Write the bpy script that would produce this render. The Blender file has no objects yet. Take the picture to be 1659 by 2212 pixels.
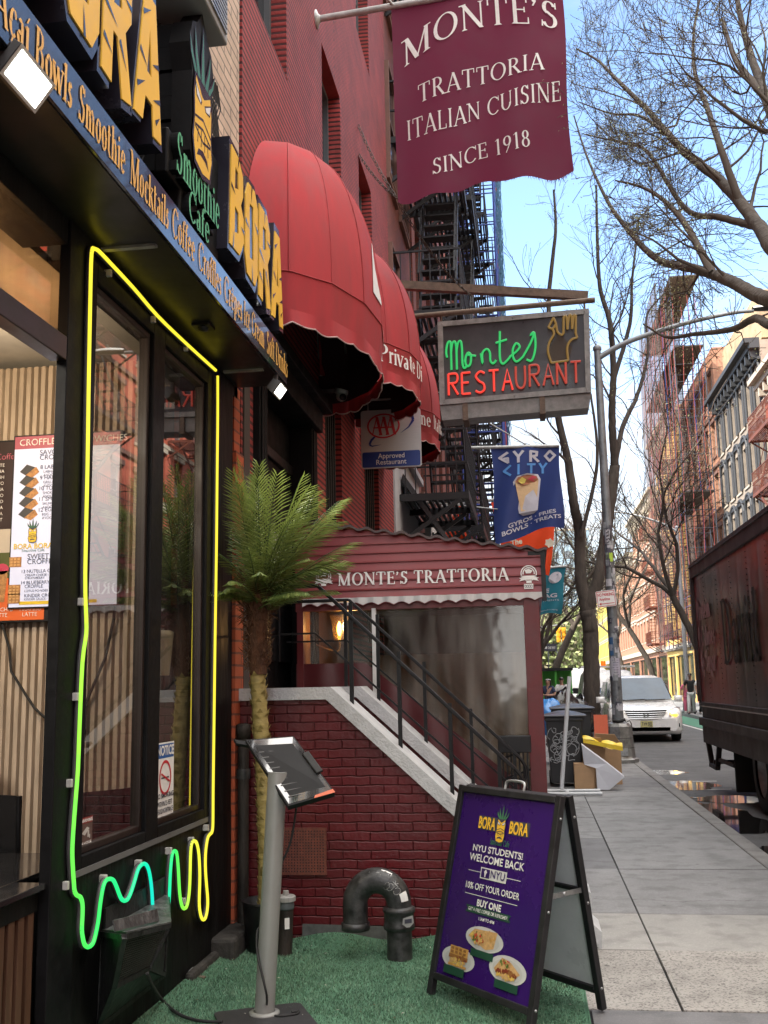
import bpy, bmesh, math, random
from mathutils import Vector, Matrix, noise
from mathutils.geometry import tessellate_polygon
R = math.radians
C = bpy.context.scene.collection
SC = bpy.context.scene

# ---------------------------------------------------------------- camera
cam = bpy.data.cameras.new('camera'); cam_o = bpy.data.objects.new('camera', cam); C.objects.link(cam_o)
cam.sensor_fit = 'VERTICAL'; cam.sensor_height = 24.0; cam.sensor_width = 18.0
cam.lens = 24.0 * 2230 / 2212
cam.clip_start = 0.05; cam.clip_end = 3000
CM = ((0.98986949, 0.04259854, -0.13543912), (0.14060429, -0.16162923, 0.97678371), (-0.01971863, 0.98593172, 0.16598138))
cam_o.matrix_world = Matrix(((CM[0][0], CM[0][1], -CM[0][2], 0), (CM[1][0], CM[1][1], -CM[1][2], 0), (CM[2][0], CM[2][1], -CM[2][2], 1.5), (0, 0, 0, 1)))
SC.camera = cam_o

# ---------------------------------------------------------------- sky, sun, exposure
SUN_EL, SUN_AZ = R(44), R(238)          # azimuth measured from +Y towards +X: the sun stands over the left-hand roofs
world = bpy.data.worlds.new('World'); SC.world = world; world.use_nodes = True
wn = world.node_tree; wn.nodes.clear()
def N(nt, typ, **kw):
    n = nt.nodes.new(typ)
    for k, v in kw.items(): setattr(n, k, v)
    return n
sky = N(wn, 'ShaderNodeTexSky', sky_type='NISHITA', sun_disc=False, sun_elevation=SUN_EL, sun_rotation=SUN_AZ, air_density=1.0, dust_density=0.2, ozone_density=2.0)
tc = N(wn, 'ShaderNodeTexCoord'); mp = N(wn, 'ShaderNodeMapping'); mp.inputs['Scale'].default_value = (1.0, 1.0, 3.2)
nz = N(wn, 'ShaderNodeTexNoise'); nz.inputs['Scale'].default_value = 2.3; nz.inputs['Detail'].default_value = 7; nz.inputs['Roughness'].default_value = .58
sep = N(wn, 'ShaderNodeSeparateXYZ')
# cloud cover grows towards the horizon, broken by noise
hz = N(wn, 'ShaderNodeMapRange'); hz.inputs[1].default_value = .03; hz.inputs[2].default_value = .42; hz.inputs[3].default_value = .34; hz.inputs[4].default_value = -.16
ad = N(wn, 'ShaderNodeMath', operation='ADD')
rp = N(wn, 'ShaderNodeMapRange'); rp.inputs[1].default_value = .44; rp.inputs[2].default_value = .78; rp.clamp = True
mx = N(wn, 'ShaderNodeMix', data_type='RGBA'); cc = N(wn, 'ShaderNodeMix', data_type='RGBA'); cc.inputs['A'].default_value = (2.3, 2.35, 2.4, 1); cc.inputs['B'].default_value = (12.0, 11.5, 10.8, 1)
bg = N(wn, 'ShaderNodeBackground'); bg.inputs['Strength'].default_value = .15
wo = N(wn, 'ShaderNodeOutputWorld')
L = wn.links.new
L(tc.outputs['Generated'], mp.inputs['Vector']); L(mp.outputs[0], nz.inputs['Vector']); L(tc.outputs['Generated'], sep.inputs[0])
# unseen thicker, brighter cloud overhead and behind the viewer, added to light the shade
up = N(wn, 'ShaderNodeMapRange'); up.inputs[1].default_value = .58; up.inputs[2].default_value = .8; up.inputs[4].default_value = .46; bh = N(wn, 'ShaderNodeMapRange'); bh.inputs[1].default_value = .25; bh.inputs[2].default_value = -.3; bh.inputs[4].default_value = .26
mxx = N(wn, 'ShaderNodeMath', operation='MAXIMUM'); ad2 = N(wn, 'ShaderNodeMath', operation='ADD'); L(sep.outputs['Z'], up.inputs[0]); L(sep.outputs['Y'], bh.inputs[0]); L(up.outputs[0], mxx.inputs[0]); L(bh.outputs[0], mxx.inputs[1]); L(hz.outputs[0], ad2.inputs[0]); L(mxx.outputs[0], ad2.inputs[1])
L(sep.outputs['Z'], hz.inputs[0]); L(nz.outputs[0], ad.inputs[0]); L(ad2.outputs[0], ad.inputs[1]); L(ad.outputs[0], rp.inputs[0])
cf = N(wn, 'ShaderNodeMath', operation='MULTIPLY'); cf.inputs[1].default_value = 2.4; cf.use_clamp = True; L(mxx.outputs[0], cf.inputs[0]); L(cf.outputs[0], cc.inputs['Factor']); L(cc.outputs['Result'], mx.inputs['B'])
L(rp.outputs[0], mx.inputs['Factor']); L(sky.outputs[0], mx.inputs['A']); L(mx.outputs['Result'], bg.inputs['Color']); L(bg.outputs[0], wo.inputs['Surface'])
sun = bpy.data.lights.new('sun', 'SUN'); sun.energy = 3.4; sun.angle = R(.5); sun.color = (1, .93, .82)
sun_o = bpy.data.objects.new('sun', sun); C.objects.link(sun_o); sun_o.location = (-20, -12, 40)
sd = Vector((math.sin(SUN_AZ) * math.cos(SUN_EL), math.cos(SUN_AZ) * math.cos(SUN_EL), math.sin(SUN_EL)))
sun_o.rotation_euler = sd.to_track_quat('Z', 'Y').to_euler()
SC.view_settings.view_transform = 'Standard'; SC.view_settings.look = 'None'; SC.view_settings.gamma = 1
SC.view_settings.exposure = 1.78
SC.cycles.max_bounces = 6; SC.cycles.transparent_max_bounces = 12; SC.cycles.diffuse_bounces = 3; SC.cycles.glossy_bounces = 3
SC.cycles.caustics_reflective = False; SC.cycles.caustics_refractive = False

# ---------------------------------------------------------------- materials
MATS = {}
def mat(name, col, rough=.6, metal=0, var=.15, scale=4, bump=.0, bscale=60, spec=.5, coat=0, emit=None, estr=0, stretch=(1, 1, 1), bdist=.01):
    if name in MATS: return MATS[name]
    m = bpy.data.materials.new(name); m.use_nodes = True; nt = m.node_tree; b = nt.nodes['Principled BSDF']
    c = tuple(col) + (1,)
    b.inputs['Roughness'].default_value = rough; b.inputs['Metallic'].default_value = metal
    b.inputs['Specular IOR Level'].default_value = spec; b.inputs['Coat Weight'].default_value = coat
    b.inputs['Base Color'].default_value = c
    tcn = N(nt, 'ShaderNodeTexCoord'); mpn = N(nt, 'ShaderNodeMapping'); mpn.inputs['Scale'].default_value = stretch
    nt.links.new(tcn.outputs['Object'], mpn.inputs['Vector'])
    if var > 0:
        n1 = N(nt, 'ShaderNodeTexNoise'); n1.inputs['Scale'].default_value = scale; n1.inputs['Detail'].default_value = 6; n1.inputs['Roughness'].default_value = .65
        nt.links.new(mpn.outputs[0], n1.inputs['Vector'])
        mr = N(nt, 'ShaderNodeMapRange'); mr.inputs[1].default_value = .3; mr.inputs[2].default_value = .7; mr.inputs[3].default_value = 1 - var; mr.inputs[4].default_value = 1 + var
        nt.links.new(n1.outputs[0], mr.inputs[0])
        vm = N(nt, 'ShaderNodeVectorMath', operation='SCALE'); vm.inputs[0].default_value = col
        nt.links.new(mr.outputs[0], vm.inputs['Scale']); nt.links.new(vm.outputs[0], b.inputs['Base Color'])
        rr = N(nt, 'ShaderNodeMapRange'); rr.inputs[1].default_value = .3; rr.inputs[2].default_value = .7
        rr.inputs[3].default_value = max(.02, rough - .12); rr.inputs[4].default_value = min(1, rough + .12)
        nt.links.new(n1.outputs[0], rr.inputs[0]); nt.links.new(rr.outputs[0], b.inputs['Roughness'])
    if bump > 0:
        n2 = N(nt, 'ShaderNodeTexNoise'); n2.inputs['Scale'].default_value = bscale; n2.inputs['Detail'].default_value = 4
        nt.links.new(mpn.outputs[0], n2.inputs['Vector'])
        bp = N(nt, 'ShaderNodeBump'); bp.inputs['Strength'].default_value = bump; bp.inputs['Distance'].default_value = bdist
        nt.links.new(n2.outputs[0], bp.inputs['Height']); nt.links.new(bp.outputs[0], b.inputs['Normal'])
    if emit:
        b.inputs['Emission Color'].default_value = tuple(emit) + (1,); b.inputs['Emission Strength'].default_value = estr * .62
    MATS[name] = m; return m

def brick(name, c1, c2, mortar, bw=.21, bh=.068, ms=.008, rough=.75, bump=.6, squash=0, bdist=.006, noise_amt=.25, msmooth=.15, wob_amt=.012):
    """brick or block courses running along walls of either street direction (u = x + y, v = z)"""
    if name in MATS: return MATS[name]
    m = bpy.data.materials.new(name); m.use_nodes = True; nt = m.node_tree; b = nt.nodes['Principled BSDF']; l = nt.links.new
    tcn = N(nt, 'ShaderNodeTexCoord'); sp = N(nt, 'ShaderNodeSeparateXYZ'); l(tcn.outputs['Object'], sp.inputs[0])
    au = N(nt, 'ShaderNodeMath', operation='ADD'); l(sp.outputs[0], au.inputs[0]); l(sp.outputs[1], au.inputs[1])
    cb = N(nt, 'ShaderNodeCombineXYZ'); l(au.outputs[0], cb.inputs[0]); l(sp.outputs[2], cb.inputs[1])
    wob = N(nt, 'ShaderNodeTexNoise'); wob.inputs['Scale'].default_value = 9; l(tcn.outputs['Object'], wob.inputs['Vector'])
    wsc = N(nt, 'ShaderNodeVectorMath', operation='SCALE'); wsc.inputs['Scale'].default_value = wob_amt; l(wob.outputs['Color'], wsc.inputs[0])
    wad = N(nt, 'ShaderNodeVectorMath', operation='ADD'); l(cb.outputs[0], wad.inputs[0]); l(wsc.outputs[0], wad.inputs[1])
    br = N(nt, 'ShaderNodeTexBrick'); br.offset = .5
    br.inputs['Color1'].default_value = tuple(c1) + (1,); br.inputs['Color2'].default_value = tuple(c2) + (1,); br.inputs['Mortar'].default_value = tuple(mortar) + (1,)
    br.inputs['Scale'].default_value = 1; br.inputs['Mortar Size'].default_value = ms; br.inputs['Mortar Smooth'].default_value = msmooth
    br.inputs['Brick Width'].default_value = bw; br.inputs['Row Height'].default_value = bh
    l(wad.outputs[0], br.inputs['Vector'])
    n1 = N(nt, 'ShaderNodeTexNoise'); n1.inputs['Scale'].default_value = 2.2; n1.inputs['Detail'].default_value = 8; n1.inputs['Roughness'].default_value = .7; l(tcn.outputs['Object'], n1.inputs['Vector'])
    mr = N(nt, 'ShaderNodeMapRange'); mr.inputs[1].default_value = .3; mr.inputs[2].default_value = .7; mr.inputs[3].default_value = 1 - noise_amt; mr.inputs[4].default_value = 1 + noise_amt; l(n1.outputs[0], mr.inputs[0])
    vm = N(nt, 'ShaderNodeVectorMath', operation='SCALE'); l(br.outputs['Color'], vm.inputs[0]); l(mr.outputs[0], vm.inputs['Scale']); l(vm.outputs[0], b.inputs['Base Color'])
    n2 = N(nt, 'ShaderNodeTexNoise'); n2.inputs['Scale'].default_value = 45; n2.inputs['Detail'].default_value = 5; l(tcn.outputs['Object'], n2.inputs['Vector'])
    inv = N(nt, 'ShaderNodeMath', operation='MULTIPLY_ADD'); inv.inputs[1].default_value = -1; l(br.outputs['Fac'], inv.inputs[0]); 
    sc2 = N(nt, 'ShaderNodeMath', operation='MULTIPLY'); sc2.inputs[1].default_value = .45; l(n2.outputs[0], sc2.inputs[0]); l(sc2.outputs[0], inv.inputs[2])
    bp = N(nt, 'ShaderNodeBump'); bp.inputs['Strength'].default_value = bump; bp.inputs['Distance'].default_value = bdist; l(inv.outputs[0], bp.inputs['Height']); l(bp.outputs[0], b.inputs['Normal'])
    b.inputs['Roughness'].default_value = rough
    MATS[name] = m; return m

def glass(name, tint=(.8, .85, .85), rough=.02, mixmin=.06, dirt_haze=.1, boost=1.0, dcol=(.42, .40, .37)):
    """window pane: see-through with a fresnel reflection and faint dirt"""
    if name in MATS: return MATS[name]
    m = bpy.data.materials.new(name); m.use_nodes = True; nt = m.node_tree; nt.nodes.clear(); l = nt.links.new
    out = N(nt, 'ShaderNodeOutputMaterial'); tr = N(nt, 'ShaderNodeBsdfTransparent'); tr.inputs[0].default_value = tuple(tint) + (1,)
    gl = N(nt, 'ShaderNodeBsdfGlossy'); gl.inputs['Roughness'].default_value = rough; gl.inputs['Color'].default_value = (.95, .95, .95, 1)
    lw = N(nt, 'ShaderNodeLayerWeight'); lw.inputs['Blend'].default_value = .5; fr = N(nt, 'ShaderNodeMath', operation='POWER'); fr.inputs[1].default_value = 5; l(lw.outputs['Facing'], fr.inputs[0])
    ma = N(nt, 'ShaderNodeMath', operation='MULTIPLY_ADD'); ma.inputs[1].default_value = boost; ma.inputs[2].default_value = mixmin; ma.use_clamp = True
    l(fr.outputs[0], ma.inputs[0]); m1 = N(nt, 'ShaderNodeMixShader'); l(ma.outputs[0], m1.inputs[0]); l(tr.outputs[0], m1.inputs[1]); l(gl.outputs[0], m1.inputs[2])
    df = N(nt, 'ShaderNodeBsdfDiffuse'); df.inputs[0].default_value = tuple(dcol) + (1,)
    tcn = N(nt, 'ShaderNodeTexCoord'); mp_ = N(nt, 'ShaderNodeMapping'); mp_.inputs['Scale'].default_value = (3, 3, .7); l(tcn.outputs['Object'], mp_.inputs[0])
    n1 = N(nt, 'ShaderNodeTexNoise'); n1.inputs['Scale'].default_value = 3; n1.inputs['Detail'].default_value = 6; l(mp_.outputs[0], n1.inputs['Vector'])
    mr = N(nt, 'ShaderNodeMapRange'); mr.inputs[1].default_value = .35; mr.inputs[2].default_value = .8; mr.inputs[4].default_value = dirt_haze; l(n1.outputs[0], mr.inputs[0])
    m2 = N(nt, 'ShaderNodeMixShader'); l(mr.outputs[0], m2.inputs[0]); l(m1.outputs[0], m2.inputs[1]); l(df.outputs[0], m2.inputs[2]); l(m2.outputs[0], out.inputs[0])
    MATS[name] = m; return m

def glow(name, col, s):
    return mat(name, (.02, .02, .02), .4, var=0, emit=col, estr=s)

# ---------------------------------------------------------------- mesh builder
class MB:
    def __init__(s): s.v = []; s.f = []; s.m = []; s.sm = []
    def add(s, vs, fs, mi=0, smooth=False):
        o = len(s.v); s.v += [Vector(p) for p in vs]
        for f in fs: s.f.append([i + o for i in f]); s.m.append(mi); s.sm.append(smooth)
        return s
    def box(s, a, b, mi=0):
        x0, y0, z0 = a; x1, y1, z1 = b
        return s.add([(x0, y0, z0), (x1, y0, z0), (x1, y1, z0), (x0, y1, z0), (x0, y0, z1), (x1, y0, z1), (x1, y1, z1), (x0, y1, z1)],
                     [(3, 2, 1, 0), (4, 5, 6, 7), (0, 1, 5, 4), (1, 2, 6, 5), (2, 3, 7, 6), (3, 0, 4, 7)], mi)
    def bar(s, a, b, w, h, mi=0, up=(0, 0, 1)):
        """rectangular bar from a to b, w across and h along 'up'"""
        a, b = Vector(a), Vector(b); d = (b - a).normalized(); up = Vector(up)
        if abs(d.dot(up)) > .99: up = Vector((0, 1, 0))
        sd_ = d.cross(up).normalized() * w / 2; u = sd_.cross(d).normalized() * h / 2
        vs = [p + i * sd_ + j * u for p in (a, b) for i, j in ((-1, -1), (1, -1), (1, 1), (-1, 1))]
        return s.add(vs, [(0, 1, 2, 3), (7, 6, 5, 4), (0, 4, 5, 1), (1, 5, 6, 2), (2, 6, 7, 3), (3, 7, 4, 0)], mi)
    def prism(s, pts, vec, mi=0, mi2=None):
        """closed polygon pts (3-D) swept along vec"""
        n = len(pts); P = [Vector(p) for p in pts]; vec = Vector(vec); Q = [p + vec for p in P]
        tri = tessellate_polygon([P])
        s.add(P, [tuple(t) for t in tri], mi); s.add(Q, [tuple(reversed(t)) for t in tri], mi if mi2 is None else mi2)
        return s.add(P + Q, [(i, (i + 1) % n, n + (i + 1) % n, n + i) for i in range(n)], mi)
    def tube(s, pts, r, n=8, mi=0, closed=False, caps=True, smooth=True):
        P = [Vector(p) for p in pts]; k = len(P); rs = r if isinstance(r, (list, tuple)) else [r] * k
        rings = []; prev = None
        for i in range(k):
            t = (P[(i + 1) % k] - P[i - 1]) if closed else (P[min(i + 1, k - 1)] - P[max(i - 1, 0)])
            if t.length < 1e-9: t = Vector((0, 0, 1))
            t.normalize()
            if prev is None:
                ref = Vector((0, 0, 1)) if abs(t.z) < .9 else Vector((1, 0, 0)); a = t.cross(ref).normalized()
            else:
                a = prev - t * prev.dot(t)
                a = a.normalized() if a.length > 1e-6 else t.orthogonal().normalized()
            prev = a; b = t.cross(a)
            rings.append([P[i] + (a * math.cos(q * 2 * math.pi / n) + b * math.sin(q * 2 * math.pi / n)) * rs[i] for q in range(n)])
        vs = [p for g in rings for p in g]; fs = []
        for i in range(k if closed else k - 1):
            j = (i + 1) % k
            for q in range(n): fs.append((i * n + q, i * n + (q + 1) % n, j * n + (q + 1) % n, j * n + q))
        s.add(vs, fs, mi, smooth)
        if caps and not closed:
            s.add(rings[0], [tuple(reversed(range(n)))], mi); s.add(rings[-1], [tuple(range(n))], mi)
        return s
    def lathe(s, prof, c=(0, 0, 0), axis=(0, 0, 1), n=20, mi=0, smooth=True):
        ax = Vector(axis).normalized(); a = ax.orthogonal().normalized(); b = ax.cross(a); c = Vector(c)
        vs = [c + ax * z + (a * math.cos(q * 2 * math.pi / n) + b * math.sin(q * 2 * math.pi / n)) * r for r, z in prof for q in range(n)]
        fs = [(i * n + q, i * n + (q + 1) % n, (i + 1) * n + (q + 1) % n, (i + 1) * n + q) for i in range(len(prof) - 1) for q in range(n)]
        return s.add(vs, fs, mi, smooth)
    def grid(s, fn, nu, nv, mi=0, smooth=True):
        vs = [fn(i / nu, j / nv) for j in range(nv + 1) for i in range(nu + 1)]; w = nu + 1
        return s.add(vs, [(j * w + i, j * w + i + 1, (j + 1) * w + i + 1, (j + 1) * w + i) for j in range(nv) for i in range(nu)], mi, smooth)
    def ball(s, c, r, n=10, mi=0, sq=(1, 1, 1)):
        c = Vector(c)
        return s.grid(lambda u, v: c + Vector((math.cos(u * 2 * math.pi) * math.sin(v * math.pi) * sq[0], math.sin(u * 2 * math.pi) * math.sin(v * math.pi) * sq[1], math.cos(v * math.pi) * sq[2])) * r, n, max(4, n // 2), mi)
    def mesh(s, name, mats, origin):
        me = bpy.data.meshes.new(name); o = Vector(origin)
        me.from_pydata([tuple(p - o) for p in s.v], [], s.f); 
        for m in mats: me.materials.append(m)
        me.polygons.foreach_set('material_index', s.m); me.polygons.foreach_set('use_smooth', s.sm); me.update(); me.validate()
        return me

def origin_of(o):
    p = Vector((0, 0, 0))
    while o: p = p + o.location; o = o.parent
    return p
def put(name, mb, mats, parent=None, label=None, cat=None, group=None, kind=None, bevel=0, loc=(0, 0, 0), subsurf=0):
    """link a mesh builder as ONE mesh object: under its thing, or as a top-level thing whose origin is loc"""
    if not isinstance(mats, (list, tuple)): mats = [mats]
    org = origin_of(parent) if parent else Vector(loc)
    o = bpy.data.objects.new(name, mb.mesh(name, mats, org)); C.objects.link(o)
    if parent: o.parent = parent
    else: o.location = org
    if label: o['label'] = label
    if cat: o['category'] = cat
    if group: o['group'] = group
    if kind: o['kind'] = kind
    if bevel:
        b = o.modifiers.new('bevel', 'BEVEL'); b.width = bevel; b.segments = 2; b.limit_method = 'ANGLE'; b.angle_limit = R(50)
    if subsurf:
        b = o.modifiers.new('sub', 'SUBSURF'); b.levels = subsurf; b.render_levels = subsurf
    return o
def thing(name, label, cat, loc, group=None):
    o = bpy.data.objects.new(name, None); C.objects.link(o); o.location = loc; o['label'] = label; o['category'] = cat; o.empty_display_size = .2
    if group: o['group'] = group
    return o
def dup(root, loc, rz=0, label=None, group=None):
    r = root.copy(); C.objects.link(r); r.location = loc; r.rotation_euler = (0, 0, rz)
    if label: r['label'] = label
    if group: r['group'] = group
    for ch in list(root.children):
        c = ch.copy(); C.objects.link(c); c.parent = r
        for g in list(ch.children):
            d = g.copy(); C.objects.link(d); d.parent = c
    return r

# ---------------------------------------------------------------- lettering
_tc = {}
def sans(s, bold=0.0, spacing=1.0):
    """(verts2d, faces, width) of a line of sans lettering with cap height about .7, em 1"""
    k = (s, bold, spacing)
    if k not in _tc:
        cu = bpy.data.curves.new('t', 'FONT'); cu.body = s; cu.size = 1; cu.offset = bold; cu.space_character = spacing; cu.resolution_u = 4
        ob = bpy.data.objects.new('t', cu); me = bpy.data.meshes.new_from_object(ob)
        vs = [(v.co.x, v.co.y) for v in me.vertices]; fs = [tuple(p.vertices) for p in me.polygons]
        bpy.data.objects.remove(ob); bpy.data.meshes.remove(me); bpy.data.curves.remove(cu)
        if vs:
            x0 = min(v[0] for v in vs); x1 = max(v[0] for v in vs); vs = [(v[0] - x0, v[1]) for v in vs]
        else: x0 = x1 = 0
        _tc[k] = (vs, fs, x1 - x0)
    return _tc[k]

# own roman letter shapes: V/v thick/thin stem (x y0 y1 serif flags), D/d thick/thin diagonal, H hairline, O bowl (cx cy rx ry a0 a1), S serif, E tick, B dot
GL = {
 'A': (.84, 'd .1 0 .42 1;D .42 1 .74 0;H .22 .62 .32;S .1 0;S .74 0'), 'B': (.7, 'V .17 0 1 btl;O .32 .75 .27 .25 -90 90;O .32 .26 .33 .27 -90 90;H .17 .35 .99;H .17 .35 .51;H .17 .35 .01'),
 'C': (.82, 'O .47 .5 .42 .52 42 318;E .78 .72 1'), 'D': (.84, 'V .17 0 1 btl;O .36 .5 .43 .5 -90 90;H .17 .4 .99;H .17 .4 .01'),
 'E': (.66, 'V .17 0 1 btl;H .17 .58 .985;H .17 .5 .52;H .17 .62 .015;E .57 .78 1;E .49 .42 .62;E .61 0 .24'), 'F': (.62, 'V .17 0 1 bt;H .17 .56 .985;H .17 .48 .5;E .55 .76 1;E .48 .4 .6'), 'I': (.36, 'V .18 0 1 bt'),
 'L': (.64, 'V .17 0 1 bt;H .17 .6 .015;E .59 0 .24'), 'M': (1.06, 'v .16 0 1 b;D .16 1 .53 .02;d .53 .02 .86 1;V .88 0 1 b;S .1 1;S .92 1'),
 'N': (.88, 'v .15 0 1 b;D .13 1 .74 0;v .74 0 1 t;S .1 1'), 'O': (.92, 'O .46 .5 .43 .52 0 360'), 'P': (.68, 'V .17 0 1 btl;O .33 .72 .3 .28 -90 90;H .17 .35 .99;H .17 .35 .45'),
 'R': (.78, 'V .17 0 1 btl;O .33 .74 .28 .26 -90 90;H .17 .35 .99;H .17 .35 .49;D .36 .5 .68 0;S .7 0'), 'S': (.62, 'O .32 .745 .235 .265 20 240;O .3 .265 .265 .285 -160 70;D .2 .62 .45 .42;E .53 .76 1;E .06 0 .24'),
 'T': (.76, 'V .38 0 1 b;H .06 .7 .985;E .06 .76 1;E .7 .76 1'), 'U': (.86, 'V .17 .35 1 t;O .42 .36 .32 .38 180 360;v .7 .35 1 t'), 'V': (.84, 'D .1 1 .43 0;d .43 0 .74 1;S .1 1;S .74 1'),
 "'": (.26, 'B .13 .9 .075;d .17 .88 .08 .7'), '1': (.46, 'V .24 0 1 b;d .24 1 .08 .88'), '9': (.6, 'O .3 .7 .25 .3 0 360;d .53 .6 .2 -.02'), '8': (.58, 'O .29 .75 .21 .25 0 360;O .29 .26 .25 .28 0 360'),
 'a': (.54, 'V .37 0 .48 ;O .25 .46 .19 .2 0 150;O .22 .17 .19 .19 40 320;E .45 0 .05'), 'b': (.6, 'V .15 0 1 l;O .33 .32 .24 .34 -150 150'), 'c': (.5, 'O .3 .33 .26 .35 45 315;B .44 .53 .06'),
 'd': (.6, 'V .43 0 1 l;O .28 .32 .24 .34 30 330'), 'e': (.54, 'O .29 .33 .25 .35 0 320;H .08 .5 .36'), 'f': (.38, 'V .17 0 .8 b;O .32 .8 .2 .2 60 180;H .04 .34 .64;B .37 .92 .06'),
 'h': (.64, 'V .14 0 1 bl;O .34 .42 .2 .26 0 150;V .47 0 .42 b'), 'i': (.3, 'V .15 0 .66 bl;B .15 .86 .08'), 'k': (.62, 'V .14 0 1 bl;d .16 .3 .48 .64;D .26 .4 .54 0;S .54 0;S .46 .65'),
 'l': (.3, 'V .15 0 1 bl'), 'm': (.94, 'V .14 0 .66 bl;O .32 .42 .18 .26 0 150;V .45 0 .42 b;O .62 .42 .18 .26 0 150;V .76 0 .42 b'), 'n': (.64, 'V .14 0 .66 bl;O .34 .42 .2 .26 0 150;V .47 0 .42 b'),
 'o': (.58, 'O .29 .33 .26 .35 0 360'), 'p': (.62, 'V .15 -.3 .66 bl;O .34 .32 .24 .34 -150 150'), 'r': (.46, 'V .15 0 .66 bl;O .36 .44 .2 .23 70 160;B .38 .59 .07'), 's': (.44, 'O .23 .49 .16 .18 20 240;O .21 .17 .18 .19 -160 70;D .12 .42 .32 .26'),
 't': (.4, 'V .16 .12 .86 ;O .3 .16 .2 .18 180 300;H .03 .34 .64'), 'u': (.64, 'V .15 .22 .66 l;O .32 .24 .2 .26 180 330;V .48 0 .66 bl'), 'v': (.56, 'D .06 .66 .28 0;d .28 0 .5 .66;S .06 .66;S .48 .66'),
 'w': (.8, 'D .06 .66 .24 0;d .24 0 .4 .62;D .38 .66 .56 0;d .56 0 .74 .66;S .06 .66;S .74 .66'), 'y': (.56, 'D .06 .66 .28 0;d .5 .66 .2 -.28;B .17 -.25 .07;S .06 .66;S .48 .66'), 'g': (.56, 'O .27 .42 .21 .24 0 360;O .27 -.08 .24 .18 0 360;d .3 .2 .2 .08'),
 '7': (.5, 'H .06 .46 .97;d .44 .98 .16 0;E .07 .8 1'), '0': (.6, 'O .3 .5 .26 .52 0 360'), '.': (.24, 'B .12 .06 .07'), '&': (.8, 'O .32 .76 .17 .24 0 360;O .34 .28 .28 .3 60 340;D .2 .66 .7 0'),
}
ACC = {'ç': ('c', 'd .3 0 .22 -.14;O .26 -.2 .1 .1 -120 80'), 'í': ('ı', 'd .12 .74 .26 .92'), 'ê': ('e', 'd .14 .74 .28 .9;d .28 .9 .42 .74'), 'ı': ('ı', '')}
GL['ı'] = (.3, 'V .15 0 .66 bl')
def serif(s, T=.135, h=.05, track=.02):
    """(verts2d, faces, width); cap height 1"""
    k = ('serif', s, T, h, track)
    if k in _tc: return _tc[k]
    vs = []; fs = []; x = 0
    def q(p):
        o = len(vs); vs.extend(p); fs.append(tuple(range(o, o + len(p))))
    def line(x0, y0, x1, y1, w): q([(x0 - w / 2, y0), (x0 + w / 2, y0), (x1 + w / 2, y1), (x1 - w / 2, y1)])
    for ch in s:
        if ch == ' ': x += .38; continue
        prog = ''
        if ch in ACC: prog = ACC[ch][1]; ch = ACC[ch][0]
        w, p0 = GL[ch]; prog = p0 + (';' + prog if prog else '')
        for tok in prog.split(';'):
            a = tok.split(); c = a[0]; n = [float(t) for t in a[1:] if t[0] in '-.0123456789']; fl = a[-1] if a[-1].isalpha() else ''
            if c in 'Vv':
                t = T if c == 'V' else h * 1.25; line(x + n[0], n[1], x + n[0], n[2], t); e = t / 2 + .075
                if 'b' in fl: q([(x + n[0] - e, n[1]), (x + n[0] + e, n[1]), (x + n[0] + t / 2, n[1] + h * 1.3), (x + n[0] - t / 2, n[1] + h * 1.3)])
                if 't' in fl: q([(x + n[0] - e, n[2]), (x + n[0] - t / 2, n[2] - h * 1.3), (x + n[0] + t / 2, n[2] - h * 1.3), (x + n[0] + e, n[2])])
                elif 'l' in fl: q([(x + n[0] - e, n[2] - h * .9), (x + n[0] - t / 2, n[2] - h * 2.2), (x + n[0], n[2] - h), (x + n[0] + t / 2, n[2])])
            elif c == 'D': line(x + n[0], n[1], x + n[2], n[3], T * 1.12)
            elif c == 'd': line(x + n[0], n[1], x + n[2], n[3], h * 1.35)
            elif c == 'H': q([(x + n[0], n[2] - h / 2), (x + n[1], n[2] - h / 2), (x + n[1], n[2] + h / 2), (x + n[0], n[2] + h / 2)])
            elif c == 'S': q([(x + n[0] - .12, n[1] - h / 2), (x + n[0] + .12, n[1] - h / 2), (x + n[0] + .12, n[1] + h / 2), (x + n[0] - .12, n[1] + h / 2)])
            elif c == 'E': q([(x + n[0] - h * .6, n[1]), (x + n[0] + h * .6, n[1]), (x + n[0] + h * .4, n[2]), (x + n[0] - h * .4, n[2])])
            elif c == 'B': q([(x + n[0] + n[2] * math.cos(i * math.pi / 5), n[1] + n[2] * math.sin(i * math.pi / 5)) for i in range(10)])
            elif c == 'O':
                cx, cy, rx, ry, a0, a1 = n; m = max(6, int(abs(a1 - a0) / 15)); prev = None
                for i in range(m + 1):
                    an = R(a0 + (a1 - a0) * i / m); o1 = (x + cx + rx * math.cos(an), cy + ry * math.sin(an)); i1 = (x + cx + (rx - T) * math.cos(an), cy + (ry - h) * math.sin(an))
                    if prev: q([prev[0], o1, i1, prev[1]])
                    prev = (o1, i1)
        x += w + track
    _tc[k] = (vs, fs, x - track); return _tc[k]

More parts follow.
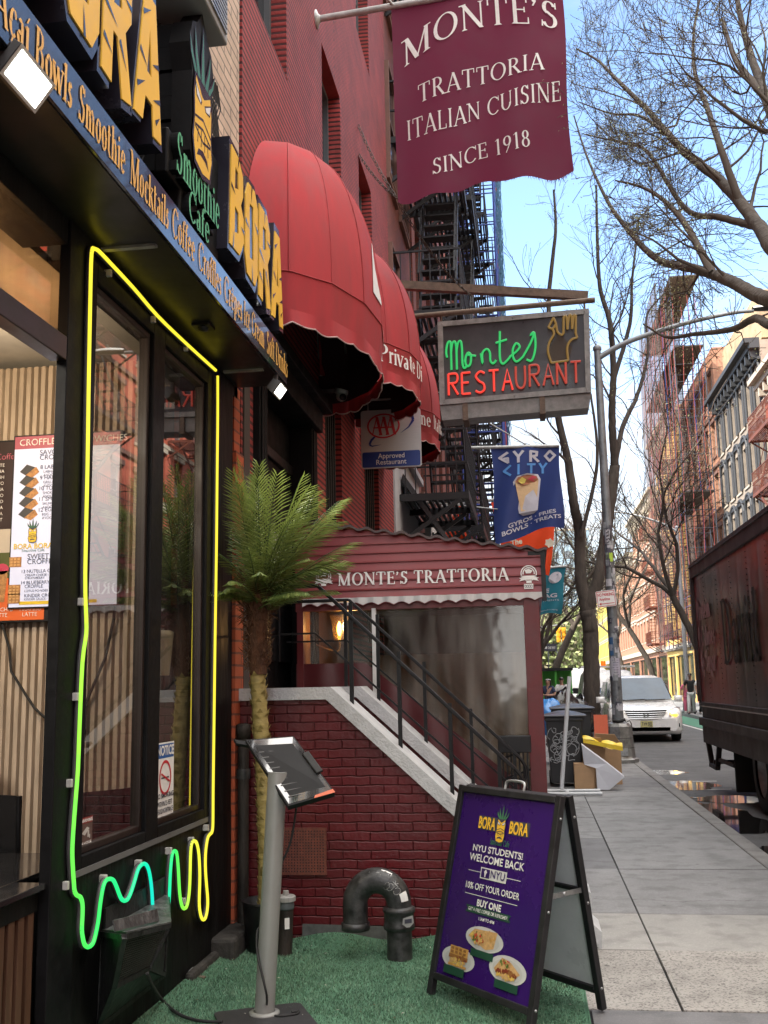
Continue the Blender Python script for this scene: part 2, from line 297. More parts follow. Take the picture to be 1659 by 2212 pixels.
def letter(mb, txt, fr, h, width=None, align='c', mi=0, lift=.004, at=(0, 0), rot=0, xf=None, thick=0, maxw=None):
    """lay lettering (from sans()/serif()) on a plane: fr = (origin, u, v, n); h = em height; width forces the total width"""
    vs, fs, w = txt
    sx = h if width is None else width / max(w, 1e-6)
    if maxw and width is None and w * sx > maxw: sx = maxw / w
    W = w * sx; off = {'c': -W / 2, 'l': 0, 'r': -W}[align]; ca, sa = math.cos(rot), math.sin(rot)
    o, u, v, n = [Vector(t) for t in fr] if fr else (None,) * 4
    out = []
    seen = {}
    for i, f in enumerate(fs):
        for j in f: seen.setdefault(j, i)
    for j, (a, b) in enumerate(vs):
        a = a * sx + off; b = b * h; a, b = a * ca - b * sa + at[0], a * sa + b * ca + at[1]
        dz = lift + (seen.get(j, 0) % 7) * .00025
        out.append(xf(a, b, dz) if xf else o + u * a + v * b + n * dz)
    mb.add(out, fs, mi); return W
def shape(mb, pts, fr, mi=0, lift=.004, thick=0, at=(0, 0), sc=1, xf=None):
    """flat polygon laid on a plane (or a slab when thick)"""
    o, u, v, n = [Vector(t) for t in fr] if fr else (None,) * 4
    P = [(xf(a * sc + at[0], b * sc + at[1], lift) if xf else o + u * (a * sc + at[0]) + v * (b * sc + at[1]) + n * lift) for a, b in pts]
    if thick: mb.prism(P, n * thick, mi)
    else: mb.add(P, [tuple(t) for t in tessellate_polygon([P])], mi)
def ell(rx, ry, n=24, a0=0, a1=360, c=(0, 0)):
    return [(c[0] + rx * math.cos(R(a0 + (a1 - a0) * i / n)), c[1] + ry * math.sin(R(a0 + (a1 - a0) * i / n))) for i in range(n + (0 if a1 - a0 == 360 else 1))]
def rect(x0, y0, x1, y1): return [(x0, y0), (x1, y0), (x1, y1), (x0, y1)]
def ring(mb, rx, ry, t, fr, mi=0, lift=.004, at=(0, 0), a0=0, a1=360, n=28, t1=None):
    o, u, v, nn = [Vector(q) for q in fr]; vs = []
    for i in range(n + 1):
        a = R(a0 + (a1 - a0) * i / n); tt = t if t1 is None else t + (t1 - t) * i / n
        for k in (0, tt): vs.append(o + u * (at[0] + (rx - k) * math.cos(a)) + v * (at[1] + (ry - k) * math.sin(a)) + nn * lift)
    mb.add(vs, [(2 * i, 2 * i + 1, 2 * i + 3, 2 * i + 2) for i in range(n)], mi)

def facade(mb, o, u, n, W, H, holes, depth=.2, mi=0, mr=None, base=0):
    """a wall face W x H with recessed openings; holes = (u0, v0, u1, v1)"""
    o, u, n = Vector(o), Vector(u), Vector(n); z = Vector((0, 0, 1)); mr = mi if mr is None else mr
    us = sorted({0, W} | {h[0] for h in holes} | {h[2] for h in holes}); vs_ = sorted({base, H} | {h[1] for h in holes} | {h[3] for h in holes})
    for i in range(len(us) - 1):
        run = None
        for j in range(len(vs_) - 1):
            cu, cv = (us[i] + us[i + 1]) / 2, (vs_[j] + vs_[j + 1]) / 2
            solid = not any(h[0] < cu < h[2] and h[1] < cv < h[3] for h in holes)
            if solid and run is None: run = vs_[j]
            if run is not None and (not solid or j == len(vs_) - 2):
                top = vs_[j + 1] if solid else vs_[j]
                mb.add([o + u * us[i] + z * run, o + u * us[i + 1] + z * run, o + u * us[i + 1] + z * top, o + u * us[i] + z * top], [(0, 1, 2, 3)], mi); run = None
    for a, b, c, d in holes:
        q = [o + u * a + z * b, o + u * c + z * b, o + u * c + z * d, o + u * a + z * d]; w = [p - n * depth for p in q]
        mb.add(q + w, [(0, 1, 5, 4), (1, 2, 6, 5), (2, 3, 7, 6), (3, 0, 4, 7)], mr)
# measured sight lines: a photo pixel (1659 x 2212 grid) met with a real plane X, Y or Z of the street
def _ray(x, y):
    a = (x - 829.5, 1106 - y, 2230.0); return Vector([sum(CM[i][j] * a[j] for j in range(3)) for i in range(3)])
def onp(ax, val, x, y):
    d = _ray(x, y); o = Vector((0, 0, 1.5)); return o + d * ((val - o[ax]) / d[ax])
def PX(v, x, y): return onp(0, v, x, y)
def PY(v, x, y): return onp(1, v, x, y)
def PZ(v, x, y): return onp(2, v, x, y)
FX = -1.83                       # facade line of the left-hand buildings
UY, UZ, UX = (0, 1, 0), (0, 0, 1), (1, 0, 0)
def FRX(x, y, z): return ((x, y, z), UY, UZ, UX)          # a frame facing the street (+X)
def FRY(x, y, z): return ((x, y, z), UX, UZ, (0, -1, 0))  # a frame facing back towards the viewer (-Y)

# palette
black = mat('black_paint', (.0055, .0055, .006), .55, var=.4, scale=7, bump=.12, bscale=30, spec=.14)
blackw = mat('black_wood_paint', (.0062, .006, .0058), .5, var=.6, scale=9, bump=.35, bscale=22, stretch=(1, 1, .15), spec=.15)
blackm = mat('black_metal', (.011, .011, .012), .45, var=.3, scale=10, bump=.1, spec=.3)
blackmatt = mat('black_matt', (.008, .008, .009), .8, var=.2)
rubber = mat('rubber', (.012, .012, .012), .75, var=.3)
steel = mat('galvanised_steel', (.33, .34, .34), .45, .7, var=.3, scale=14, bump=.15)
chrome = mat('chrome', (.6, .6, .6), .12, 1, var=0)
white = mat('white_paint', (.62, .62, .6), .5, var=.12, scale=9)
whitelet = mat('white_lettering', (.74, .73, .7), .6, var=.07, scale=20)
yellowlet = mat('yellow_lettering', (.85, .50, .04), .5, var=.06)
goldlet = mat('gold_lettering', (.85, .48, .10), .5, var=.06)
greenlet = mat('green_lettering', (.10, .45, .22), .45, var=.08)
charcoal = mat('charcoal_acrylic', (.028, .028, .04), .2, var=.1)
redpaint = mat('dark_red_paint', (.10, .012, .014), .42, var=.22, scale=5, bump=.15, bscale=25)
tanbrick = brick('tan_brick', (.60, .46, .34), (.54, .41, .30), (.2, .17, .14), .3, .075, .008)
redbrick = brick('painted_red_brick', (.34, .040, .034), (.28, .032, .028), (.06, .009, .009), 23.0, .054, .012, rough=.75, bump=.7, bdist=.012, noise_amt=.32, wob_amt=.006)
orangebrick = brick('orange_brick', (.42, .085, .03), (.36, .07, .025), (.16, .05, .03), .4, .075, .008)
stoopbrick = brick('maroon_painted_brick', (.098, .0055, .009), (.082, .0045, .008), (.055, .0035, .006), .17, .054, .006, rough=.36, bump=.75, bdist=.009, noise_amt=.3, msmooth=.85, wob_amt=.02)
stone = mat('rough_stone', (.3, .2, .14), .9, var=.35, scale=8, bump=.8, bscale=18)
concrete = mat('coping_concrete', (.46, .47, .475), .8, var=.14, scale=9, bump=.7, bscale=55)

# ---------------------------------------------------------------- ground, road, pavements
def speckle(name, col, c2, rough=.85, sc=160, amt=.5, bump=.3, big=.2):
    m = bpy.data.materials.new(name); m.use_nodes = True; nt = m.node_tree; b = nt.nodes['Principled BSDF']; l = nt.links.new
    t = N(nt, 'ShaderNodeTexCoord'); v = N(nt, 'ShaderNodeTexVoronoi'); v.inputs['Scale'].default_value = sc; l(t.outputs['Object'], v.inputs['Vector'])
    n1 = N(nt, 'ShaderNodeTexNoise'); n1.inputs['Scale'].default_value = .9; n1.inputs['Detail'].default_value = 9; n1.inputs['Roughness'].default_value = .7; l(t.outputs['Object'], n1.inputs['Vector'])
    sx = N(nt, 'ShaderNodeSeparateXYZ'); l(v.outputs['Color'], sx.inputs[0])
    r = N(nt, 'ShaderNodeMapRange'); r.inputs[1].default_value = 1 - amt; r.inputs[2].default_value = 1; l(sx.outputs[0], r.inputs[0])
    mx_ = N(nt, 'ShaderNodeMix', data_type='RGBA'); mx_.inputs['A'].default_value = tuple(col) + (1,); mx_.inputs['B'].default_value = tuple(c2) + (1,); l(r.outputs[0], mx_.inputs['Factor'])
    mr = N(nt, 'ShaderNodeMapRange'); mr.inputs[1].default_value = .3; mr.inputs[2].default_value = .7; mr.inputs[3].default_value = 1 - big; mr.inputs[4].default_value = 1 + big; l(n1.outputs[0], mr.inputs[0])
    s_ = N(nt, 'ShaderNodeVectorMath', operation='SCALE'); l(mx_.outputs['Result'], s_.inputs[0]); l(mr.outputs[0], s_.inputs['Scale']); l(s_.outputs[0], b.inputs['Base Color'])
    bp = N(nt, 'ShaderNodeBump'); bp.inputs['Strength'].default_value = bump; bp.inputs['Distance'].default_value = .004; l(sx.outputs[1], bp.inputs['Height']); l(bp.outputs[0], b.inputs['Normal'])
    g = N(nt, 'ShaderNodeTexVoronoi'); g.inputs['Scale'].default_value = 2.6; l(t.outputs['Object'], g.inputs['Vector']); gr = N(nt, 'ShaderNodeMapRange'); gr.inputs[1].default_value = .035; gr.inputs[2].default_value = .05; gr.inputs[3].default_value = .55; gr.inputs[4].default_value = 1; l(g.outputs['Distance'], gr.inputs[0])
    k = N(nt, 'ShaderNodeTexVoronoi', feature='DISTANCE_TO_EDGE'); k.inputs['Scale'].default_value = .22; wn_ = N(nt, 'ShaderNodeVectorMath', operation='MULTIPLY_ADD'); n3 = N(nt, 'ShaderNodeTexNoise'); n3.inputs['Scale'].default_value = 3; n3.inputs['Detail'].default_value = 8; l(t.outputs['Object'], n3.inputs['Vector']); l(n3.outputs['Color'], wn_.inputs[0]); wn_.inputs[1].default_value = (.5, .5, .5); l(t.outputs['Object'], wn_.inputs[2]); l(wn_.outputs[0], k.inputs['Vector'])
    kr = N(nt, 'ShaderNodeMapRange'); kr.inputs[2].default_value = .0028; kr.inputs[3].default_value = .55; kr.inputs[4].default_value = 1; l(k.outputs['Distance'], kr.inputs[0]); n4 = N(nt, 'ShaderNodeTexNoise'); n4.inputs['Scale'].default_value = 5; n4.inputs['Detail'].default_value = 6; l(t.outputs['Object'], n4.inputs['Vector']); st = N(nt, 'ShaderNodeMapRange'); st.inputs[1].default_value = .36; st.inputs[2].default_value = .5; st.inputs[3].default_value = .78; st.inputs[4].default_value = 1; l(n4.outputs[0], st.inputs[0])
    m1 = N(nt, 'ShaderNodeMath', operation='MULTIPLY'); m2 = N(nt, 'ShaderNodeMath', operation='MULTIPLY'); m3 = N(nt, 'ShaderNodeMath', operation='MULTIPLY'); l(gr.outputs[0], m1.inputs[0]); l(kr.outputs[0], m1.inputs[1]); l(m1.outputs[0], m2.inputs[0]); l(st.outputs[0], m2.inputs[1]); l(m2.outputs[0], m3.inputs[0]); l(mr.outputs[0], m3.inputs[1]); l(m3.outputs[0], s_.inputs['Scale'])
    b.inputs['Roughness'].default_value = rough; MATS[name] = m; return m
asphalt = speckle('asphalt', (.075, .075, .077), (.12, .12, .12), .8, 140, .5, .5, .3)
slab_grey = speckle('slab_grey', (.195, .195, .197), (.26, .26, .26), .85, 190, .35, .2, .3)
slab_dark = speckle('slab_dark', (.15, .15, .155), (.19, .19, .19), .8, 200, .25, .15, .2)
slab_pale = speckle('slab_pale', (.28, .275, .26), (.35, .34, .32), .85, 200, .3, .2, .18)
slab_aggr = speckle('slab_aggregate', (.33, .315, .29), (.12, .115, .11), .85, 110, .38, .5, .15)
granite = speckle('granite', (.17, .165, .16), (.24, .235, .23), .8, 220, .5, .2, .2)

mb = MB(); mb.add([(-900, -300, -.144), (900, -300, -.144), (900, 1500, -.144), (-900, 1500, -.144)], [(0, 1, 2, 3)])
put('ground', mb, mat('far_ground', (.09, .085, .07), .9), kind='structure')
mb = MB(); mb.add([(1.9, -12, -.14), (6.9, -12, -.14), (6.9, 190, -.14), (1.9, 190, -.14)], [(0, 1, 2, 3)])
put('road', mb, asphalt, kind='structure')
KX = 1.95
random.seed(5)
mb = MB(); mb.box((-1.9, -10, -.15), (KX - .16, 190, -.012), 4)
rows = [-10, -8, -6.2, -4.6, -3, -1.4, .2, 1.9, 3.4, 5.2, 6.3, 7.25, 8.9, 10.6, 12.2, 13.8, 15.6]
while rows[-1] < 120: rows.append(rows[-1] + 1.6)
for i in range(len(rows) - 1):
    y0, y1 = rows[i], rows[i + 1]
    xs = [-1.9, .62, KX - .16] if y0 > 5 else [-1.9, .2, KX - .16]
    for j in range(len(xs) - 1):
        k = 0 if y0 > 7 else (3 if y0 == 5.2 else 2 if y0 == 6.3 else 1)
        if y0 > 8: k = random.choice((0, 0, 0, 1))
        h = random.uniform(-.003, .003)
        mb.box((xs[j] + .005, y0 + .005, -.05), (xs[j + 1] - .005, y1 - .005, h), k)
put('sidewalk', mb, [slab_grey, slab_dark, slab_pale, slab_aggr, blackmatt], kind='structure', bevel=.004)
mb = MB()
y = -10
while y < 120:
    mb.box((KX - .155, y + .004, -.3), (KX, y + 1.796, .004 + random.uniform(-.004, .004))); y += 1.8
put('kerb', mb, granite, kind='structure', bevel=.012)
mb = MB(); mb.box((6.8, -10, -.3), (10.9, 190, -.002))
put('sidewalk', mb, slab_grey, kind='structure', bevel=.01)
mb = MB(); mb.add([(5.6, -5, -.136), (6.75, -5, -.136), (6.75, 150, -.136), (5.6, 150, -.136)], [(0, 1, 2, 3)])
put('bike_path', mb, mat('green_lane_paint', (.06, .19, .12), .8, var=.25), kind='structure')
mb = MB(); mb.add([(5.4, -5, -.136), (5.52, -5, -.136), (5.52, 150, -.136), (5.4, 150, -.136)], [(0, 1, 2, 3)])
for yy in (16.5, 17.8):
    mb.add([(2.15, yy, -.136), (2.9, yy + .05, -.136), (2.9, yy + .13, -.136), (2.15, yy + .1, -.136)], [(0, 1, 2, 3)])
put('road_marking', mb, mat('road_paint', (.5, .5, .48), .8, var=.3, scale=12), kind='structure')
# standing water along the kerb
mb = MB(); random.seed(3)
def blob(cx, cy, rx, ry, z):
    n = 28; P = [(cx + rx * math.cos(i * 2 * math.pi / n) * (1 + random.uniform(-.3, .25)), cy + ry * math.sin(i * 2 * math.pi / n) * (1 + random.uniform(-.15, .15)), z) for i in range(n)]
    P = [(max(KX + .005, p[0]), p[1], z) for p in P]; mb.add([(cx, cy, z)] + P, [(0, i + 1, (i + 1) % n + 1) for i in range(n)])
blob(2.2, 13.3, .42, 1.5, -.1335); blob(2.25, 17.2, .5, .75, -.1345); blob(2.2, 19.6, .45, .5, -.1328); blob(2.35, 10.4, .35, .6, -.1340); blob(2.6, 15.2, .5, .5, -.1332)
wat = mat('water', (.02, .021, .022), .07, var=0, bump=.03, bscale=6, spec=.9, coat=1)
put('water', mb, wat, kind='structure')

# ---------------------------------------------------------------- artificial turf by the shop
def turf_z(x, y):
    e = max(0, 1 - abs(y - 6.33) / .16) * (.035 + .02 * math.sin(x * 9)) + max(0, 1 - abs(x - FX) / .12) * .03
    return .012 + e + .006 * noise.noise((x * 3, y * 3, 0))
mb = MB()
mb.grid(lambda a, b: Vector((FX + .005 + a * (2.005 + (.012 if b < .9 else -.005)), 3.6 + b * 2.73, turf_z(FX + a * 2, 3.6 + b * 2.73))), 60, 80)
mb.add([(.184, 3.6, 0), (.184, 6.33, 0), (.184, 6.33, .02), (.184, 3.6, .02)], [(0, 1, 2, 3)])
turfm = mat('turf_backing', (.07, .17, .10), .95, var=.25, scale=30, bump=.4, bscale=250)
to = put('turf_ground', mb, [turfm], kind='structure')
random.seed(11); mb = MB()
for _ in range(60000):
    x = random.uniform(FX + .01, .17); y = 4.35 + 1.97 * random.random()
    z = turf_z(x, y); h = random.uniform(.008, .017); a = random.uniform(0, 6.28); dx, dy = math.cos(a) * .0028, math.sin(a) * .0028; lx, ly = random.gauss(0, .006), random.gauss(0, .006)
    mb.add([(x - dx, y - dy, z - .002), (x + dx, y + dy, z - .002), (x + lx, y + ly, z + h * (.6 if noise.noise((x * 2.2, y * 1.6, 7)) > .22 else 1))], [(0, 1, 2)], random.choice((0, 0, 1, 1, 1, 2) if noise.noise((x * 2.6, y * 2.6, 3)) > .08 else (0, 0, 0, 2, 1, 2)))
g1 = [mat('turf_blade_%s' % n, c, .6, var=.1) for n, c in (('mid', (.10, .20, .12)), ('pale', (.17, .28, .18)), ('deep', (.05, .11, .07)))]
put('grass', mb, g1, kind='stuff', label='short green artificial grass blades by the shop wall', cat='turf')

mb = MB()
for _ in range(70):
    x = random.uniform(FX + .05, .15); y = random.uniform(4.5, 6.3); z = turf_z(x, y) + .016; a = random.uniform(0, 6.28); k = random.uniform(.003, .011); c_, s_ = math.cos(a) * k, math.sin(a) * k
    mb.add([(x - c_, y - s_, z), (x + s_ * .4, y - c_ * .4, z + .003), (x + c_, y + s_, z), (x - s_ * .4, y + c_ * .4, z + .002)], [(0, 1, 2, 3)], random.choice((0, 0, 1)))
put('litter', mb, [mat('paper_scrap', (.5, .48, .42), .8), mat('dry_leaf', (.13, .1, .05), .8)], kind='stuff', label='tiny paper scraps and dry bits scattered on the turf', cat='litter')
# ---------------------------------------------------------------- the smoothie shop
shop = thing('storefront_building', 'black shop front with tan brick upper wall and glazed window bay', 'building', (FX, 4.2, 0))
W0, W1, M0, M1, WB, WT = 4.10, 5.68, 4.80, 4.96, .85, 3.28
mb = MB()
mb.box((FX - .2, 4.03, 0), (FX, 6.34, .78))                   # panel under the window
mb.box((FX - .2, 5.78, .78), (FX + .004, 6.22, 3.44))          # right-hand pilaster
mb.box((FX - .2, 4.03, 3.36), (FX, 6.34, 3.44)); mb.box((FX - .2, 2.0, 3.33), (FX, 3.82, 3.44))
put('window_wall', mb, blackw, shop, bevel=.004)
mb = MB(); mb.box((FX - .01, 4.04, .775), (FX + .012, 5.86, .80)); put('sill_strip', mb, mat('grey_trim', (.12, .12, .12), .5), shop)
mb = MB(); mb.box((FX - .035, 3.82, 0), (FX + .012, 4.035, 3.44)); put('door_post', mb, black, shop, bevel=.004)
mb = MB(); mb.box((FX - .06, 1.8, 2.83), (FX + .01, 3.82, 2.93)); mb.box((FX - .04, 2.6, 2.93), (FX, 2.64, 3.33)); put('transom_bar', mb, mat('brown_black_trim', (.02, .015, .012), .35, var=.2), shop, bevel=.004)
win = MB()
for y0, y1, z0, z1 in ((4.04, W0, .80, 3.36), (W1, 5.76, .80, 3.36), (M0, M1, .80, 3.36), (W0, M0, .80, WB), (M1, W1, .80, WB), (W0, M0, WT, 3.36), (M1, W1, WT, 3.36)):
    win.box((FX - .07, y0, z0), (FX + .01, y1, z1))
for y0, y1 in ((W0, M0), (M1, W1)):
    for a, b, c, d in ((y0, y0 + .03, WB, WT), (y1 - .03, y1, WB, WT), (y0 + .03, y1 - .03, WB, WB + .03), (y0 + .03, y1 - .03, WT - .03, WT)):
        win.box((FX - .06, a, c), (FX - .012, b, d), 1)
wf = put('window_frame', win, [black, mat('brown_bead', (.014, .008, .006), .45, var=.3)], shop, bevel=.004)
shopglass = glass('shop_glass', (.60, .58, .54), .012, .13, .05, 1.7)
for y0, y1 in ((W0, M0), (M1, W1)):
    mb = MB(); mb.add([(FX - .03, y0 + .02, WB + .02), (FX - .03, y1 - .02, WB + .02), (FX - .03, y1 - .02, WT - .02), (FX - .03, y0 + .02, WT - .02)], [(0, 1, 2, 3)]); put('window_pane', mb, shopglass, wf)
mb = MB(); mb.add([(FX - .03, 1.8, 2.93), (FX - .03, 3.82, 2.93), (FX - .03, 3.82, 3.33), (FX - .03, 1.8, 3.33)], [(0, 1, 2, 3)]); put('transom_pane', mb, glass('amber_glass', (.42, .28, .16), .05, .07, .22, dcol=(.2, .11, .05)), shop)
# soffit with its two brackets, ledge and cable cover
mb = MB(); mb.box((FX - .02, -2, 3.44), (-1.515, 6.33, 3.47)); mb.box((FX - .02, 6.3, 3.47), (-1.515, 6.33, 3.66))
mb.box((FX - .02, -2, 3.635), (-1.515, 6.3, 3.655)); put('soffit', mb, mat('soffit_panel', (.008, .008, .0085), .4, var=.3, bump=.06, bscale=4), shop)
for yy in (4.1, 5.95):
    mb = MB(); mb.box((FX + .02, yy, 3.428), (-1.56, yy + .03, 3.44)); put('soffit_bracket', mb, steel, shop)
mb = MB(); mb.box((FX + .1, 5.1, 3.425), (FX + .2, 5.2, 3.44)); mb.lathe([(.001, 3.405), (.025, 3.41), (.03, 3.428)], (FX + .15, 5.15, 0)); put('soffit_sensor', mb, blackm, shop)
# upper wall of tan brick
mb = MB(); mb.box((FX - .4, -4, 4.75), (FX, 6.345, 15)); put('brick_wall', mb, tanbrick, shop)
mb = MB(); mb.box((FX - .4, -4, 4.05), (FX + .05, 6.345, 4.75)); put('stone_band', mb, stone, shop, bevel=.02)
mb = MB(); mb.box((FX - .3, -4, 3.655), (FX - .02, 6.345, 4.05)); put('sign_backing', mb, blackmatt, shop)
mb = MB(); mb.box((FX - .4, 6.26, 3.0), (FX, 6.4, 3.44)); mb.box((FX - .4, 6.24, .0), (FX + .02, 6.42, 3.0)); put('party_wall', mb, orangebrick, shop)
mb = MB(); mb.box((FX - .02, 5.86, 0), (FX + .13, 6.36, .13)); mb.box((FX, 5.4, 0), (FX + .05, 5.86, .07)); put('wall_footing', mb, mat('worn_black_stone', (.035, .032, .028), .8, var=.6, scale=12, bump=.9, bscale=20), shop, bevel=.02)
# interior
cream = mat('cream_fluted_panel', (.42, .34, .26), .6, var=.22, scale=6, stretch=(4, 4, .6)); creamd = mat('interior_plaster', (.3, .27, .22), .8)
RW = 5.3
mb = MB(); x = -4.4
while x < -2.1:
    mb.prism([(x, RW + .03, .0), (x + .007, RW, .0), (x + .031, RW, .0), (x + .039, RW + .03, .0)], (0, 0, 3.32)); x += .043
put('fluted_wall', mb, cream, shop)
mb = MB(); mb.box((-4.6, -1, 3.36), (FX - .2, 6.3, 3.4)); put('interior_ceiling', mb, mat('ceiling_paint', (.5, .48, .44), .8), shop)
mb = MB(); mb.box((-4.7, -1, 0), (-4.6, 7, 3.4)); mb.box((-4.6, 6.34, 0), (FX - .4, 6.42, 3.4)); mb.box((-4.6, -1.1, 0), (FX - .2, -1, 3.4)); put('interior_wall', mb, mat('dark_interior', (.06, .05, .045), .7, var=.3), shop)
mb = MB(); mb.box((-4.6, -1, .0), (FX - .2, 6.3, .012)); put('interior_floor', mb, mat('dark_floor', (.03, .028, .026), .3), shop)
# slatted counter in the doorway
ctr = thing('window_counter', 'slatted dark wood counter with glossy black top in the doorway', 'counter', (FX - .3, 3.0, 0))
mb = MB(); mb.box((-3.1, 1.6, .775), (FX - .13, 4.5, .80)); mb.box((FX - .13, 1.6, .775), (FX, 3.815, .80)); put('counter_top', mb, mat('glossy_black_top', (.012, .012, .013), .06, var=.1, spec=.7), ctr, bevel=.004)
mb = MB(); mb.box((-3.05, 1.65, .70), (FX - .14, 4.45, .775), 0); mb.box((FX - .14, 1.65, .70), (FX - .03, 3.81, .775), 0); mb.box((-3.05, 1.65, 0), (FX - .14, 4.4, .70), 1)
put('counter_body', mb, [blackw, blackmatt], ctr)
slat = mat('walnut_slat', (.075, .035, .019), .5, var=.3, scale=5, stretch=(6, 6, .5))
mb = MB(); y = 1.66
while y < 3.78: mb.box((FX - .09, y, 0), (FX - .035, y + .045, .70)); y += .072
put('slat_front', mb, slat, ctr)
# menus on the fluted wall
def menu_frame(name, label, x0, x1, z0, z1, y):
    t = thing(name, label, 'menu board', ((x0 + x1) / 2, y, z0)); return t
def line_rows(mb, fr, rows, mi):
    for txt, h, x, y in rows: letter(mb, sans(txt), fr, h, None, 'l', mi, .004, (x, y))
ink = mat('menu_ink', (.05, .05, .07), .5, var=0); menuw = mat('menu_white_glow', (.5, .52, .62), .4, var=.03, emit=(.6, .65, .9), estr=.22)  # poster white is given a faint glow of its own
rosy = mat('menu_rose_glow', (.3, .07, .09), .4, var=.04, emit=(.6, .15, .18), estr=.12)  # rose print glows faintly as well
foodb = mat('food_brown', (.4, .2, .07), .6, var=.5, scale=60); foodd = mat('food_wrap', (.05, .05, .055), .6, var=.2)
green = mat('leaf_green_print', (.03, .14, .06), .6, var=.2, scale=30); yel = mat('print_yellow', (.7, .5, .03), .5, var=.15, scale=40)
orange_p = mat('print_orange_glow', (.55, .1, .02), .5, var=.15, emit=(.8, .15, .02), estr=.1); brownp = mat('print_brown', (.03, .015, .012), .4, var=.2)  # the orange print carries a slight glow, the brown does not
lime_p = mat('print_olive', (.08, .09, .02), .5, var=.2); creamp = mat('print_cream', (.5, .44, .36), .5, var=.1)
def waffle(mb, fr, at, w, h, mi, mi2):
    shape(mb, rect(at[0] - w / 2, at[1] - h / 2, at[0] + w / 2, at[1] + h / 2), fr, mi, .003)
    for i in range(3):
        for j in range(3): shape(mb, rect(at[0] - w * .4 + i * w * .29, at[1] - h * .4 + j * h * .29, at[0] - w * .4 + i * w * .29 + w * .2, at[1] - h * .4 + j * h * .29 + h * .2), fr, mi2, .005)
def pineapple(mb, fr, at, s, gold, grn, blk, wht, lift=.003):
    """the shop's pineapple mark: crown of leaves over a carved golden fruit"""
    def sh(p, m, l): shape(mb, [(at[0] + a * s, at[1] + b * s) for a, b in p], fr, m, lift + l)
    for k, (x, hgt, lean) in enumerate(((-.26, .55, -.28), (.26, .55, .28), (-.17, .75, -.16), (.17, .75, .16), (0, .95, 0))):
        sh([(x * .6 - .11, .0), (x * .6 + .11, .0), (x + lean * .6 + .06, hgt * .55), (x + lean, hgt), (x + lean * .6 - .08, hgt * .5)], blk, .0006 * k)
        sh([(x * .6 - .075, .0), (x * .6 + .075, .0), (x + lean * .6 + .03, hgt * .52), (x + lean * .97, hgt * .92), (x + lean * .6 - .045, hgt * .48)], grn, .0003 + .0006 * k)
    sh([(-.34, .08), (.34, .08), (.4, -.2), (.37, -.55), (.43, -.85), (.33, -1.2), (0, -1.28), (-.33, -1.2), (-.43, -.85), (-.37, -.55), (-.4, -.2)], blk, .004)
    sh([(-.3, .04), (-.04, -.12), (.04, -.12), (.3, .04), (.35, -.2), (.33, -.55), (.38, -.85), (.29, -1.14), (0, -1.2), (-.29, -1.14), (-.38, -.85), (-.33, -.55), (-.35, -.2)], gold, .0045)
    sh([(-.36, -.02), (-.05, -.2), (-.09, -.27), (-.28, -.24)], blk, .005); sh([(.36, -.02), (.05, -.2), (.09, -.27), (.28, -.24)], blk, .005)
    sh([(-.31, -.07), (-.09, -.2), (-.12, -.25), (-.27, -.21)], wht, .0055); sh([(.31, -.07), (.09, -.2), (.12, -.25), (.27, -.21)], wht, .0055)
    for yy, b in ((-.42, .1), (-.56, .08), (-.74, -.08)): sh([(-.33, yy - b), (0, yy), (.33, yy - b), (.33, yy - b - .035), (0, yy - .04), (-.33, yy - b - .035)], blk, .005)
    sh([(-.25, -1.05), (-.18, -.93), (0, -.88), (.18, -.93), (.25, -1.05), (.1, -.99), (-.1, -.99)], blk, .005)
    for xx in (-.2, -.07, .07, .2): sh([(xx - .012, -.62), (xx + .012, -.62), (xx * 1.1 + .012, -.86), (xx * 1.1 - .012, -.86)], blk, .005)
a = PY(RW - .09, 28, 942); b = PY(RW - .09, 125, 1308)
mw = thing('menu_board', 'white croffle menu poster with rose header on the fluted wall', 'menu board', (a.x + .3, RW - .05, b.z))
w_, h_ = .62, a.z - b.z
mb = MB(); mb.box((a.x - .008, RW - .06, b.z - .008), (a.x + w_, RW - .02, a.z + .008)); put('board', mb, blackm, mw)
fr = ((a.x, RW - .062, b.z), UX, UZ, (0, -1, 0)); mb = MB()
shape(mb, rect(0, 0, w_ - .01, h_ * .925), fr, 0, .001); shape(mb, rect(0, h_ * .925, w_ - .01, h_), fr, 1, .001)
letter(mb, sans('CROFFLES & SANDWICHES'), fr, .052, None, 'l', 2, .003, (.03, h_ * .945))
for i, (t1, t2) in enumerate((('8 LABNA ZAATAR', 'LABNA - ZAATAR'), ('9 HALLOUMI', 'GRILLED HALLOUMI'), ('10 TURKEY', 'SMOKED TURKEY'), ('11 SMOKED', 'SALMON - CAPERS'), ('12 EGG-BENEDICT', 'EGG - CHEESE'))):
    yy = h_ * (.80 - i * .063)
    line_rows(mb, fr, ((t1, .032, .155, yy), (t2, .02, .175, yy - .022), ('AVOCADO - TOMATO', .02, .175, yy - .042)), 3)
    shape(mb, [(.035, yy - .01), (.075, yy + .03), (.13, yy + .01), (.075, yy - .035)], fr, 4, .002); shape(mb, [(.07, yy - .03), (.13, yy + .015), (.15, yy - .015), (.11, yy - .045)], fr, 5, .003)
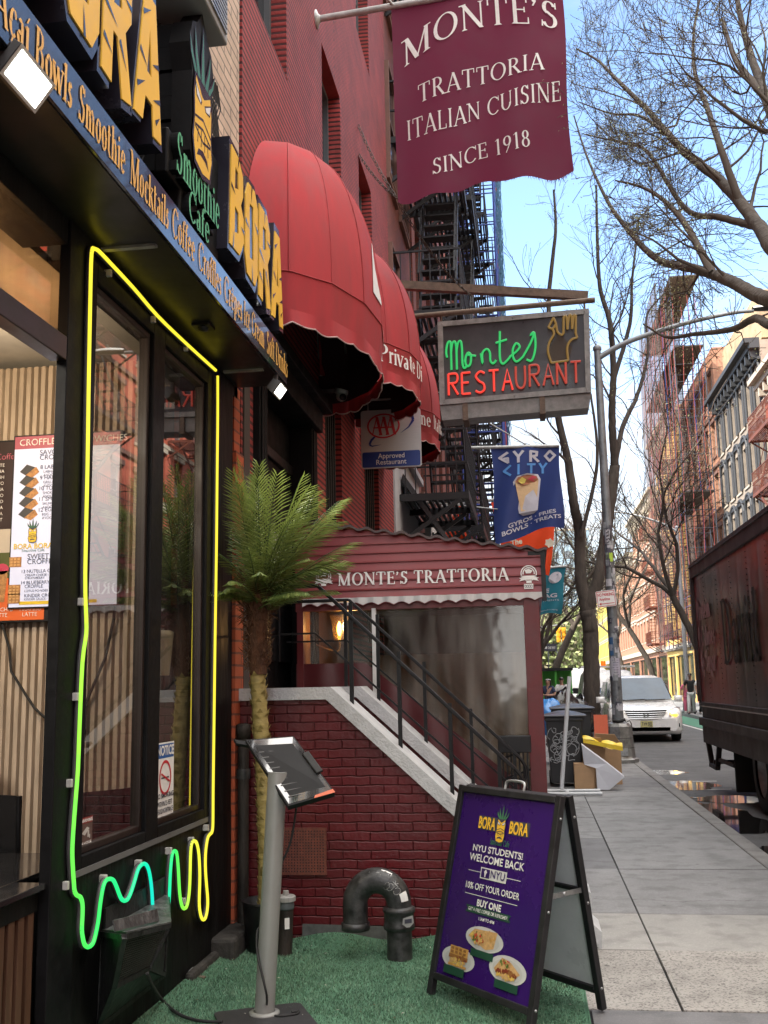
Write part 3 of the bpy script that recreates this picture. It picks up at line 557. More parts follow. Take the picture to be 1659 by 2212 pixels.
line_rows(mb, fr, (('SAVORY', .04, .15, h_ * .885), ('CROFFLES', .04, .15, h_ * .855), ('SWEET', .04, .1, h_ * .275), ('CROFFLES', .04, .1, h_ * .245), ('13 NUTELLA CREAM CHEESE', .026, .07, h_ * .195), ('CREAM CHEESE - NUTELLA', .018, .09, h_ * .175),
    ('STRAWBERRY', .018, .09, h_ * .158), ('14 BLUEBERRY CREAM', .026, .07, h_ * .13), ('CROFFLE', .026, .09, h_ * .108), ('LOTUS POWDER - BLUEBERRY', .018, .09, h_ * .085), ('KINDER CROFFLE', .026, .09, h_ * .055), ('KINDER SAUCE - WHIPPED', .018, .09, h_ * .037)), 3)
pineapple(mb, fr, (.125, h_ * .45), .062, 6, 7, 3, 8)
letter(mb, sans('BORA BORA', .02), fr, .04, None, 'c', 6, .004, (.13, h_ * .335)); letter(mb, sans('Smoothie Cafe'), fr, .022, None, 'c', 7, .004, (.13, h_ * .317))
for yy, m_ in ((.26, 5), (.1, 5), (.05, 5)): waffle(mb, fr, (.03, h_ * yy), .07, .055, 5, 9)
shape(mb, rect(.06, .012, .5, .03), fr, 6, .003)
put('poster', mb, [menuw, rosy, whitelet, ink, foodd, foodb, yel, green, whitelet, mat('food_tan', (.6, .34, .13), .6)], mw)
a2 = PY(RW - .05, -60, 955); b2 = PY(RW - .05, 94, 1338)
md = thing('drinks_menu', 'dark and orange coffee menu poster half behind the white menu', 'menu board', (b2.x - .3, RW - .03, b2.z))
mb = MB(); mb.box((b2.x - .8, RW - .045, b2.z - .01), (b2.x + .03, RW - .01, a2.z)); put('board', mb, blackm, md)
fr = ((b2.x - .8, RW - .047, b2.z), UX, UZ, (0, -1, 0)); mb = MB(); H2 = a2.z - b2.z
shape(mb, rect(0, H2 * .5, .8, H2 - .01), fr, 0, .001); shape(mb, rect(0, 0, .8, H2 * .23), fr, 1, .001); shape(mb, rect(0, H2 * .23, .8, H2 * .37), fr, 2, .001); shape(mb, rect(0, H2 * .37, .8, H2 * .5), fr, 3, .001)
for i, t in enumerate(('ICED LATTE', 'ICED MOCHA', 'ICED SPANISH', 'CARAMEL MACCHIATO', 'ICED MOCHA', 'ICED AMERICANO', 'ICED', 'Y MOCHA BOBA', 'CARAMEL BOBA', 'SUGAR OAT')): letter(mb, sans(t), fr, .026, None, 'r', 4, .003, (.54, H2 * (.85 - i * .034)))
letter(mb, sans('Cold Coffee'), fr, .05, None, 'r', 5, .003, (.62, H2 * .89))
letter(mb, sans('PISTACHIO'), fr, .03, None, 'c', 4, .003, (.55, .05)); letter(mb, sans('LATTE'), fr, .03, None, 'c', 4, .003, (.55, .02)); letter(mb, sans('TIRAMISU'), fr, .03, None, 'c', 4, .003, (.72, .05)); letter(mb, sans('LATTE'), fr, .03, None, 'c', 4, .003, (.72, .02))
shape(mb, [(.5, .1), (.57, .1), (.585, .27), (.485, .27)], fr, 6, .003); shape(mb, ell(.04, .03, 14, c=(.55, H2 * .28)), fr, 7, .003)
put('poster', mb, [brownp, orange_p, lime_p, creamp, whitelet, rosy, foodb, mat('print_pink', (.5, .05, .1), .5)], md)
mb = MB(); p = [PY(RW - .03, *q) for q in ((4, 1345), (20, 1400), (24, 1450), (55, 1500), (75, 1530), (110, 1562), (150, 1590))]
tagged = put('power_cable', mb.tube(p, .007, 6), rubber, label='thin black cable hanging down the fluted wall below the menus', cat='cable', loc=p[0])
p = [PY(RW - .03, *q) for q in ((252, 1280), (245, 1340), (228, 1420), (185, 1520), (182, 1600))]
put('power_cable', MB().tube(p, .008, 6), rubber, label='long black cable on the fluted wall behind the left window pane', cat='cable', loc=p[0])
# things deeper in the shop behind the right pane
fz = thing('drinks_fridge', 'dark upright fridge behind the right window pane', 'fridge', (-2.5, 6.1, 0))
mb = MB(); mb.box((-2.75, 5.95, 0), (-2.15, 6.3, 2.0)); put('cabinet', mb, blackm, fz, bevel=.01)
mb = MB(); mb.box((-2.7, 5.93, .3), (-2.2, 5.95, 1.9)); put('door', mb, mat('fridge_glass', (.03, .04, .04), .1, emit=(.4, .5, .45), estr=.05), fz)
bl = thing('blender_jug', 'pale plastic blender jug on the shelf behind the right pane', 'jug', (-2.02, 5.6, 1.5))
mb = MB(); mb.lathe([(.05, 1.5), (.055, 1.55), (.06, 1.58)], (-2.05, 5.6, 0), n=14); put('base', mb, blackm, bl)
mb = MB(); mb.lathe([(.045, 1.58), (.065, 1.8), (.066, 1.82), (.05, 1.83)], (-2.05, 5.6, 0), n=14); put('jug', mb, mat('milky_plastic', (.6, .58, .4), .4), bl)
sh_ = MB(); sh_.box((-2.4, 5.45, 1.46), (-1.92, 5.9, 1.498)); sh_.box((-2.4, 5.45, .9), (-1.92, 5.9, 1.46), 1)
put('cupboard', sh_, [blackm, mat('dark_cupboard', (.05, .04, .035), .5)], label='dark cupboard with a black top behind the right window pane', cat='counter', loc=(-2.1, 5.6, .0), bevel=.004)
mb = MB(); mb.ball((-2.12, 5.42, 1.82), .1, 16); mb.tube([(-2.12, 5.42, 1.9), (-2.12, 5.42, 3.36)], .004, 5); put('coconut_lamp', mb, mat('husk_green', (.14, .15, .05), .7, var=.3, scale=20), label='round green coconut ornament hung behind the left window pane', cat='ornament', loc=(-2.12, 5.42, 1.9))
# ceiling lamp glow seen through the transom
lt = thing('pendant_lamp', 'warm glowing pendant lamp inside behind the transom pane', 'lamp', (-2.6, 4.2, 3.3))
mb = MB(); mb.tube([(-2.6, 4.2, 3.36), (-2.6, 4.2, 3.22)], .006, 6); mb.lathe([(.05, 3.24), (.09, 3.17), (.1, 3.13)], (-2.6, 4.2, 0)); put('shade', mb, blackm, lt)
mb = MB(); mb.ball((-2.6, 4.2, 3.15), .045, 10); put('bulb', mb, glow('warm_bulb', (1, .62, .25), 14), lt)
def lamp(kind, name, loc, e, col, parent=None, size=.1, rot=None, sizey=None):
    l = bpy.data.lights.new(name, kind); l.energy = e; l.color = col
    if kind == 'AREA':
        l.size = size
        if sizey: l.shape = 'RECTANGLE'; l.size_y = sizey
    else: l.shadow_soft_size = size
    o = bpy.data.objects.new(name, l); C.objects.link(o)
    if parent: o.parent = parent; o.location = Vector(loc) - origin_of(parent)
    else: o.location = loc
    if rot: o.rotation_euler = rot
    return o
lamp('POINT', 'pendant_light', (-2.6, 4.2, 3.0), 14, (1, .75, .48), lt, .06)
pl2 = thing('ceiling_panel_lamp', 'lit white ceiling panel lamp inside the shop', 'lamp', (-2.9, 2.9, 3.35))
mb = MB(); mb.box((-3.2, 2.6, 3.335), (-2.6, 3.2, 3.36)); put('panel', mb, glow('panel_glow', (1, .93, .82), 3), pl2)
lamp('AREA', 'panel_light', (-2.9, 2.9, 3.32), 30, (1, .9, .76), pl2, .55)
# LED rope around the window
rope = thing('neon_rope_light', 'glowing yellow and green LED rope looped round the shop window', 'rope light', (FX + .04, 4.9, .5))
L6 = lambda q: (q[0] / 3, q[1] / 3 + 1659)
left = [(205, 538), (198, 545), (195, 640), (191, 860), (189, 1000), (184, 1240), (186, 1330), (186, 1370), (178, 1430), (172, 1560)] + [L6(q) for q in ((505, 0), (490, 200), (475, 400), (468, 560), (478, 740), (484, 800), (500, 826), (520, 836), (534, 880), (534, 960), (530, 1050), (540, 1120), (552, 1150), (570, 1160), (590, 1150), (610, 1115), (635, 1000), (648, 890), (662, 800), (675, 750), (690, 726), (714, 718), (735, 728), (755, 770), (775, 825), (790, 852), (806, 860), (825, 852), (845, 815), (870, 740), (890, 670), (905, 640), (925, 622), (942, 622), (958, 645), (972, 700), (984, 800), (992, 960), (994, 990))]
rgt = [L6(q) for q in ((1083, 1030), (1088, 960), (1097, 820), (1103, 680), (1112, 580), (1122, 545), (1134, 537), (1146, 560), (1155, 660), (1162, 790), (1172, 870), (1184, 904), (1197, 910), (1212, 890), (1224, 820), (1230, 720), (1234, 560), (1242, 490), (1258, 472), (1275, 490), (1288, 560), (1294, 700), (1290, 870), (1297, 940), (1308, 975), (1320, 983), (1332, 968), (1342, 920), (1345, 850), (1336, 740), (1330, 640), (1332, 540), (1345, 455), (1360, 430), (1374, 412), (1379, 350), (1380, 180), (1382, 0))] + [(462, 1560), (464, 1400), (467, 1200), (469, 1000), (470, 900), (470, 812)]
top = [(205, 538), (213, 542), (240, 570), (290, 624), (340, 682), (400, 740), (466, 800)]
def smooth(P, n=3):
    out = []
    for i in range(len(P) - 1):
        p0, p1, p2, p3 = P[max(i - 1, 0)], P[i], P[i + 1], P[min(i + 2, len(P) - 1)]
        for k in range(n):
            t = k / n; out.append(.5 * ((2 * p1) + (p2 - p0) * t + (2 * p0 - 5 * p1 + 4 * p2 - p3) * t * t + (3 * p1 - p0 - 3 * p2 + p3) * t ** 3))
    return out + [P[-1]]
keys = [(0, (1, .80, .04)), (.16, (.95, .9, .05)), (.34, (.45, 1, .05)), (.55, (.16, 1, .08)), (.75, (.03, 1, .16)), (.92, (.0, .95, .42)), (1, (.0, .85, .62))]
def hue(t):
    for (a, c), (b, d) in zip(keys, keys[1:]):
        if t <= b: f = (t - a) / (b - a); return tuple(x * (1 - f) + y * f for x, y in zip(c, d))
NH = 28; nm = [glow('led_hue_%d' % i, hue(i / (NH - 1)), .62 - .12 * i / NH) for i in range(NH)]
def neon_run(pts, key):
    P = smooth([PX(FX + .035, *q) for q in pts]); mb = MB(); bk = MB()
    for i in range(len(P) - 1): mb.tube([P[i], P[i + 1]], .0085, 8, min(NH - 1, int(key(i / (len(P) - 1)) * NH)), caps=False)
    bk.tube([p - Vector((.013, 0, 0)) for p in P], .0115, 6, 0)
    put('led_tube', mb, nm, rope); put('rope_backing', bk, mat('clear_silicone_grey', (.05, .05, .05), .5), rope)
neon_run(left, lambda t: t * .55 / .25 if t < .25 else .55 + (t - .25) * .45 / .75)
neon_run(rgt, lambda t: 1 - t * .75 / .35 if t < .35 else max(0, .25 - (t - .35) * .6))
neon_run(top, lambda t: 0)
clipm = mat('clear_clip', (.45, .45, .42), .35)
for q in ((188, 1035), (179, 1300), (168, 1505), (155, 1692), (147, 1913), (230, 1898), (305, 1865), (370, 1838), (400, 1947), (418, 1815), (450, 1788), (240, 590), (335, 690), (405, 752)):
    p = PX(FX + .03, *q); mb = MB(); mb.box((FX, p.y - .010, p.z - .016), (FX + .032, p.y + .010, p.z + .016)); put('mounting_clip', mb, clipm, rope, bevel=.003)
# stickers on the glass
ns = thing('notice_sticker', 'white no smoking notice sticker on the right shop window', 'sticker', (FX - .02, 5.1, 1.3))
a = PX(FX - .026, 341, 1606); b = PX(FX - .026, 374, 1780); fr = FRX(FX - .0275, a.y, b.z + .03); w_ = b.y - a.y; h_ = a.z - b.z - .03
mb = MB(); shape(mb, rect(-.02, 0, w_, h_), fr, 0, .0005); shape(mb, rect(-.015, h_ * .80, w_ - .006, h_ - .008), fr, 1, .001)
letter(mb, sans('NOTICE', .03), fr, h_ * .17, w_ * 1.0, 'c', 0, .002, (w_ * .47, h_ * .84)); ring(mb, w_ * .36, w_ * .36, w_ * .06, fr, 2, .002, (w_ * .47, h_ * .55))
shape(mb, [(w_ * .2, h_ * .60), (w_ * .25, h_ * .615), (w_ * .76, h_ * .5), (w_ * .71, h_ * .485)], fr, 2, .0025); shape(mb, rect(w_ * .24, h_ * .54, w_ * .7, h_ * .56), fr, 3, .0015)
for t, y_, s_ in (('NO SMOKING', .3, 1.05), ('WITHIN 25 FEET', .2, .9), ('OF BUILDING ENTRANCE', .11, 1.0)): letter(mb, sans(t, .02), fr, h_ * .085, w_ * s_, 'c', 3, .002, (w_ * .45, h_ * y_))
put('sheet', mb, [whitelet, mat('notice_blue', (.02, .1, .33), .5, var=.05), mat('sign_red', (.5, .02, .03), .5, var=.05), ink], ns)
wn_ = thing('camera_warning_sticker', 'red and clear surveillance warning sticker low on the left window', 'sticker', (FX - .02, 4.2, 1.0))
a = PX(FX - .026, 174, 1758); b = PX(FX - .026, 200, 1832); fr = FRX(FX - .0275, a.y - .005, b.z + .01); w_ = b.y - a.y; h_ = a.z - b.z - .03
mb = MB(); shape(mb, rect(0, h_ * .8, w_, h_), fr, 0, .001); shape(mb, rect(0, 0, w_, h_ * .8), fr, 3, .0005); letter(mb, sans('WARNING', .03), fr, h_ * .15, w_ * .92, 'c', 1, .002, (w_ * .5, h_ * .85)); letter(mb, sans('24 HOUR', .02), fr, h_ * .13, w_ * .85, 'c', 1, .002, (w_ * .5, h_ * .13)); letter(mb, sans('VIDEO SURVEILLANCE'), fr, h_ * .06, w_ * .95, 'c', 1, .002, (w_ * .5, h_ * .04))
shape(mb, [(w_ * .15, h_ * .5), (w_ * .55, h_ * .68), (w_ * .75, h_ * .62), (w_ * .4, h_ * .42)], fr, 2, .002); shape(mb, rect(w_ * .6, h_ * .34, w_ * .72, h_ * .56), fr, 2, .0022); shape(mb, rect(w_ * .72, h_ * .3, w_ * .8, h_ * .42), fr, 2, .0024)
put('sheet', mb, [mat('warning_red', (.22, .03, .025), .5), whitelet, mat('sticker_grey', (.45, .43, .4), .5), mat('sticker_brown', (.1, .06, .05), .5)], wn_)

# ---------------------------------------------------------------- fascia sign strip and raised letters
fas = thing('fascia_sign', 'long black fascia strip with gold menu words over the shop window', 'sign', (-1.5, 4, 3.45))
mb = MB(); mb.box((-1.515, -2, 3.445), (-1.5, 6.335, 3.655)); put('strip', mb, mat('gloss_black_sign', (.018, .02, .028), .16, var=.25, scale=3, bump=.02, bscale=3, spec=.6, coat=.3), fas, bevel=.002)
def fy(x): return PX(-1.5, x, 44 + 1.243 * x).y
mb = MB()
for t, x0, x1, up in (('Açaí Bowls', -14, 154, 0), ('Smoothie', 167, 268, 0), ('Mocktails', 279, 363, 0), ('Coffee', 370, 419, 0), ('Croffles', 427, 477, 0), ('Crêpes', 483, 522, 0), ('Ice Cream', 526, 570, 0), ('Soft Drinks', 575, 620, 0)):
    y0, y1 = fy(x0), fy(x1); letter(mb, serif(t, .17, .06), FRX(-1.5, y0, 3.49), .14, y1 - y0, 'l', 0, .003)
put('lettering', mb, goldlet, fas)
BL = {  # chunky cracked letters, unit box 1 high: (width, outer loop, holes)
 'B': (.62, [(0, 0), (.05, 1.0), (.36, .98), (.55, .86), (.56, .66), (.46, .54), (.58, .44), (.6, .2), (.42, .02)], [[(.2, .62), (.21, .84), (.34, .82), (.36, .66)], [(.2, .18), (.2, .44), (.36, .42), (.38, .22)]]),
 'O': (.62, [(.1, .02), (0, .2), (.02, .82), (.14, .98), (.45, 1.0), (.6, .86), (.6, .16), (.48, 0)], [[(.22, .22), (.2, .78), (.38, .8), (.4, .24)]]),
 'R': (.64, [(0, 0), (.02, 1), (.42, 1), (.58, .86), (.58, .6), (.46, .47), (.62, .02), (.42, -.02), (.3, .36), (.21, .36), (.2, -.01)], [[(.21, .56), (.21, .82), (.36, .82), (.38, .6)]]),
 'A': (.66, [(0, -.02), (.2, 1), (.46, 1), (.66, .0), (.46, -.02), (.42, .2), (.25, .2), (.2, 0)], [[(.28, .4), (.33, .74), (.39, .4)]]),
}
CR = {'B': [((.03, .6), (.22, .55)), ((.36, .98), (.3, .84)), ((.6, .3), (.44, .32)), ((.12, 0), (.16, .2))], 'O': [((.0, .55), (.2, .5)), ((.3, 1), (.26, .8)), ((.6, .6), (.42, .66)), ((.34, 0), (.3, .2))],
      'R': [((.02, .5), (.3, .42)), ((.3, 1), (.28, .84)), ((.58, .7), (.4, .72)), ((.34, .36), (.5, .2)), ((.02, .25), (.2, .18))], 'A': [((.1, .5), (.28, .42)), ((.16, .8), (.34, .9)), ((.6, .3), (.42, .24)), ((.05, .2), (.23, .3)), ((.55, .55), (.39, .5)), ((.5, .1), (.6, .18))]}
def curve_slab(loops, fr, depth, off=0.0, scale=1, at=(0, 0)):
    """filled outline with holes as a slab; returns (verts, faces) in the frame"""
    cu = bpy.data.curves.new('c', 'CURVE'); cu.dimensions = '2D'; cu.fill_mode = 'BOTH'; cu.extrude = depth / 2; cu.offset = off
    for lp in loops:
        sp = cu.splines.new('POLY'); sp.points.add(len(lp) - 1); sp.use_cyclic_u = True
        for p, q in zip(sp.points, lp): p.co = (q[0] * scale + at[0], q[1] * scale + at[1], 0, 1)
    ob = bpy.data.objects.new('c', cu); me = bpy.data.meshes.new_from_object(ob); o, u, v, n = [Vector(t) for t in fr]
    vs = [o + u * p.co.x + v * p.co.y + n * (p.co.z - depth / 2) for p in me.vertices]; fs = [tuple(p.vertices) for p in me.polygons]
    bpy.data.objects.remove(ob); bpy.data.meshes.remove(me); bpy.data.curves.remove(cu); return vs, fs
def bora(label, y0, y1, zs, h):
    t = thing('channel_letter_sign', label, 'sign', (-1.55, (y0 + y1) / 2, 3.66), 'raised yellow letter signs over the fascia')
    tot = sum(BL[c][0] for c in 'BORA') + .12; sx = (y1 - y0) / tot; x = 0
    for c, z0 in zip('BORA', zs):
        w, outer, holes = BL[c]; f2 = lambda lp: [(p[0] * sx + x, p[1] * h) for p in lp]; back = MB(); facem = MB()
        cx, cy = sum(p[0] for p in outer) / len(outer), sum(p[1] for p in outer) / len(outer)
        grow = [((p[0] + (p[0] - cx) * .16) * sx + x, (p[1] + (p[1] - cy) * .13) * h) for p in outer]
        vs, fs = curve_slab([grow], FRX(-1.5, y0, z0), .27); back.add(vs, fs, 0); fr_ = (Vector((-1.494, y0, z0)), UY, UZ, UX)
        vs, fs = curve_slab([f2(outer)] + [f2(hh) for hh in holes], fr_, .006); facem.add(vs, fs, 0)
        for (a0, b0), (a1, b1) in CR[c]:
            d = Vector((a1 - a0, b1 - b0)); nn = Vector((-d.y, d.x)).normalized() * .022
            shape(facem, f2([(a0 + nn.x, b0 + nn.y), (a0 - nn.x, b0 - nn.y), (a1, b1)]), fr_, 1, .002)
        x += w * sx + .04 * sx
        bb = put('letter_box', back, charcoal, t); put('letter_face', facem, [yellowlet, charcoal], bb)
    mb = MB(); mb.box((-1.76, y0 - .05, 3.67), (-1.62, y1 + .05, 3.84)); mb.box((-1.82, y0 + .1, 3.84), (-1.76, y1 - .1, 4.2)); put('raceway', mb, black, t)
    for k in range(4): put('indicator_light', MB().ball((-1.545, y0 + (k + .5) * (y1 - y0) / 4, 3.68), .005, 6), glow('pin_light', (1, 1, 1), 3), t)
bora('raised yellow word sign on black boxes, left of the pineapple sign', 2.72, 3.98, (3.86, 3.82, 3.8, 3.83), .6)
bora('raised yellow word sign on black boxes beside the first red awning', 5.02, 6.22, (3.84, 3.8, 3.78, 3.78), .58)
mb = MB(); mb.box((-1.83, 4.72, 3.7), (-1.56, 5.02, 4.3)); put('sign_cabinet', mb, black, label='plain black box behind the left end of the second yellow letter sign', cat='sign box', loc=(-1.7, 4.9, 3.7), bevel=.004)
pn = thing('pineapple_sign', 'tall raised pineapple logo sign between the two yellow word signs', 'sign', (-1.6, 4.53, 4.0))
mb = MB(); fr = FRX(-1.5, 4.54, 4.43)
vs, fs = curve_slab([[(-.15, .02), (-.16, -.4), (-.1, -.48), (.1, -.48), (.16, -.4), (.15, .02), (.2, .14), (.15, .28), (.08, .32), (0, .42), (-.08, .32), (-.15, .28), (-.2, .14)]], fr, .1); mb.add(vs, fs)
for k in range(6): mb.box((-1.82, 4.4 + .012 * (k % 2), 3.95 + k * .13), (-1.6, 4.68 - .01 * (k % 3), 4.05 + k * .13 + .02))
put('backing_box', mb, black, pn)
mb = MB(); pineapple(mb, fr, (0, .0), .37, 0, 1, 2, 3, .004); put('logo_face', mb, [yellowlet, mat('pineapple_leaf', (.035, .2, .13), .4, var=.2), charcoal, whitelet], pn)
def script_sign(label, txt, y0, y1, z, h):
    t = thing('script_letter_sign', label, 'sign', (-1.52, y0, z)); w = serif(txt, .15, .06)
    back = MB(); letter(back, w, FRX(-1.5, y0, z), h, y1 - y0, 'l', 0, -.03); 
    fronts = MB(); letter(fronts, w, FRX(-1.5, y0, z), h, y1 - y0, 'l', 0, .0)
    edge = MB(); edge.box((-1.60, y0 - .02, z - .02), (-1.535, y1 + .02, z + h * 1.02)); put('letter_backing', edge, black, t, bevel=.01)
    sides = MB(); vs, fs, _ = w
    o_ = MB(); letter(o_, w, FRX(-1.5, y0, z), h, y1 - y0, 'l', 0, .0)
    for f in o_.f: sides.prism([o_.v[i] - Vector((.001, 0, 0)) for i in f], (-.05, 0, 0))
    put('letter_sides', sides, black, t); put('lettering', fronts, greenlet, t)
a, b = PX(-1.5, 381, 352), PX(-1.5, 474, 470); script_sign('green raised word Smoothie under the pineapple logo', 'Smoothie', a.y, b.y, 3.83, .2)
a, b = PX(-1.5, 407, 455), PX(-1.5, 452, 510); script_sign('green raised word Cafe just above the fascia strip', 'Cafe', a.y, b.y, 3.68, .15)
# chain-link panel behind the signs
cl = MB()
for k in range(46):
    for sgn in (1, -1):
        pts = []
        for j in range(11):
            z = 3.9 + j * .12; y = 4.0 + k * .07 * .5 + sgn * .035 * (1 if j % 2 else -1); pts.append((-1.74 + .006 * sgn, y, z))
        cl.tube(pts, .004, 4)
put('chain_link_panel', cl, mat('black_wire', (.03, .03, .032), .5, .3), label='chain link mesh panel behind the pineapple sign', cat='mesh panel', loc=(-1.74, 4.5, 3.9))
for k in range(3):
    mb = MB(); mb.tube([(-1.78, 4.06 + k * .13, 3.7), (-1.78, 4.06 + k * .13, 5.4)], .035, 10)
    put('wall_conduit', mb, mat('pale_conduit', (.45, .46, .46), .5, var=.1), label='pale vertical conduit pipe behind the chain link panel, one of three', cat='pipe', loc=(-1.78, 4.06 + k * .13, 3.7), group='conduits behind the chain link')
ac = thing('air_conditioner', 'grey window air conditioner box on the tan brick wall', 'air conditioner', (FX + .2, 5.2, 5.6))
a = PX(FX + .38, 492, 100)
mb = MB(); mb.box((FX, a.y - .62, a.z), (FX + .38, a.y, a.z + .45)); put('casing', mb, mat('ac_grey', (.3, .31, .3), .5, var=.1), ac, bevel=.01)
mb = MB()
for k in range(14): mb.box((FX + .06, a.y - .005, a.z + .04 + k * .028), (FX + .33, a.y + .01, a.z + .055 + k * .028)); mb.box((FX + .375, a.y - .58, a.z + .04 + k * .028), (FX + .39, a.y - .04, a.z + .055 + k * .028))
put('grille', mb, steel, ac)
# flood lights
def flood(label, c, s, e):
    """flat LED flood light below the fascia, its lens facing down and out to the street"""
    t = thing('flood_light', label, 'flood light', c, 'lit flood lights on the fascia'); c = Vector(c); d = Vector((.80, 0, -.60)); w = Vector((.60, 0, .80)); l_ = Vector((0, 1, 0)); hw_ = s * .5
    q = lambda a, b, k: c + w * a * hw_ + l_ * b * s + d * k
    mb = MB(); mb.prism([q(-1, -1, -.004), q(1, -1, -.004), q(1, 1, -.004), q(-1, 1, -.004)], d * -.028)
    for k in range(9): mb.prism([q(-.8, -.9 + k * .22, -.032), q(.8, -.9 + k * .22, -.032), q(.8, -.86 + k * .22, -.032), q(-.8, -.86 + k * .22, -.032)], d * -.03)
    mb.bar(c - d * .05, (c.x - .03, c.y, 3.447), .03, .02); put('housing', mb, mat('lamp_housing', (.06, .06, .06), .5), t, bevel=.003)
    mb = MB(); mb.add([q(-.8, -.86, .001), q(.8, -.86, .001), q(.8, .86, .001), q(-.8, .86, .001)], [(0, 1, 2, 3)]); mb.add([q(-1, -1, 0), q(1, -1, 0), q(1, 1, 0), q(-1, 1, 0)], [(0, 1, 2, 3)], 1)
    put('lens', mb, [glow('flood_glow', (1, .97, .86), 6), white], t); lamp('AREA', 'flood_lamp', c + d * .02, e, (1, .95, .85), t, .12, tuple((-d).to_track_quat('Z', 'Y').to_euler()))
p = PX(-1.49, 62, 172); flood('lit flood light under the first words of the fascia, nearest the viewer', (p.x, p.y, p.z), .115, 5)
p = PX(-1.49, 608, 848); flood('lit flood light at the end of the fascia next to the first red awning', (p.x, p.y - .03, p.z), .085, 4)
# ---------------------------------------------------------------- the stoop
SY0, SY1 = 6.35, 7.72
stoop = thing('brick_stoop', 'maroon painted brick stoop with grey concrete copings beside the palm', 'stoop', (-1.2, 6.9, 0))
LZ = 1.45; XL, XE = -1.23, .22            # landing edge, foot of the slope
slope = (1.496 - .775) / (XL + .442)
def sz(x): return 1.496 + slope * (x - XL) if x > XL else 1.496
def side_wall(y0, y1, name):
    mb = MB(); P = [(FX, y0, 0), (.30, y0, 0), (.30, y0, sz(.30) - .07), (XL - .04, y0, sz(XL) - .07), (FX, y0, 1.425)]
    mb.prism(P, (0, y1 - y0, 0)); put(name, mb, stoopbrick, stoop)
    mb = MB(); t = .105
    mb.prism([(FX, y0 - .03, 1.425), (XL - .03, y0 - .03, 1.425), (.33, y0 - .03, sz(.33) - .085), (.33, y0 - .03, sz(.33) + .02), (XL, y0 - .03, 1.5), (FX, y0 - .03, 1.5)], (0, y1 - y0 + .06, 0))
    put('coping', mb, concrete, stoop, bevel=.008)
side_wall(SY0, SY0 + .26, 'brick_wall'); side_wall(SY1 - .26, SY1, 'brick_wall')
mb = MB(); nst = 8
for k in range(nst):
    x0 = XL - .42 + k * .19; z1 = LZ - .02 - (k + 1) * .165
    if z1 > 0: mb.box((x0, SY0 + .262, 0), (x0 + .21, SY1 - .262, z1))
put('steps', mb, mat('step_stone', (.12, .10, .1), .8, var=.2), stoop, bevel=.01)
mb = MB(); mb.box((FX, SY0 + .262, 0), (XL - .42, SY1 - .262, LZ - .02)); put('landing', mb, mat('step_stone', (.12, .10, .1)), stoop)
railm = mat('rail_black', (.0055, .0055, .0065), .38, 0, var=.2, bump=.1, spec=.3)
def railing(y, x_top, pz, posts, low):
    h = .60
    mb = MB(); z = lambda x: sz(x) + h * (1 - .25 * max(0, min(1, (x - XL) / 1.2))) + .04
    if x_top < XL - .05: mb.bar((FX + .02, y, z(XL)), (XL - .1, y, z(XL)), .045, .022)
    st = max(x_top, XL - .1)
    mb.bar((st, y, z(XL)), (-.13, y, z(-.13)), .045, .022)
    c = [(-.13, y, z(-.13)), (-.09, y, z(-.13) - .05), (-.07, y, z(-.13) - .11), (-.085, y, z(-.13) - .17), (-.13, y, z(-.13) - .19), (-.17, y, z(-.13) - .15)]
    mb.tube(smooth([Vector(q) for q in c], 4), .012, 8)
    put('handrail', mb, railm, stoop, bevel=.004)
    mb = MB(); mb.bar((FX + .02, y, z(XL) - .3), (XL - .12, y, z(XL) - .3), .012, .012); mb.bar((XL - .12, y, z(XL) - .3), (-.13, y, z(-.13) - .25), .012, .012); put('rail_bar', mb, railm, stoop)
    for x in posts:
        mb = MB(); mb.box((x - .012, y - .012, sz(x) - .02), (x + .012, y + .012, z(x))); put('baluster', mb, railm, stoop)
railing(SY0 + .1, -1.42, 0, (-1.12, -.82, -.51, -.22), 1)
railing(SY1 - .12, FX, 0, (-1.36, -1.12, -.78, -.45, -.15), 1)
mb = MB(); a = PY(6.34, 605, 1788); b = PY(6.34, 706, 1890); mb.box((a.x, 6.335, b.z), (b.x, 6.345, a.z))
vent = put('vent_panel', mb, mat('rusty_red_sheet', (.13, .035, .022), .6, var=.4, scale=25, bump=.3), stoop)
mb = MB()
for i in range(15):
    for j in range(15): mb.lathe([(.0001, 0), (.0042, 0)], (a.x + .02 + i * (b.x - a.x - .04) / 14, 6.3335, b.z + .02 + j * (a.z - b.z - .04) / 14), (0, -1, 0), 6)
put('vent_holes', mb, blackmatt, vent)

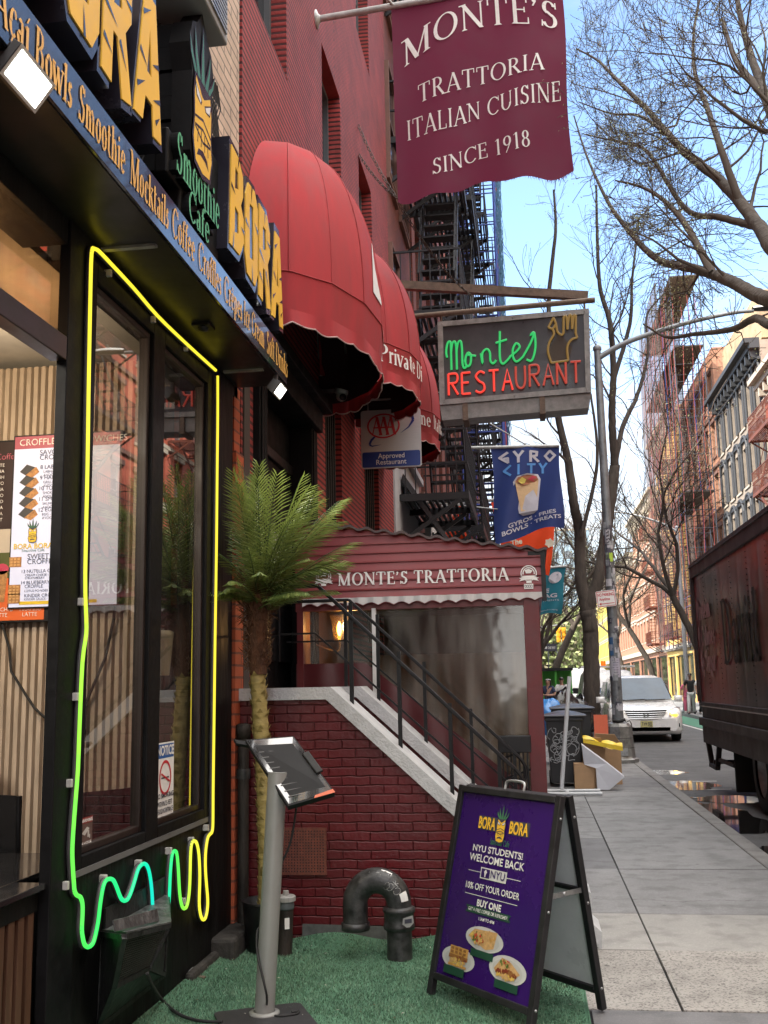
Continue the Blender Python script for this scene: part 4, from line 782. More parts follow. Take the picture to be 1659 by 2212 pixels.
# ---------------------------------------------------------------- red brick trattoria building
mont = thing('red_brick_building', 'dark red painted brick building with dome awnings and deep window reveals', 'building', (FX, 10, 0))
Y0, Y1, TH = 6.42, 14.2, 15.0
holes = []
def H(y0, y1, z0, z1): holes.append((y0 - Y0, z0, y1 - Y0, z1))
H(6.72, 8.62, 1.47, 3.95)                                    # doorway
H(9.28, 10.13, 2.0, 4.35); H(11.62, 12.75, 2.0, 4.35)
for yc in (7.25, 9.8, 12.05): 
    H(yc - .5, yc + .5, 5.78 if yc > 8 else 6.55, 7.9 if yc > 8 else 8.5); H(yc - .5, yc + .5, 9.6, 11.6)
mb = MB(); facade(mb, (FX, Y0, 0), UY, UX, Y1 - Y0, TH, holes, .2)
mb.add([(FX, Y0, 0), (FX - 8, Y0, 0), (FX - 8, Y0, TH), (FX, Y0, TH)], [(0, 1, 2, 3)]); mb.add([(FX, Y1, 0), (FX - 8, Y1, 0), (FX - 8, Y1, TH), (FX, Y1, TH)], [(0, 1, 2, 3)]); mb.add([(FX, Y0, TH), (FX, Y1, TH), (FX - 8, Y1, TH), (FX - 8, Y0, TH)], [(0, 1, 2, 3)])
put('wall', mb, redbrick, mont)
for a0, b0, c0, d0 in holes[3:]:                              # toothed brick edges at the far window jambs
    k = 0; z = b0; quo = MB()
    while z < d0 - .1:
        quo.box((FX - .19, Y0 + c0 - .002, z), (FX + .004, Y0 + c0 + .05, z + .046)); z += .054
    put('brick_jamb', quo, redbrick, mont)
sash = mat('sash_grey', (.10, .11, .115), .5, var=.1); dglass = glass('dark_window_glass', (.10, .12, .13), .03, .12, .08, 1.6)
back = mat('dark_room', (.012, .012, .014), .9)
def window_at(parent, o, u, n, w, h, depth, frame=sash, pane=dglass, name='window', sill=None, mid=True, t=.05):
    o, u, n = Vector(o), Vector(u), Vector(n); z = Vector((0, 0, 1)); b = o - n * depth; mb = MB()
    def bx(u0, v0, u1, v1, d0, d1, mi=0):
        P = [b + u * a + z * c + n * d for d in (d0, d1) for a, c in ((u0, v0), (u1, v0), (u1, v1), (u0, v1))]
        mb.add(P, [(0, 1, 2, 3), (7, 6, 5, 4), (0, 4, 5, 1), (1, 5, 6, 2), (2, 6, 7, 3), (3, 7, 4, 0)], mi)
    bx(.001, .001, t, h - .001, .002, .07); bx(w - t, .001, w - .001, h - .001, .002, .07); bx(t, .001, w - t, t, .002, .07); bx(t, h - t, w - t, h - .001, .002, .07)
    if mid: bx(t, h * .5 - t * .4, w - t, h * .5 + t * .4, .002, .06)
    f = put(name, mb, frame, parent)
    mb2 = MB(); mb2.add([b + u * t + z * t + n * .02, b + u * (w - t) + z * t + n * .02, b + u * (w - t) + z * (h - t) + n * .02, b + u * t + z * (h - t) + n * .02], [(0, 1, 2, 3)])
    put('pane', mb2, pane, f)
    if sill:
        mb3 = MB(); P = [o + u * a + z * c + n * d for d in (-depth + .001, .06) for a, c in ((-.08, -.10), (w + .08, -.10), (w + .08, .0), (-.08, .0))]
        mb3.add(P, [(0, 1, 2, 3), (7, 6, 5, 4), (0, 4, 5, 1), (1, 5, 6, 2), (2, 6, 7, 3), (3, 7, 4, 0)]); put('sill', mb3, sill, f)
    return f
solidpane = mat('window_pane_dark', (.018, .022, .026), .04, var=.2, scale=.6, spec=.9)
for a0, b0, c0, d0 in holes[3:]: window_at(mont, (FX, Y0 + a0, b0), UY, UX, c0 - a0, d0 - b0, .198, pane=solidpane)
for a0, b0, c0, d0 in holes[1:3]:
    w = window_at(mont, (FX, Y0 + a0, b0), UY, UX, c0 - a0, d0 - b0, .198, frame=blackm, pane=solidpane)
    mb = MB()
    for k in range(7): mb.tube([(FX - .06, Y0 + a0 + .08 + k * (c0 - a0 - .16) / 6, b0), (FX - .06, Y0 + a0 + .08 + k * (c0 - a0 - .16) / 6, d0)], .012, 6)
    put('window_bars', mb, railm, w)
# doorway: black fluted surround and double door
dr = MB(); dr.box((FX - .198, 6.74, LZ + .02), (FX - .15, 8.60, 3.94))
door = put('entry_door', dr, black, mont)
mb = MB()
for y in (6.9, 7.45, 8.02): mb.box((FX - .149, y, 1.7), (FX - .13, y + .42, 3.1))
mb.box((FX - .149, 6.78, 3.28), (FX - .12, 8.56, 3.36)); put('door_panel', mb, blackm, door, bevel=.006)
mb = MB()
for y in (6.72, 8.45):
    mb.box((FX - .15, y, LZ), (FX + .05, y + .17, 3.7))
    for k in range(3): mb.box((FX + .05, y + .02 + k * .05, LZ + .1), (FX + .065, y + .05 + k * .05, 3.68))
mb.box((FX - .15, 6.68, 3.7), (FX + .10, 8.68, 3.95)); mb.box((FX - .02, 6.62, 3.88), (FX + .18, 8.74, 3.97)); put('door_surround', mb, black, mont, bevel=.006)
mb = MB(); mb.box((FX - .13, 7.75, 2.25), (FX - .11, 8.0, 2.7)); put('door_notice', mb, mat('paper_notice', (.4, .4, .38), .7), door)
mb = MB(); mb.box((FX - .1, 6.46, 1.5), (FX + .012, 6.60, 3.9)); put('trim_board', mb, mat('worn_dark_trim', (.05, .04, .035), .6, var=.5, scale=12, stretch=(4, 4, .5)), mont)

# ---------------------------------------------------------------- dome awnings
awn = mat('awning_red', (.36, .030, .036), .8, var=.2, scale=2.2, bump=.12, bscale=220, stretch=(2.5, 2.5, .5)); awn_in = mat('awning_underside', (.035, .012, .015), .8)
def awning(label, yc, a, b, zb, zt, txt=None, number=None, logo=False):
    t = thing('dome_awning', label, 'awning', (FX, yc, zb), 'red dome awnings on the brick front')
    zr = zb + .40; nr = 8
    def rim(s):
        k = s * nr; i = min(int(k), nr - 1); f = k - i
        q = []
        for j in (i, i + 1):
            th = math.pi * j / nr; q.append((-math.cos(th) * a, math.sin(th) * b))
        # panels are nearly flat between the ribs
        th = math.pi * s; e = (-math.cos(th) * a, math.sin(th) * b); L_ = (q[0][0] * (1 - f) + q[1][0] * f, q[0][1] * (1 - f) + q[1][1] * f)
        return (L_[0] * 1.05 - e[0] * .05, L_[1] * 1.05 - e[1] * .05)
    def dome(u, v):
        y, x = rim(u); ph = v * math.pi / 2; s_ = math.cos(ph) ** .75; return Vector((FX + .005 + x * s_, yc + y * s_, zr + (zt - zr) * math.sin(ph) ** .92))
    mb = MB(); mb.grid(dome, 60, 16)
    mb.grid(lambda u, v: Vector((FX + .005 + rim(u)[1] * (1 - .04 * (1 - v)), yc + rim(u)[0] * (1 - .02 * (1 - v)), zb + .12 + v * .28)), 60, 2)
    ob = put('canopy', mb, [awn, awn_in], t); mb = MB()
    for j in range(1, nr): mb.tube([dome(j / nr, k / 14) for k in range(14)], .005, 4)
    mb.tube([Vector((FX + .005 + rim(k / 60)[1] * 1.003, yc + rim(k / 60)[0] * 1.003, zr)) for k in range(61)], .005, 4); put('seam', mb, mat('awning_seam', (.33, .027, .032), .7), t)
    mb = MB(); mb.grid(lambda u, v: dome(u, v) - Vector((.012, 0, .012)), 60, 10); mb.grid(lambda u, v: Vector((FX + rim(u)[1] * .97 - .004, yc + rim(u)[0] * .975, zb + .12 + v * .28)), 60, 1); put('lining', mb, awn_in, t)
    nsc = 15
    def val(u, v):
        ph = u * nsc * 2 * math.pi; w_ = .018 * math.sin(ph * .5 + 1); z = zb + .135 - v * (.10 + .022 * abs(math.sin(ph / 2)) + .01 * math.sin(u * 31)); k = .985 + .015 * math.sin(ph * .5 + .5) * v
        return Vector((FX + .008 + rim(u)[1] * k, yc + rim(u)[0] * k, z))
    mb = MB(); mb.grid(val, 180, 3); put('valance', mb, awn, t)
    mb = MB(); mb.tube([val(i / 180, 1.0) for i in range(181)], .006, 4); put('piping', mb, mat('pale_piping', (.55, .42, .4), .7), t)
    fr_ = MB()
    for j in range(nr + 1):
        th = math.pi * j / nr; fr_.tube([(FX, yc, zt - .05)] + [Vector((FX + math.sin(th) * b * .95 * math.cos(p) ** .75, yc - math.cos(th) * a * .96 * math.cos(p) ** .75, zr + (zt - zr - .03) * math.sin(p) ** .92)) for p in (1.3, 1.0, .7, .4, .1)], .010, 4)
    put('frame', fr_, steel, t)
    # lettering round the lower band
    if txt:
        arc = [(lambda r_: Vector((FX + .008 + r_[1] * 1.003, yc + r_[0] * 1.003, 0)))(rim(i / 120)) for i in range(121)]; cum = [0]
        for i in range(120): cum.append(cum[-1] + (arc[i + 1] - arc[i]).length)
        def xf(s, z, dz):
            s = min(max(s, 0), cum[-1] - .001); i = next(k for k in range(120) if cum[k + 1] >= s); f = (s - cum[i]) / (cum[i + 1] - cum[i])
            p = arc[i].lerp(arc[i + 1], f); tg = (arc[i + 1] - arc[i]).normalized(); nrm = Vector((tg.y, -tg.x, 0)); p = p + nrm * .006; p.z = z; return p
        mb = MB()
        for s_, pos, hh, zz in txt: letter(mb, s_, None, hh, None, 'l', 0, .0, (pos * cum[-1], zz), xf=xf)
        put('lettering', mb, whitelet, t)
        if logo:
            mb = MB(); vs = [dome(u, v) + (dome(u, v) - Vector((FX, yc, zr))).normalized() * .008 for u, v in ((.44, .07), (.50, .06), (.56, .08), (.55, .17), (.52, .28), (.49, .30), (.46, .2))]; mb.add(vs, [tuple(range(7))]); put('emblem', mb, whitelet, t)
    return t
awning('first and largest red dome awning over the black entry door', 7.75, 1.29, .76, 3.92, 5.72, [(serif('97', .05, .04), .50, .20, 4.12)], logo=True)
awning('middle red dome awning lettered Private', 10.0, 1.0, .84, 4.3, 5.95, [(serif('Private Dining', .16, .05), .20, .17, 4.51)])
awning('farthest red dome awning lettered Fine Italian', 12.3, 1.0, .84, 4.3, 5.95, [(serif('Fine Italian', .16, .05), .22, .17, 4.51)])
cm = thing('security_camera', 'white dome security camera under the first red awning', 'camera', (-1.5, 8.2, 3.8))
c = PX(-1.6, 735, 857); mb = MB(); mb.lathe([(.06, .07), (.065, .04), (.055, .02)], c, (.3, -.2, 1), 16); mb.bar(c + Vector((0, 0, .06)), (FX, c.y + .2, c.z + .12), .03, .03); put('mount', mb, mat('camera_grey', (.35, .35, .35), .4), cm)
mb = MB(); mb.ball(c + Vector((.015, -.02, 0)), .05, 16); put('ball', mb, mat('camera_grey', (.35, .35, .35), .4), cm); mb = MB(); mb.lathe([(.03, 0), (.03, .02), (.0001, .021)], c + Vector((.03, -.055, -.02)), (.5, -.8, -.3), 14); put('lens', mb, blackm, cm)

# ---------------------------------------------------------------- club sign hung under the awnings
aaa = thing('hanging_sign', 'white and blue approved restaurant sign with red oval emblem hanging under the awnings', 'sign', (-1.2, 10.8, 3.9))
AY = 10.8; a = PY(AY, 779, 888); b = PY(AY, 911, 1007); w_, h_ = b.x - a.x, a.z - b.z
def rr(x0, y0, x1, y1, r): return [p for cx, cy, s in ((x1 - r, y1 - r, 0), (x0 + r, y1 - r, 90), (x0 + r, y0 + r, 180), (x1 - r, y0 + r, 270)) for p in ell(r, r, 5, s, s + 90, (cx, cy))]
fr = ((a.x, AY, b.z), UX, UZ, (0, -1, 0)); mb = MB(); shape(mb, rr(0, 0, w_, h_, .03), ((a.x, AY + .02, b.z), UX, UZ, (0, -1, 0)), 0, 0, .02)
put('panel', mb, mat('sign_white_dull', (.5, .5, .49), .45, var=.05, scale=40, stretch=(.2, 1, 3)), aaa)
mb = MB(); blue = mat('sign_blue', (.012, .04, .22), .4, var=.05); red_ = mat('sign_red', (.5, .02, .03))
shape(mb, rr(.012, .012, w_ - .012, h_ * .28, .02), fr, 0, .003)
letter(mb, sans('Approved', .008), fr, h_ * .12, w_ * .44, 'c', 1, .005, (w_ * .5, h_ * .165)); letter(mb, sans('Restaurant', .008), fr, h_ * .12, w_ * .5, 'c', 1, .005, (w_ * .5, h_ * .06))
ring(mb, w_ * .275, h_ * .215, .018, fr, 2, .005, (w_ * .38, h_ * .72), n=36)
for k in range(3):
    cx = w_ * (.27 + k * .115); hh = h_ * .16
    for d, x0, x1, t_ in ((0, cx - .05, cx, .012), (1, cx, cx + .045, .03)): shape(mb, [(x0 - t_ / 2, h_ * .72 - hh), (x0 + t_ / 2, h_ * .72 - hh), (x1 + t_ / 2, h_ * .72 + hh), (x1 - t_ / 2, h_ * .72 + hh)] if d == 0 else [(x0 - t_ / 2, h_ * .72 + hh), (x0 + t_ / 2, h_ * .72 + hh), (x1 + t_ / 2, h_ * .72 - hh), (x1 - t_ / 2, h_ * .72 - hh)], fr, 2, .0055 + .0003 * d)
    shape(mb, rect(cx - .04, h_ * .68, cx + .03, h_ * .705), fr, 2, .0065)
def swoosh(P, w):
    for i in range(len(P) - 1):
        d = (Vector(P[i + 1]) - Vector(P[i])).normalized(); nn = Vector((-d.y, d.x)); w0, w1 = w[i] / 2, w[i + 1] / 2
        shape(mb, [(P[i][0] + nn.x * w0, P[i][1] + nn.y * w0), (P[i][0] - nn.x * w0, P[i][1] - nn.y * w0), (P[i + 1][0] - nn.x * w1, P[i + 1][1] - nn.y * w1), (P[i + 1][0] + nn.x * w1, P[i + 1][1] + nn.y * w1)], fr, 0, .004)
swoosh([(w_ * .62, h_ * .83), (w_ * .75, h_ * .89), (w_ * .86, h_ * .88), (w_ * .88, h_ * .8), (w_ * .8, h_ * .68), (w_ * .66, h_ * .58)], [.006, .02, .03, .028, .014, .002])
swoosh([(w_ * .24, h_ * .55), (w_ * .17, h_ * .48), (w_ * .14, h_ * .41), (w_ * .18, h_ * .38), (w_ * .34, h_ * .4)], [.02, .026, .022, .014, .002])
put('face_print', mb, [blue, whitelet, red_], aaa)
mb = MB(); mb.tube([(FX, AY + .01, a.z + .12), (b.x - .05, AY + .01, a.z + .12)], .012, 6); mb.tube([(a.x + .08, AY + .01, a.z + .12), (a.x + .08, AY + .01, a.z - .01)], .006, 5); mb.tube([(b.x - .08, AY + .01, a.z + .12), (b.x - .08, AY + .01, a.z - .01)], .006, 5); put('hanger', mb, steel, aaa)

# ---------------------------------------------------------------- big cloth flag
FY = 9.05
flag = thing('hanging_banner', 'large burgundy cloth banner lettered for the trattoria on a white pole', 'banner', (FX, FY, 7.97))
pole = mat('grey_pole', (.42, .43, .42), .45, .2, var=.25, scale=12)
mb = MB(); A = PY(FY, 682, 42); B = PY(FY, 1215, -50); mb.tube([A, B], .032, 12); mb.lathe([(.09, 0), (.09, .015), (.05, .03), (.034, .05)], A, (1, 0, 0), 14)
q = PY(FY, 850, 18); mb.tube([q + Vector((0, -.02, .02)), Vector((FX, FY - .9, q.z + .55))], .014, 8); put('pole', mb, pole, flag)
TL, TR, BLc, BRc = PY(FY, 845, 18), PY(FY, 1212, -45), PY(FY, 857, 430), PY(FY, 1238, 372)
def cloth(u, v):
    """u across, v downwards"""
    p = (TL * (1 - u) + TR * u) * (1 - v) + (BLc * (1 - u) + BRc * u) * v
    p = p + Vector((0, .035 * math.sin(u * 13 + v * 2) * (.25 + v) + .05 * v * math.sin(u * 5 + 1) + .02 * math.sin(v * 9 + u * 7), 0))
    p.z -= v * v * v * (.03 * math.sin(u * 9.5) + .02 * math.sin(u * 23)) ; p.x += .012 * math.sin(v * 7) * u
    return p
clothm = mat('burgundy_cloth', (.15, .02, .052), .8, var=.1, scale=3, bump=.06, bscale=220)
def cloth_mat_translucent(m, w, col):
    nt = m.node_tree; out = nt.nodes['Material Output']; b = nt.nodes['Principled BSDF']; t = N(nt, 'ShaderNodeBsdfTranslucent'); t.inputs[0].default_value = col + (1,); mx_ = N(nt, 'ShaderNodeMixShader'); mx_.inputs[0].default_value = w
    nt.links.new(b.outputs[0], mx_.inputs[1]); nt.links.new(t.outputs[0], mx_.inputs[2]); nt.links.new(mx_.outputs[0], out.inputs[0])
cloth_mat_translucent(clothm, .35, (.22, .03, .075))
mb = MB(); mb.grid(cloth, 60, 60)
random.seed(4)
for i in range(110):                                        # frayed hem
    u = random.uniform(.35, 1); p = cloth(u, 1); mb.add([p + Vector((-.003, 0, .006)), p + Vector((.003, 0, .006)), p + Vector((random.uniform(-.02, .02), 0, -random.uniform(.01, .05 if u > .75 else .02)))], [(0, 1, 2)])
put('cloth', mb, clothm, flag)
mb = MB(); FW, FH = (TR - TL).length, (TL - BLc).length
def fxf(x, y, dz): p = cloth(min(max(x, 0), 1), min(max(y, 0), 1)); return p + Vector((0, -.012 - dz, 0))
def flag_text(s, u0, u1, v0, v1, arch=0, T=.12, rise=0):
    vs, fs, w = serif(s, T, .045, .05); sx = (u1 - u0) / w
    def xf(x, y, dz):
        u = u0 + x * sx; k = (u - u0) / (u1 - u0); return fxf(u, v1 - y * (v1 - v0) - arch * (1 - (2 * k - 1) ** 2) - rise * k, dz)
    o = len(mb.v); seen = {}
    for i, f in enumerate(fs):
        for j in f: seen.setdefault(j, i)
    mb.add([xf(a, b, (seen[j] % 7) * .0003) for j, (a, b) in enumerate(vs)], fs)
flag_text("MONTE'S", .055, .965, .185, .325, .105, .13, .06)
flag_text('TRATTORIA', .14, .875, .435, .525, 0.02, .125, .055)
flag_text('ITALIAN CUISINE', .065, .965, .595, .69, 0, .12, .06)
flag_text('SINCE 1918', .21, .775, .825, .905, 0, .12, .05)
put('lettering', mb, whitelet, flag)
ch = MB()
def chain(a, b, sag, n=26, r=.022):
    a, b = Vector(a), Vector(b); pts = [a.lerp(b, i / n) - Vector((0, 0, sag * 4 * (i / n) * (1 - i / n))) for i in range(n + 1)]
    for i in range(n):
        m = (pts[i] + pts[i + 1]) / 2; d = (pts[i + 1] - pts[i]); L_ = d.length * .72; d.normalize(); s_ = d.cross(Vector((0, 1, 0)) if i % 2 else Vector((0, 0, 1))).normalized()
        ch.tube([m + d * L_ * math.cos(t) + s_ * r * .55 * math.sin(t) for t in [k * math.pi / 5 for k in range(10)]], .0045, 4, 0, closed=True)
chain(PY(FY, 857, 428), PX(FX, 774, 270), .06, 20); chain(PY(FY, 857, 428), PX(FX, 775, 333), .05, 16); chain(PY(FY + .02, 862, 440), (PY(11.3, 1020, 640)), .1, 30)
put('tether_chain', ch, mat('rusty_chain', (.06, .045, .035), .6, .5, var=.3), flag)

# ---------------------------------------------------------------- neon restaurant sign
RY = 11.4
rs = thing('neon_sign', 'old metal framed neon sign with green script, red capitals and a bottle outline', 'sign', (-.1, RY, 4.5))
a = PY(RY, 947, 697); b = PY(RY, 1272, 668); c = PY(RY, 950, 900); d = PY(RY, 1277, 868)
corner = [Vector((-.92, RY, 4.64)), Vector((.80, RY, 4.70)), Vector((.80, RY, 5.68)), Vector((-.92, RY, 5.62))]
corner = [PY(RY, 950, 876), PY(RY, 1277, 848), PY(RY, 1272, 668), PY(RY, 945, 697)]
for p in corner: p.y = RY
mb = MB(); oldmetal = mat('weathered_sign_metal', (.23, .23, .22), .5, .4, var=.4, scale=9, bump=.25, bscale=18)
mb.prism([p + Vector((0, .004, 0)) for p in corner], (0, .34, 0))
mb.prism([corner[0] + Vector((.02, .02, -.17)), corner[1] + Vector((-.03, .02, -.17)), corner[1] + Vector((0, .01, -.001)), corner[0] + Vector((0, .01, -.001))], (0, .30, 0))
put('sign_box', mb, oldmetal, rs, bevel=.006)
def S2(u, v, dy=0): return (corner[0] * (1 - u) + corner[1] * u) * (1 - v) + (corner[3] * (1 - u) + corner[2] * u) * v + Vector((0, dy, 0))
mb = MB()
for (u0, v0), (u1, v1) in (((0, .03), (1, .03)), ((0, .97), (1, .97)), ((.018, .06), (.018, .94)), ((.982, .06), (.982, .94))): mb.bar(S2(u0, v0, -.012), S2(u1, v1, -.012), .03, .06, 0, (0, 0, 1) if v0 == v1 else (1, 0, 0))
for u in (.03, .5, .97):
    for v in (.03, .97): mb.ball(S2(u, v, -.035), .008, 6)
put('frame', mb, oldmetal, rs)
mb = MB(); P = [S2(*q, -.004) for q in ((.03, .055), (.97, .055), (.97, .945), (.03, .945))]; mb.add(P, [(0, 1, 2, 3)]); put('dark_panel', mb, mat('dusty_black_panel', (.03, .027, .032), .35, var=.4, scale=4), rs)
neo_g, neo_r, neo_r2, neo_o = glow('neon_green', (.03, .85, .2), .30), glow('neon_red', (1, .05, .03), .5), glow('neon_red_dim', (1, .10, .06), .22), glow('neon_amber', (.75, .42, .08), .14)
tubes = MB()
def nl(strokes, u0, v0, w, h, mi):
    for st in strokes: tubes.tube(smooth([S2(u0 + x * w, v0 + y * h, -.05) for x, y in st], 4) if len(st) > 2 else [S2(u0 + x * w, v0 + y * h, -.05) for x, y in st], .0125, 8, mi)
nl([[(.03, .45), (.0, .65), (.06, .95), (.16, .98), (.17, .6), (.17, 0)], [(.17, .6), (.22, .92), (.32, .98), (.36, .7), (.36, 0)], [(.36, .6), (.42, .92), (.52, .98), (.56, .7), (.56, .2), (.62, .02), (.74, .12)]], .055, .40, .19, .34, 0)
nl([[(.6, .3), (.85, .75), (1.1, .62), (1.05, .15), (.8, .02), (.66, .25), (.75, .65), (1.0, .62), (1.5, .55)]], .125, .42, .085, .22, 0)
nl([[(0, .6), (.1, .1), (.1, .6), (.4, .8), (.6, .6), (.62, .2), (.8, .05), (1.0, .2)]], .285, .42, .10, .24, 0); nl([[(.3, 1.3), (.25, .3), (.4, .0), (.7, .1), (1, .3)], [(.0, .85), (.75, .95)]], .385, .42, .10, .3, 0)
nl([[(.0, .3), (.5, .55), (.75, .8), (.5, 1.0), (.25, .7), (.25, .25), (.5, .0), (1, .25)]], .475, .43, .09, .22, 0); nl([[(.0, .2), (.5, .7), (.75, 1.1), (.5, 1.0), (.75, 1.1), (.8, .5), (.55, .0), (.2, .05)]], .565, .43, .10, .3, 0)
bl_ = [(.30, .98), (.12, .83), (.36, .88), (.50, .60), (.44, .98), (.36, .83)]
nl([[(.06, .78), (.22, .98)], [(.06, .78), (.18, .74), (.27, .82)], [(.22, .98), (.29, .84)], [(.18, .74), (.22, .62), (.08, .45), (.03, .25), (.12, .0)], [(.12, .0), (.62, .02)], [(.29, .84), (.33, .66), (.45, .58)], [(.62, .02), (.6, .3), (.72, .46), (.9, .5)]], .72, .38, .22, .55, 3)
nl([[(.5, .62), (.52, .98)], [(.52, .98), (.6, .98), (.62, .7)], [(.62, .7), (.68, .98), (.75, .98), (.76, .7)], [(.76, .7), (.82, .98), (.88, .98)], [(.88, .98), (.86, .6)], [(.45, .58), (.52, .64)], [(.86, .6), (.9, .5)]], .72, .38, .22, .55, 3)
x = .065; 
RT = {'R': [[(0, 0), (0, 1)], [(0, 1), (.6, 1), (.75, .8), (.6, .58), (0, .55)], [(.25, .55), (.75, 0)]], 'E': [[(.0, 0), (0, 1)], [(0, 1), (.7, 1)], [(0, .53), (.55, .53)], [(0, 0), (.7, 0)]], 'S': [[(.75, .9), (.4, 1), (.05, .8), (.3, .55), (.65, .4), (.7, .12), (.35, 0), (0, .1)]],
      'T': [[(0, 1), (.8, 1)], [(.4, 1), (.4, 0)]], 'A': [[(0, 0), (.4, 1), (.8, 0)], [(.18, .4), (.64, .4)]], 'U': [[(0, 1), (0, .3), (.2, 0), (.55, 0), (.72, .3), (.72, 1)]], 'N': [[(0, 0), (0, 1)], [(0, 1), (.7, 0)], [(.7, 0), (.7, 1)]]}
for i, ch_ in enumerate('RESTAURANT'):
    for st in RT[ch_]:
        pts = [S2(x + px_ * .082, .10 + py_ * .25 + (0 if i < 5 else .02), -.05) for px_, py_ in st]; tubes.tube(smooth(pts, 4) if len(st) > 3 else pts, .0125, 8, 1 if i < 5 else 2)
    x += .0895
put('neon_tubes', tubes, [neo_g, neo_r, neo_r2, neo_o], rs)
bottle_mb = MB(); P = [S2(u, v, -.007) for u, v in ((.745, .40), (.86, .40), (.885, .55), (.84, .66), (.80, .72), (.77, .66), (.73, .55))]; bottle_mb.add(P, [tuple(range(7))]); put('painted_bottle', bottle_mb, mat('bottle_brown', (.055, .042, .03), .6), rs)  # flat brown bottle silhouette on the sign panel
mb = MB(); rust = mat('rusted_beam', (.16, .12, .09), .7, .3, var=.4, scale=14, bump=.3)
mb.bar(PY(RY + .6, 820, 614), PY(RY + .6, 1270, 640), .09, .10); put('support_beam', mb, rust, rs)
mb = MB(); p0 = PY(RY + .17, 1285, 648); p1 = PY(RY + .17, 870, 686); mb.tube([p1 + (p1 - p0) * .18, p0], .032, 10)
for u in (.02, .98): q = S2(u, 1, .17); mb.tube([q, q + Vector((0, 0, .14))], .012, 6)
for u in (.17, .68): q = S2(u, 0, .17); mb.box((q.x - .03, q.y - .19, q.z - .2), (q.x + .03, q.y + .16, q.z + .01))
put('support_pipe', mb, rust, rs)
# ---------------------------------------------------------------- covered terrace of the trattoria
EY = 8.0; EX = .105
porch = thing('covered_terrace', 'dark red sided sidewalk terrace with scalloped white valance and clear vinyl windows', 'terrace', (-.85, 9.5, 0))
siding = mat('red_siding', (.20, .022, .026), .4, var=.1, scale=2.5, bump=.04, bscale=60)
def ztop(x): return 2.80 - (x - FX) * (.30 / 1.93)
mb = MB(); z = 2.17; k = 0
while z < 2.81:
    z1 = min(z + .072, 2.82); xr = EX if z1 <= ztop(EX) else max(FX, FX + (2.80 - z1) / (.30 / 1.93))
    xl = EX if z <= ztop(EX) else max(FX, FX + (2.80 - z) / (.30 / 1.93))
    if xr > FX + .02: mb.add([(FX, EY - .016, z), (xl, EY - .016, z), (xl, EY - .016, z + .012), (FX, EY - .016, z + .012)], [(0, 1, 2, 3)]); mb.add([(FX, EY - .016, z + .012), (xl, EY - .016, z + .012), (xr, EY - .001, z1), (FX, EY - .001, z1)], [(0, 1, 2, 3)]); mb.add([(FX, EY - .016, z), (xl, EY - .016, z), (xl, EY - .001, z), (FX, EY - .001, z)], [(0, 1, 2, 3)])
    z = z1; k += 1
mb.prism([(FX, EY, 2.17), (EX, EY, 2.17), (EX, EY, 2.50), (FX, EY, 2.80)], (0, .06, 0))
mb.box((EX - .06, EY + .06, 2.17), (EX, 13.0, 2.5))
put('siding', mb, siding, porch)
mb = MB(); mb.box((EX - .005, EY - .03, 2.12), (EX + .03, EY + .05, 2.52)); mb.box((EX - .1, EY - .02, 2.47), (EX + .035, EY + .3, 2.50)); put('corner_trim', mb, blackm, porch)
# corrugated roof
mb = MB()
mb.grid(lambda u, v: Vector((FX + u * (EX - FX + .05), EY - .05 + v * 5.1, ztop(FX + u * (EX - FX + .05)) + .02 + .012 * math.sin(u * 90))), 120, 2)
mb.grid(lambda u, v: Vector((FX + u * (EX - FX + .05), EY - .05, ztop(FX + u * (EX - FX + .05)) + .02 + .012 * math.sin(u * 90) - v * .02)), 120, 1)
put('roof', mb, mat('corrugated_roof', (.05, .025, .025), .5, var=.3), porch)
mb = MB(); letter(mb, serif("MONTE'S TRATTORIA", .17, .065, .06), FRY(-1.487, EY - .018, 2.283), .098, 1.34, 'l'); put('lettering', mb, whitelet, porch)
def crest(cx, cz):
    mb = MB(); fr = FRY(cx, EY - .018, cz)
    ring(mb, .062, .062, .008, fr, 0, .003, a0=-30, a1=210); ring(mb, .047, .047, .008, fr, 0, .003, a0=-10, a1=190); shape(mb, rect(-.058, -.035, .058, -.018), fr, 0, .003)
    for k in range(9): a_ = R(200 + k * 17.5 - 20 * 0); ring(mb, .066, .06, .005, fr, 0, .003, a0=200 + k * 15, a1=208 + k * 15, n=3)
    shape(mb, [(-.075, -.06), (-.03, -.05), (.03, -.05), (.075, -.06), (.06, -.045), (.075, -.035), (.03, -.03), (-.03, -.03), (-.075, -.035), (-.06, -.045)], fr, 0, .0035); shape(mb, rect(-.02, -.075, .02, -.055), fr, 0, .004); shape(mb, [(-.02, .0), (.015, .0), (.03, .02), (.0, .035), (-.03, .025)], fr, 0, .003)
    put('crest', mb, whitelet, porch)
crest(PY(EY, 1142, 1239).x, PY(EY, 1142, 1239).z); crest(PY(EY, 700, 1246).x, PY(EY, 700, 1246).z)
mb = MB(); c = PY(EY, 1142, 1267); shape(mb, rect(-.035, -.02, .035, .02), FRY(c.x, EY - .014, c.z), 0, .003)
for k in range(4): ring(mb, .008, .012, .003, FRY(c.x - .022 + k * .015, EY - .014, c.z), 1, .0045, n=8)
put('sticker', mb, [whitelet, ink], porch)
mb = MB(); nsc = 15.5
mb.grid(lambda u, v: Vector((FX + .06 + u * (EX - FX - .06), EY - .03 + .01 * math.sin(u * nsc * 6.28), 2.185 - v * (.042 + .022 * (1 - abs(math.sin(u * nsc * math.pi)))))), 240, 2)
put('valance', mb, mat('valance_white', (.5, .5, .49), .6, var=.06), porch)
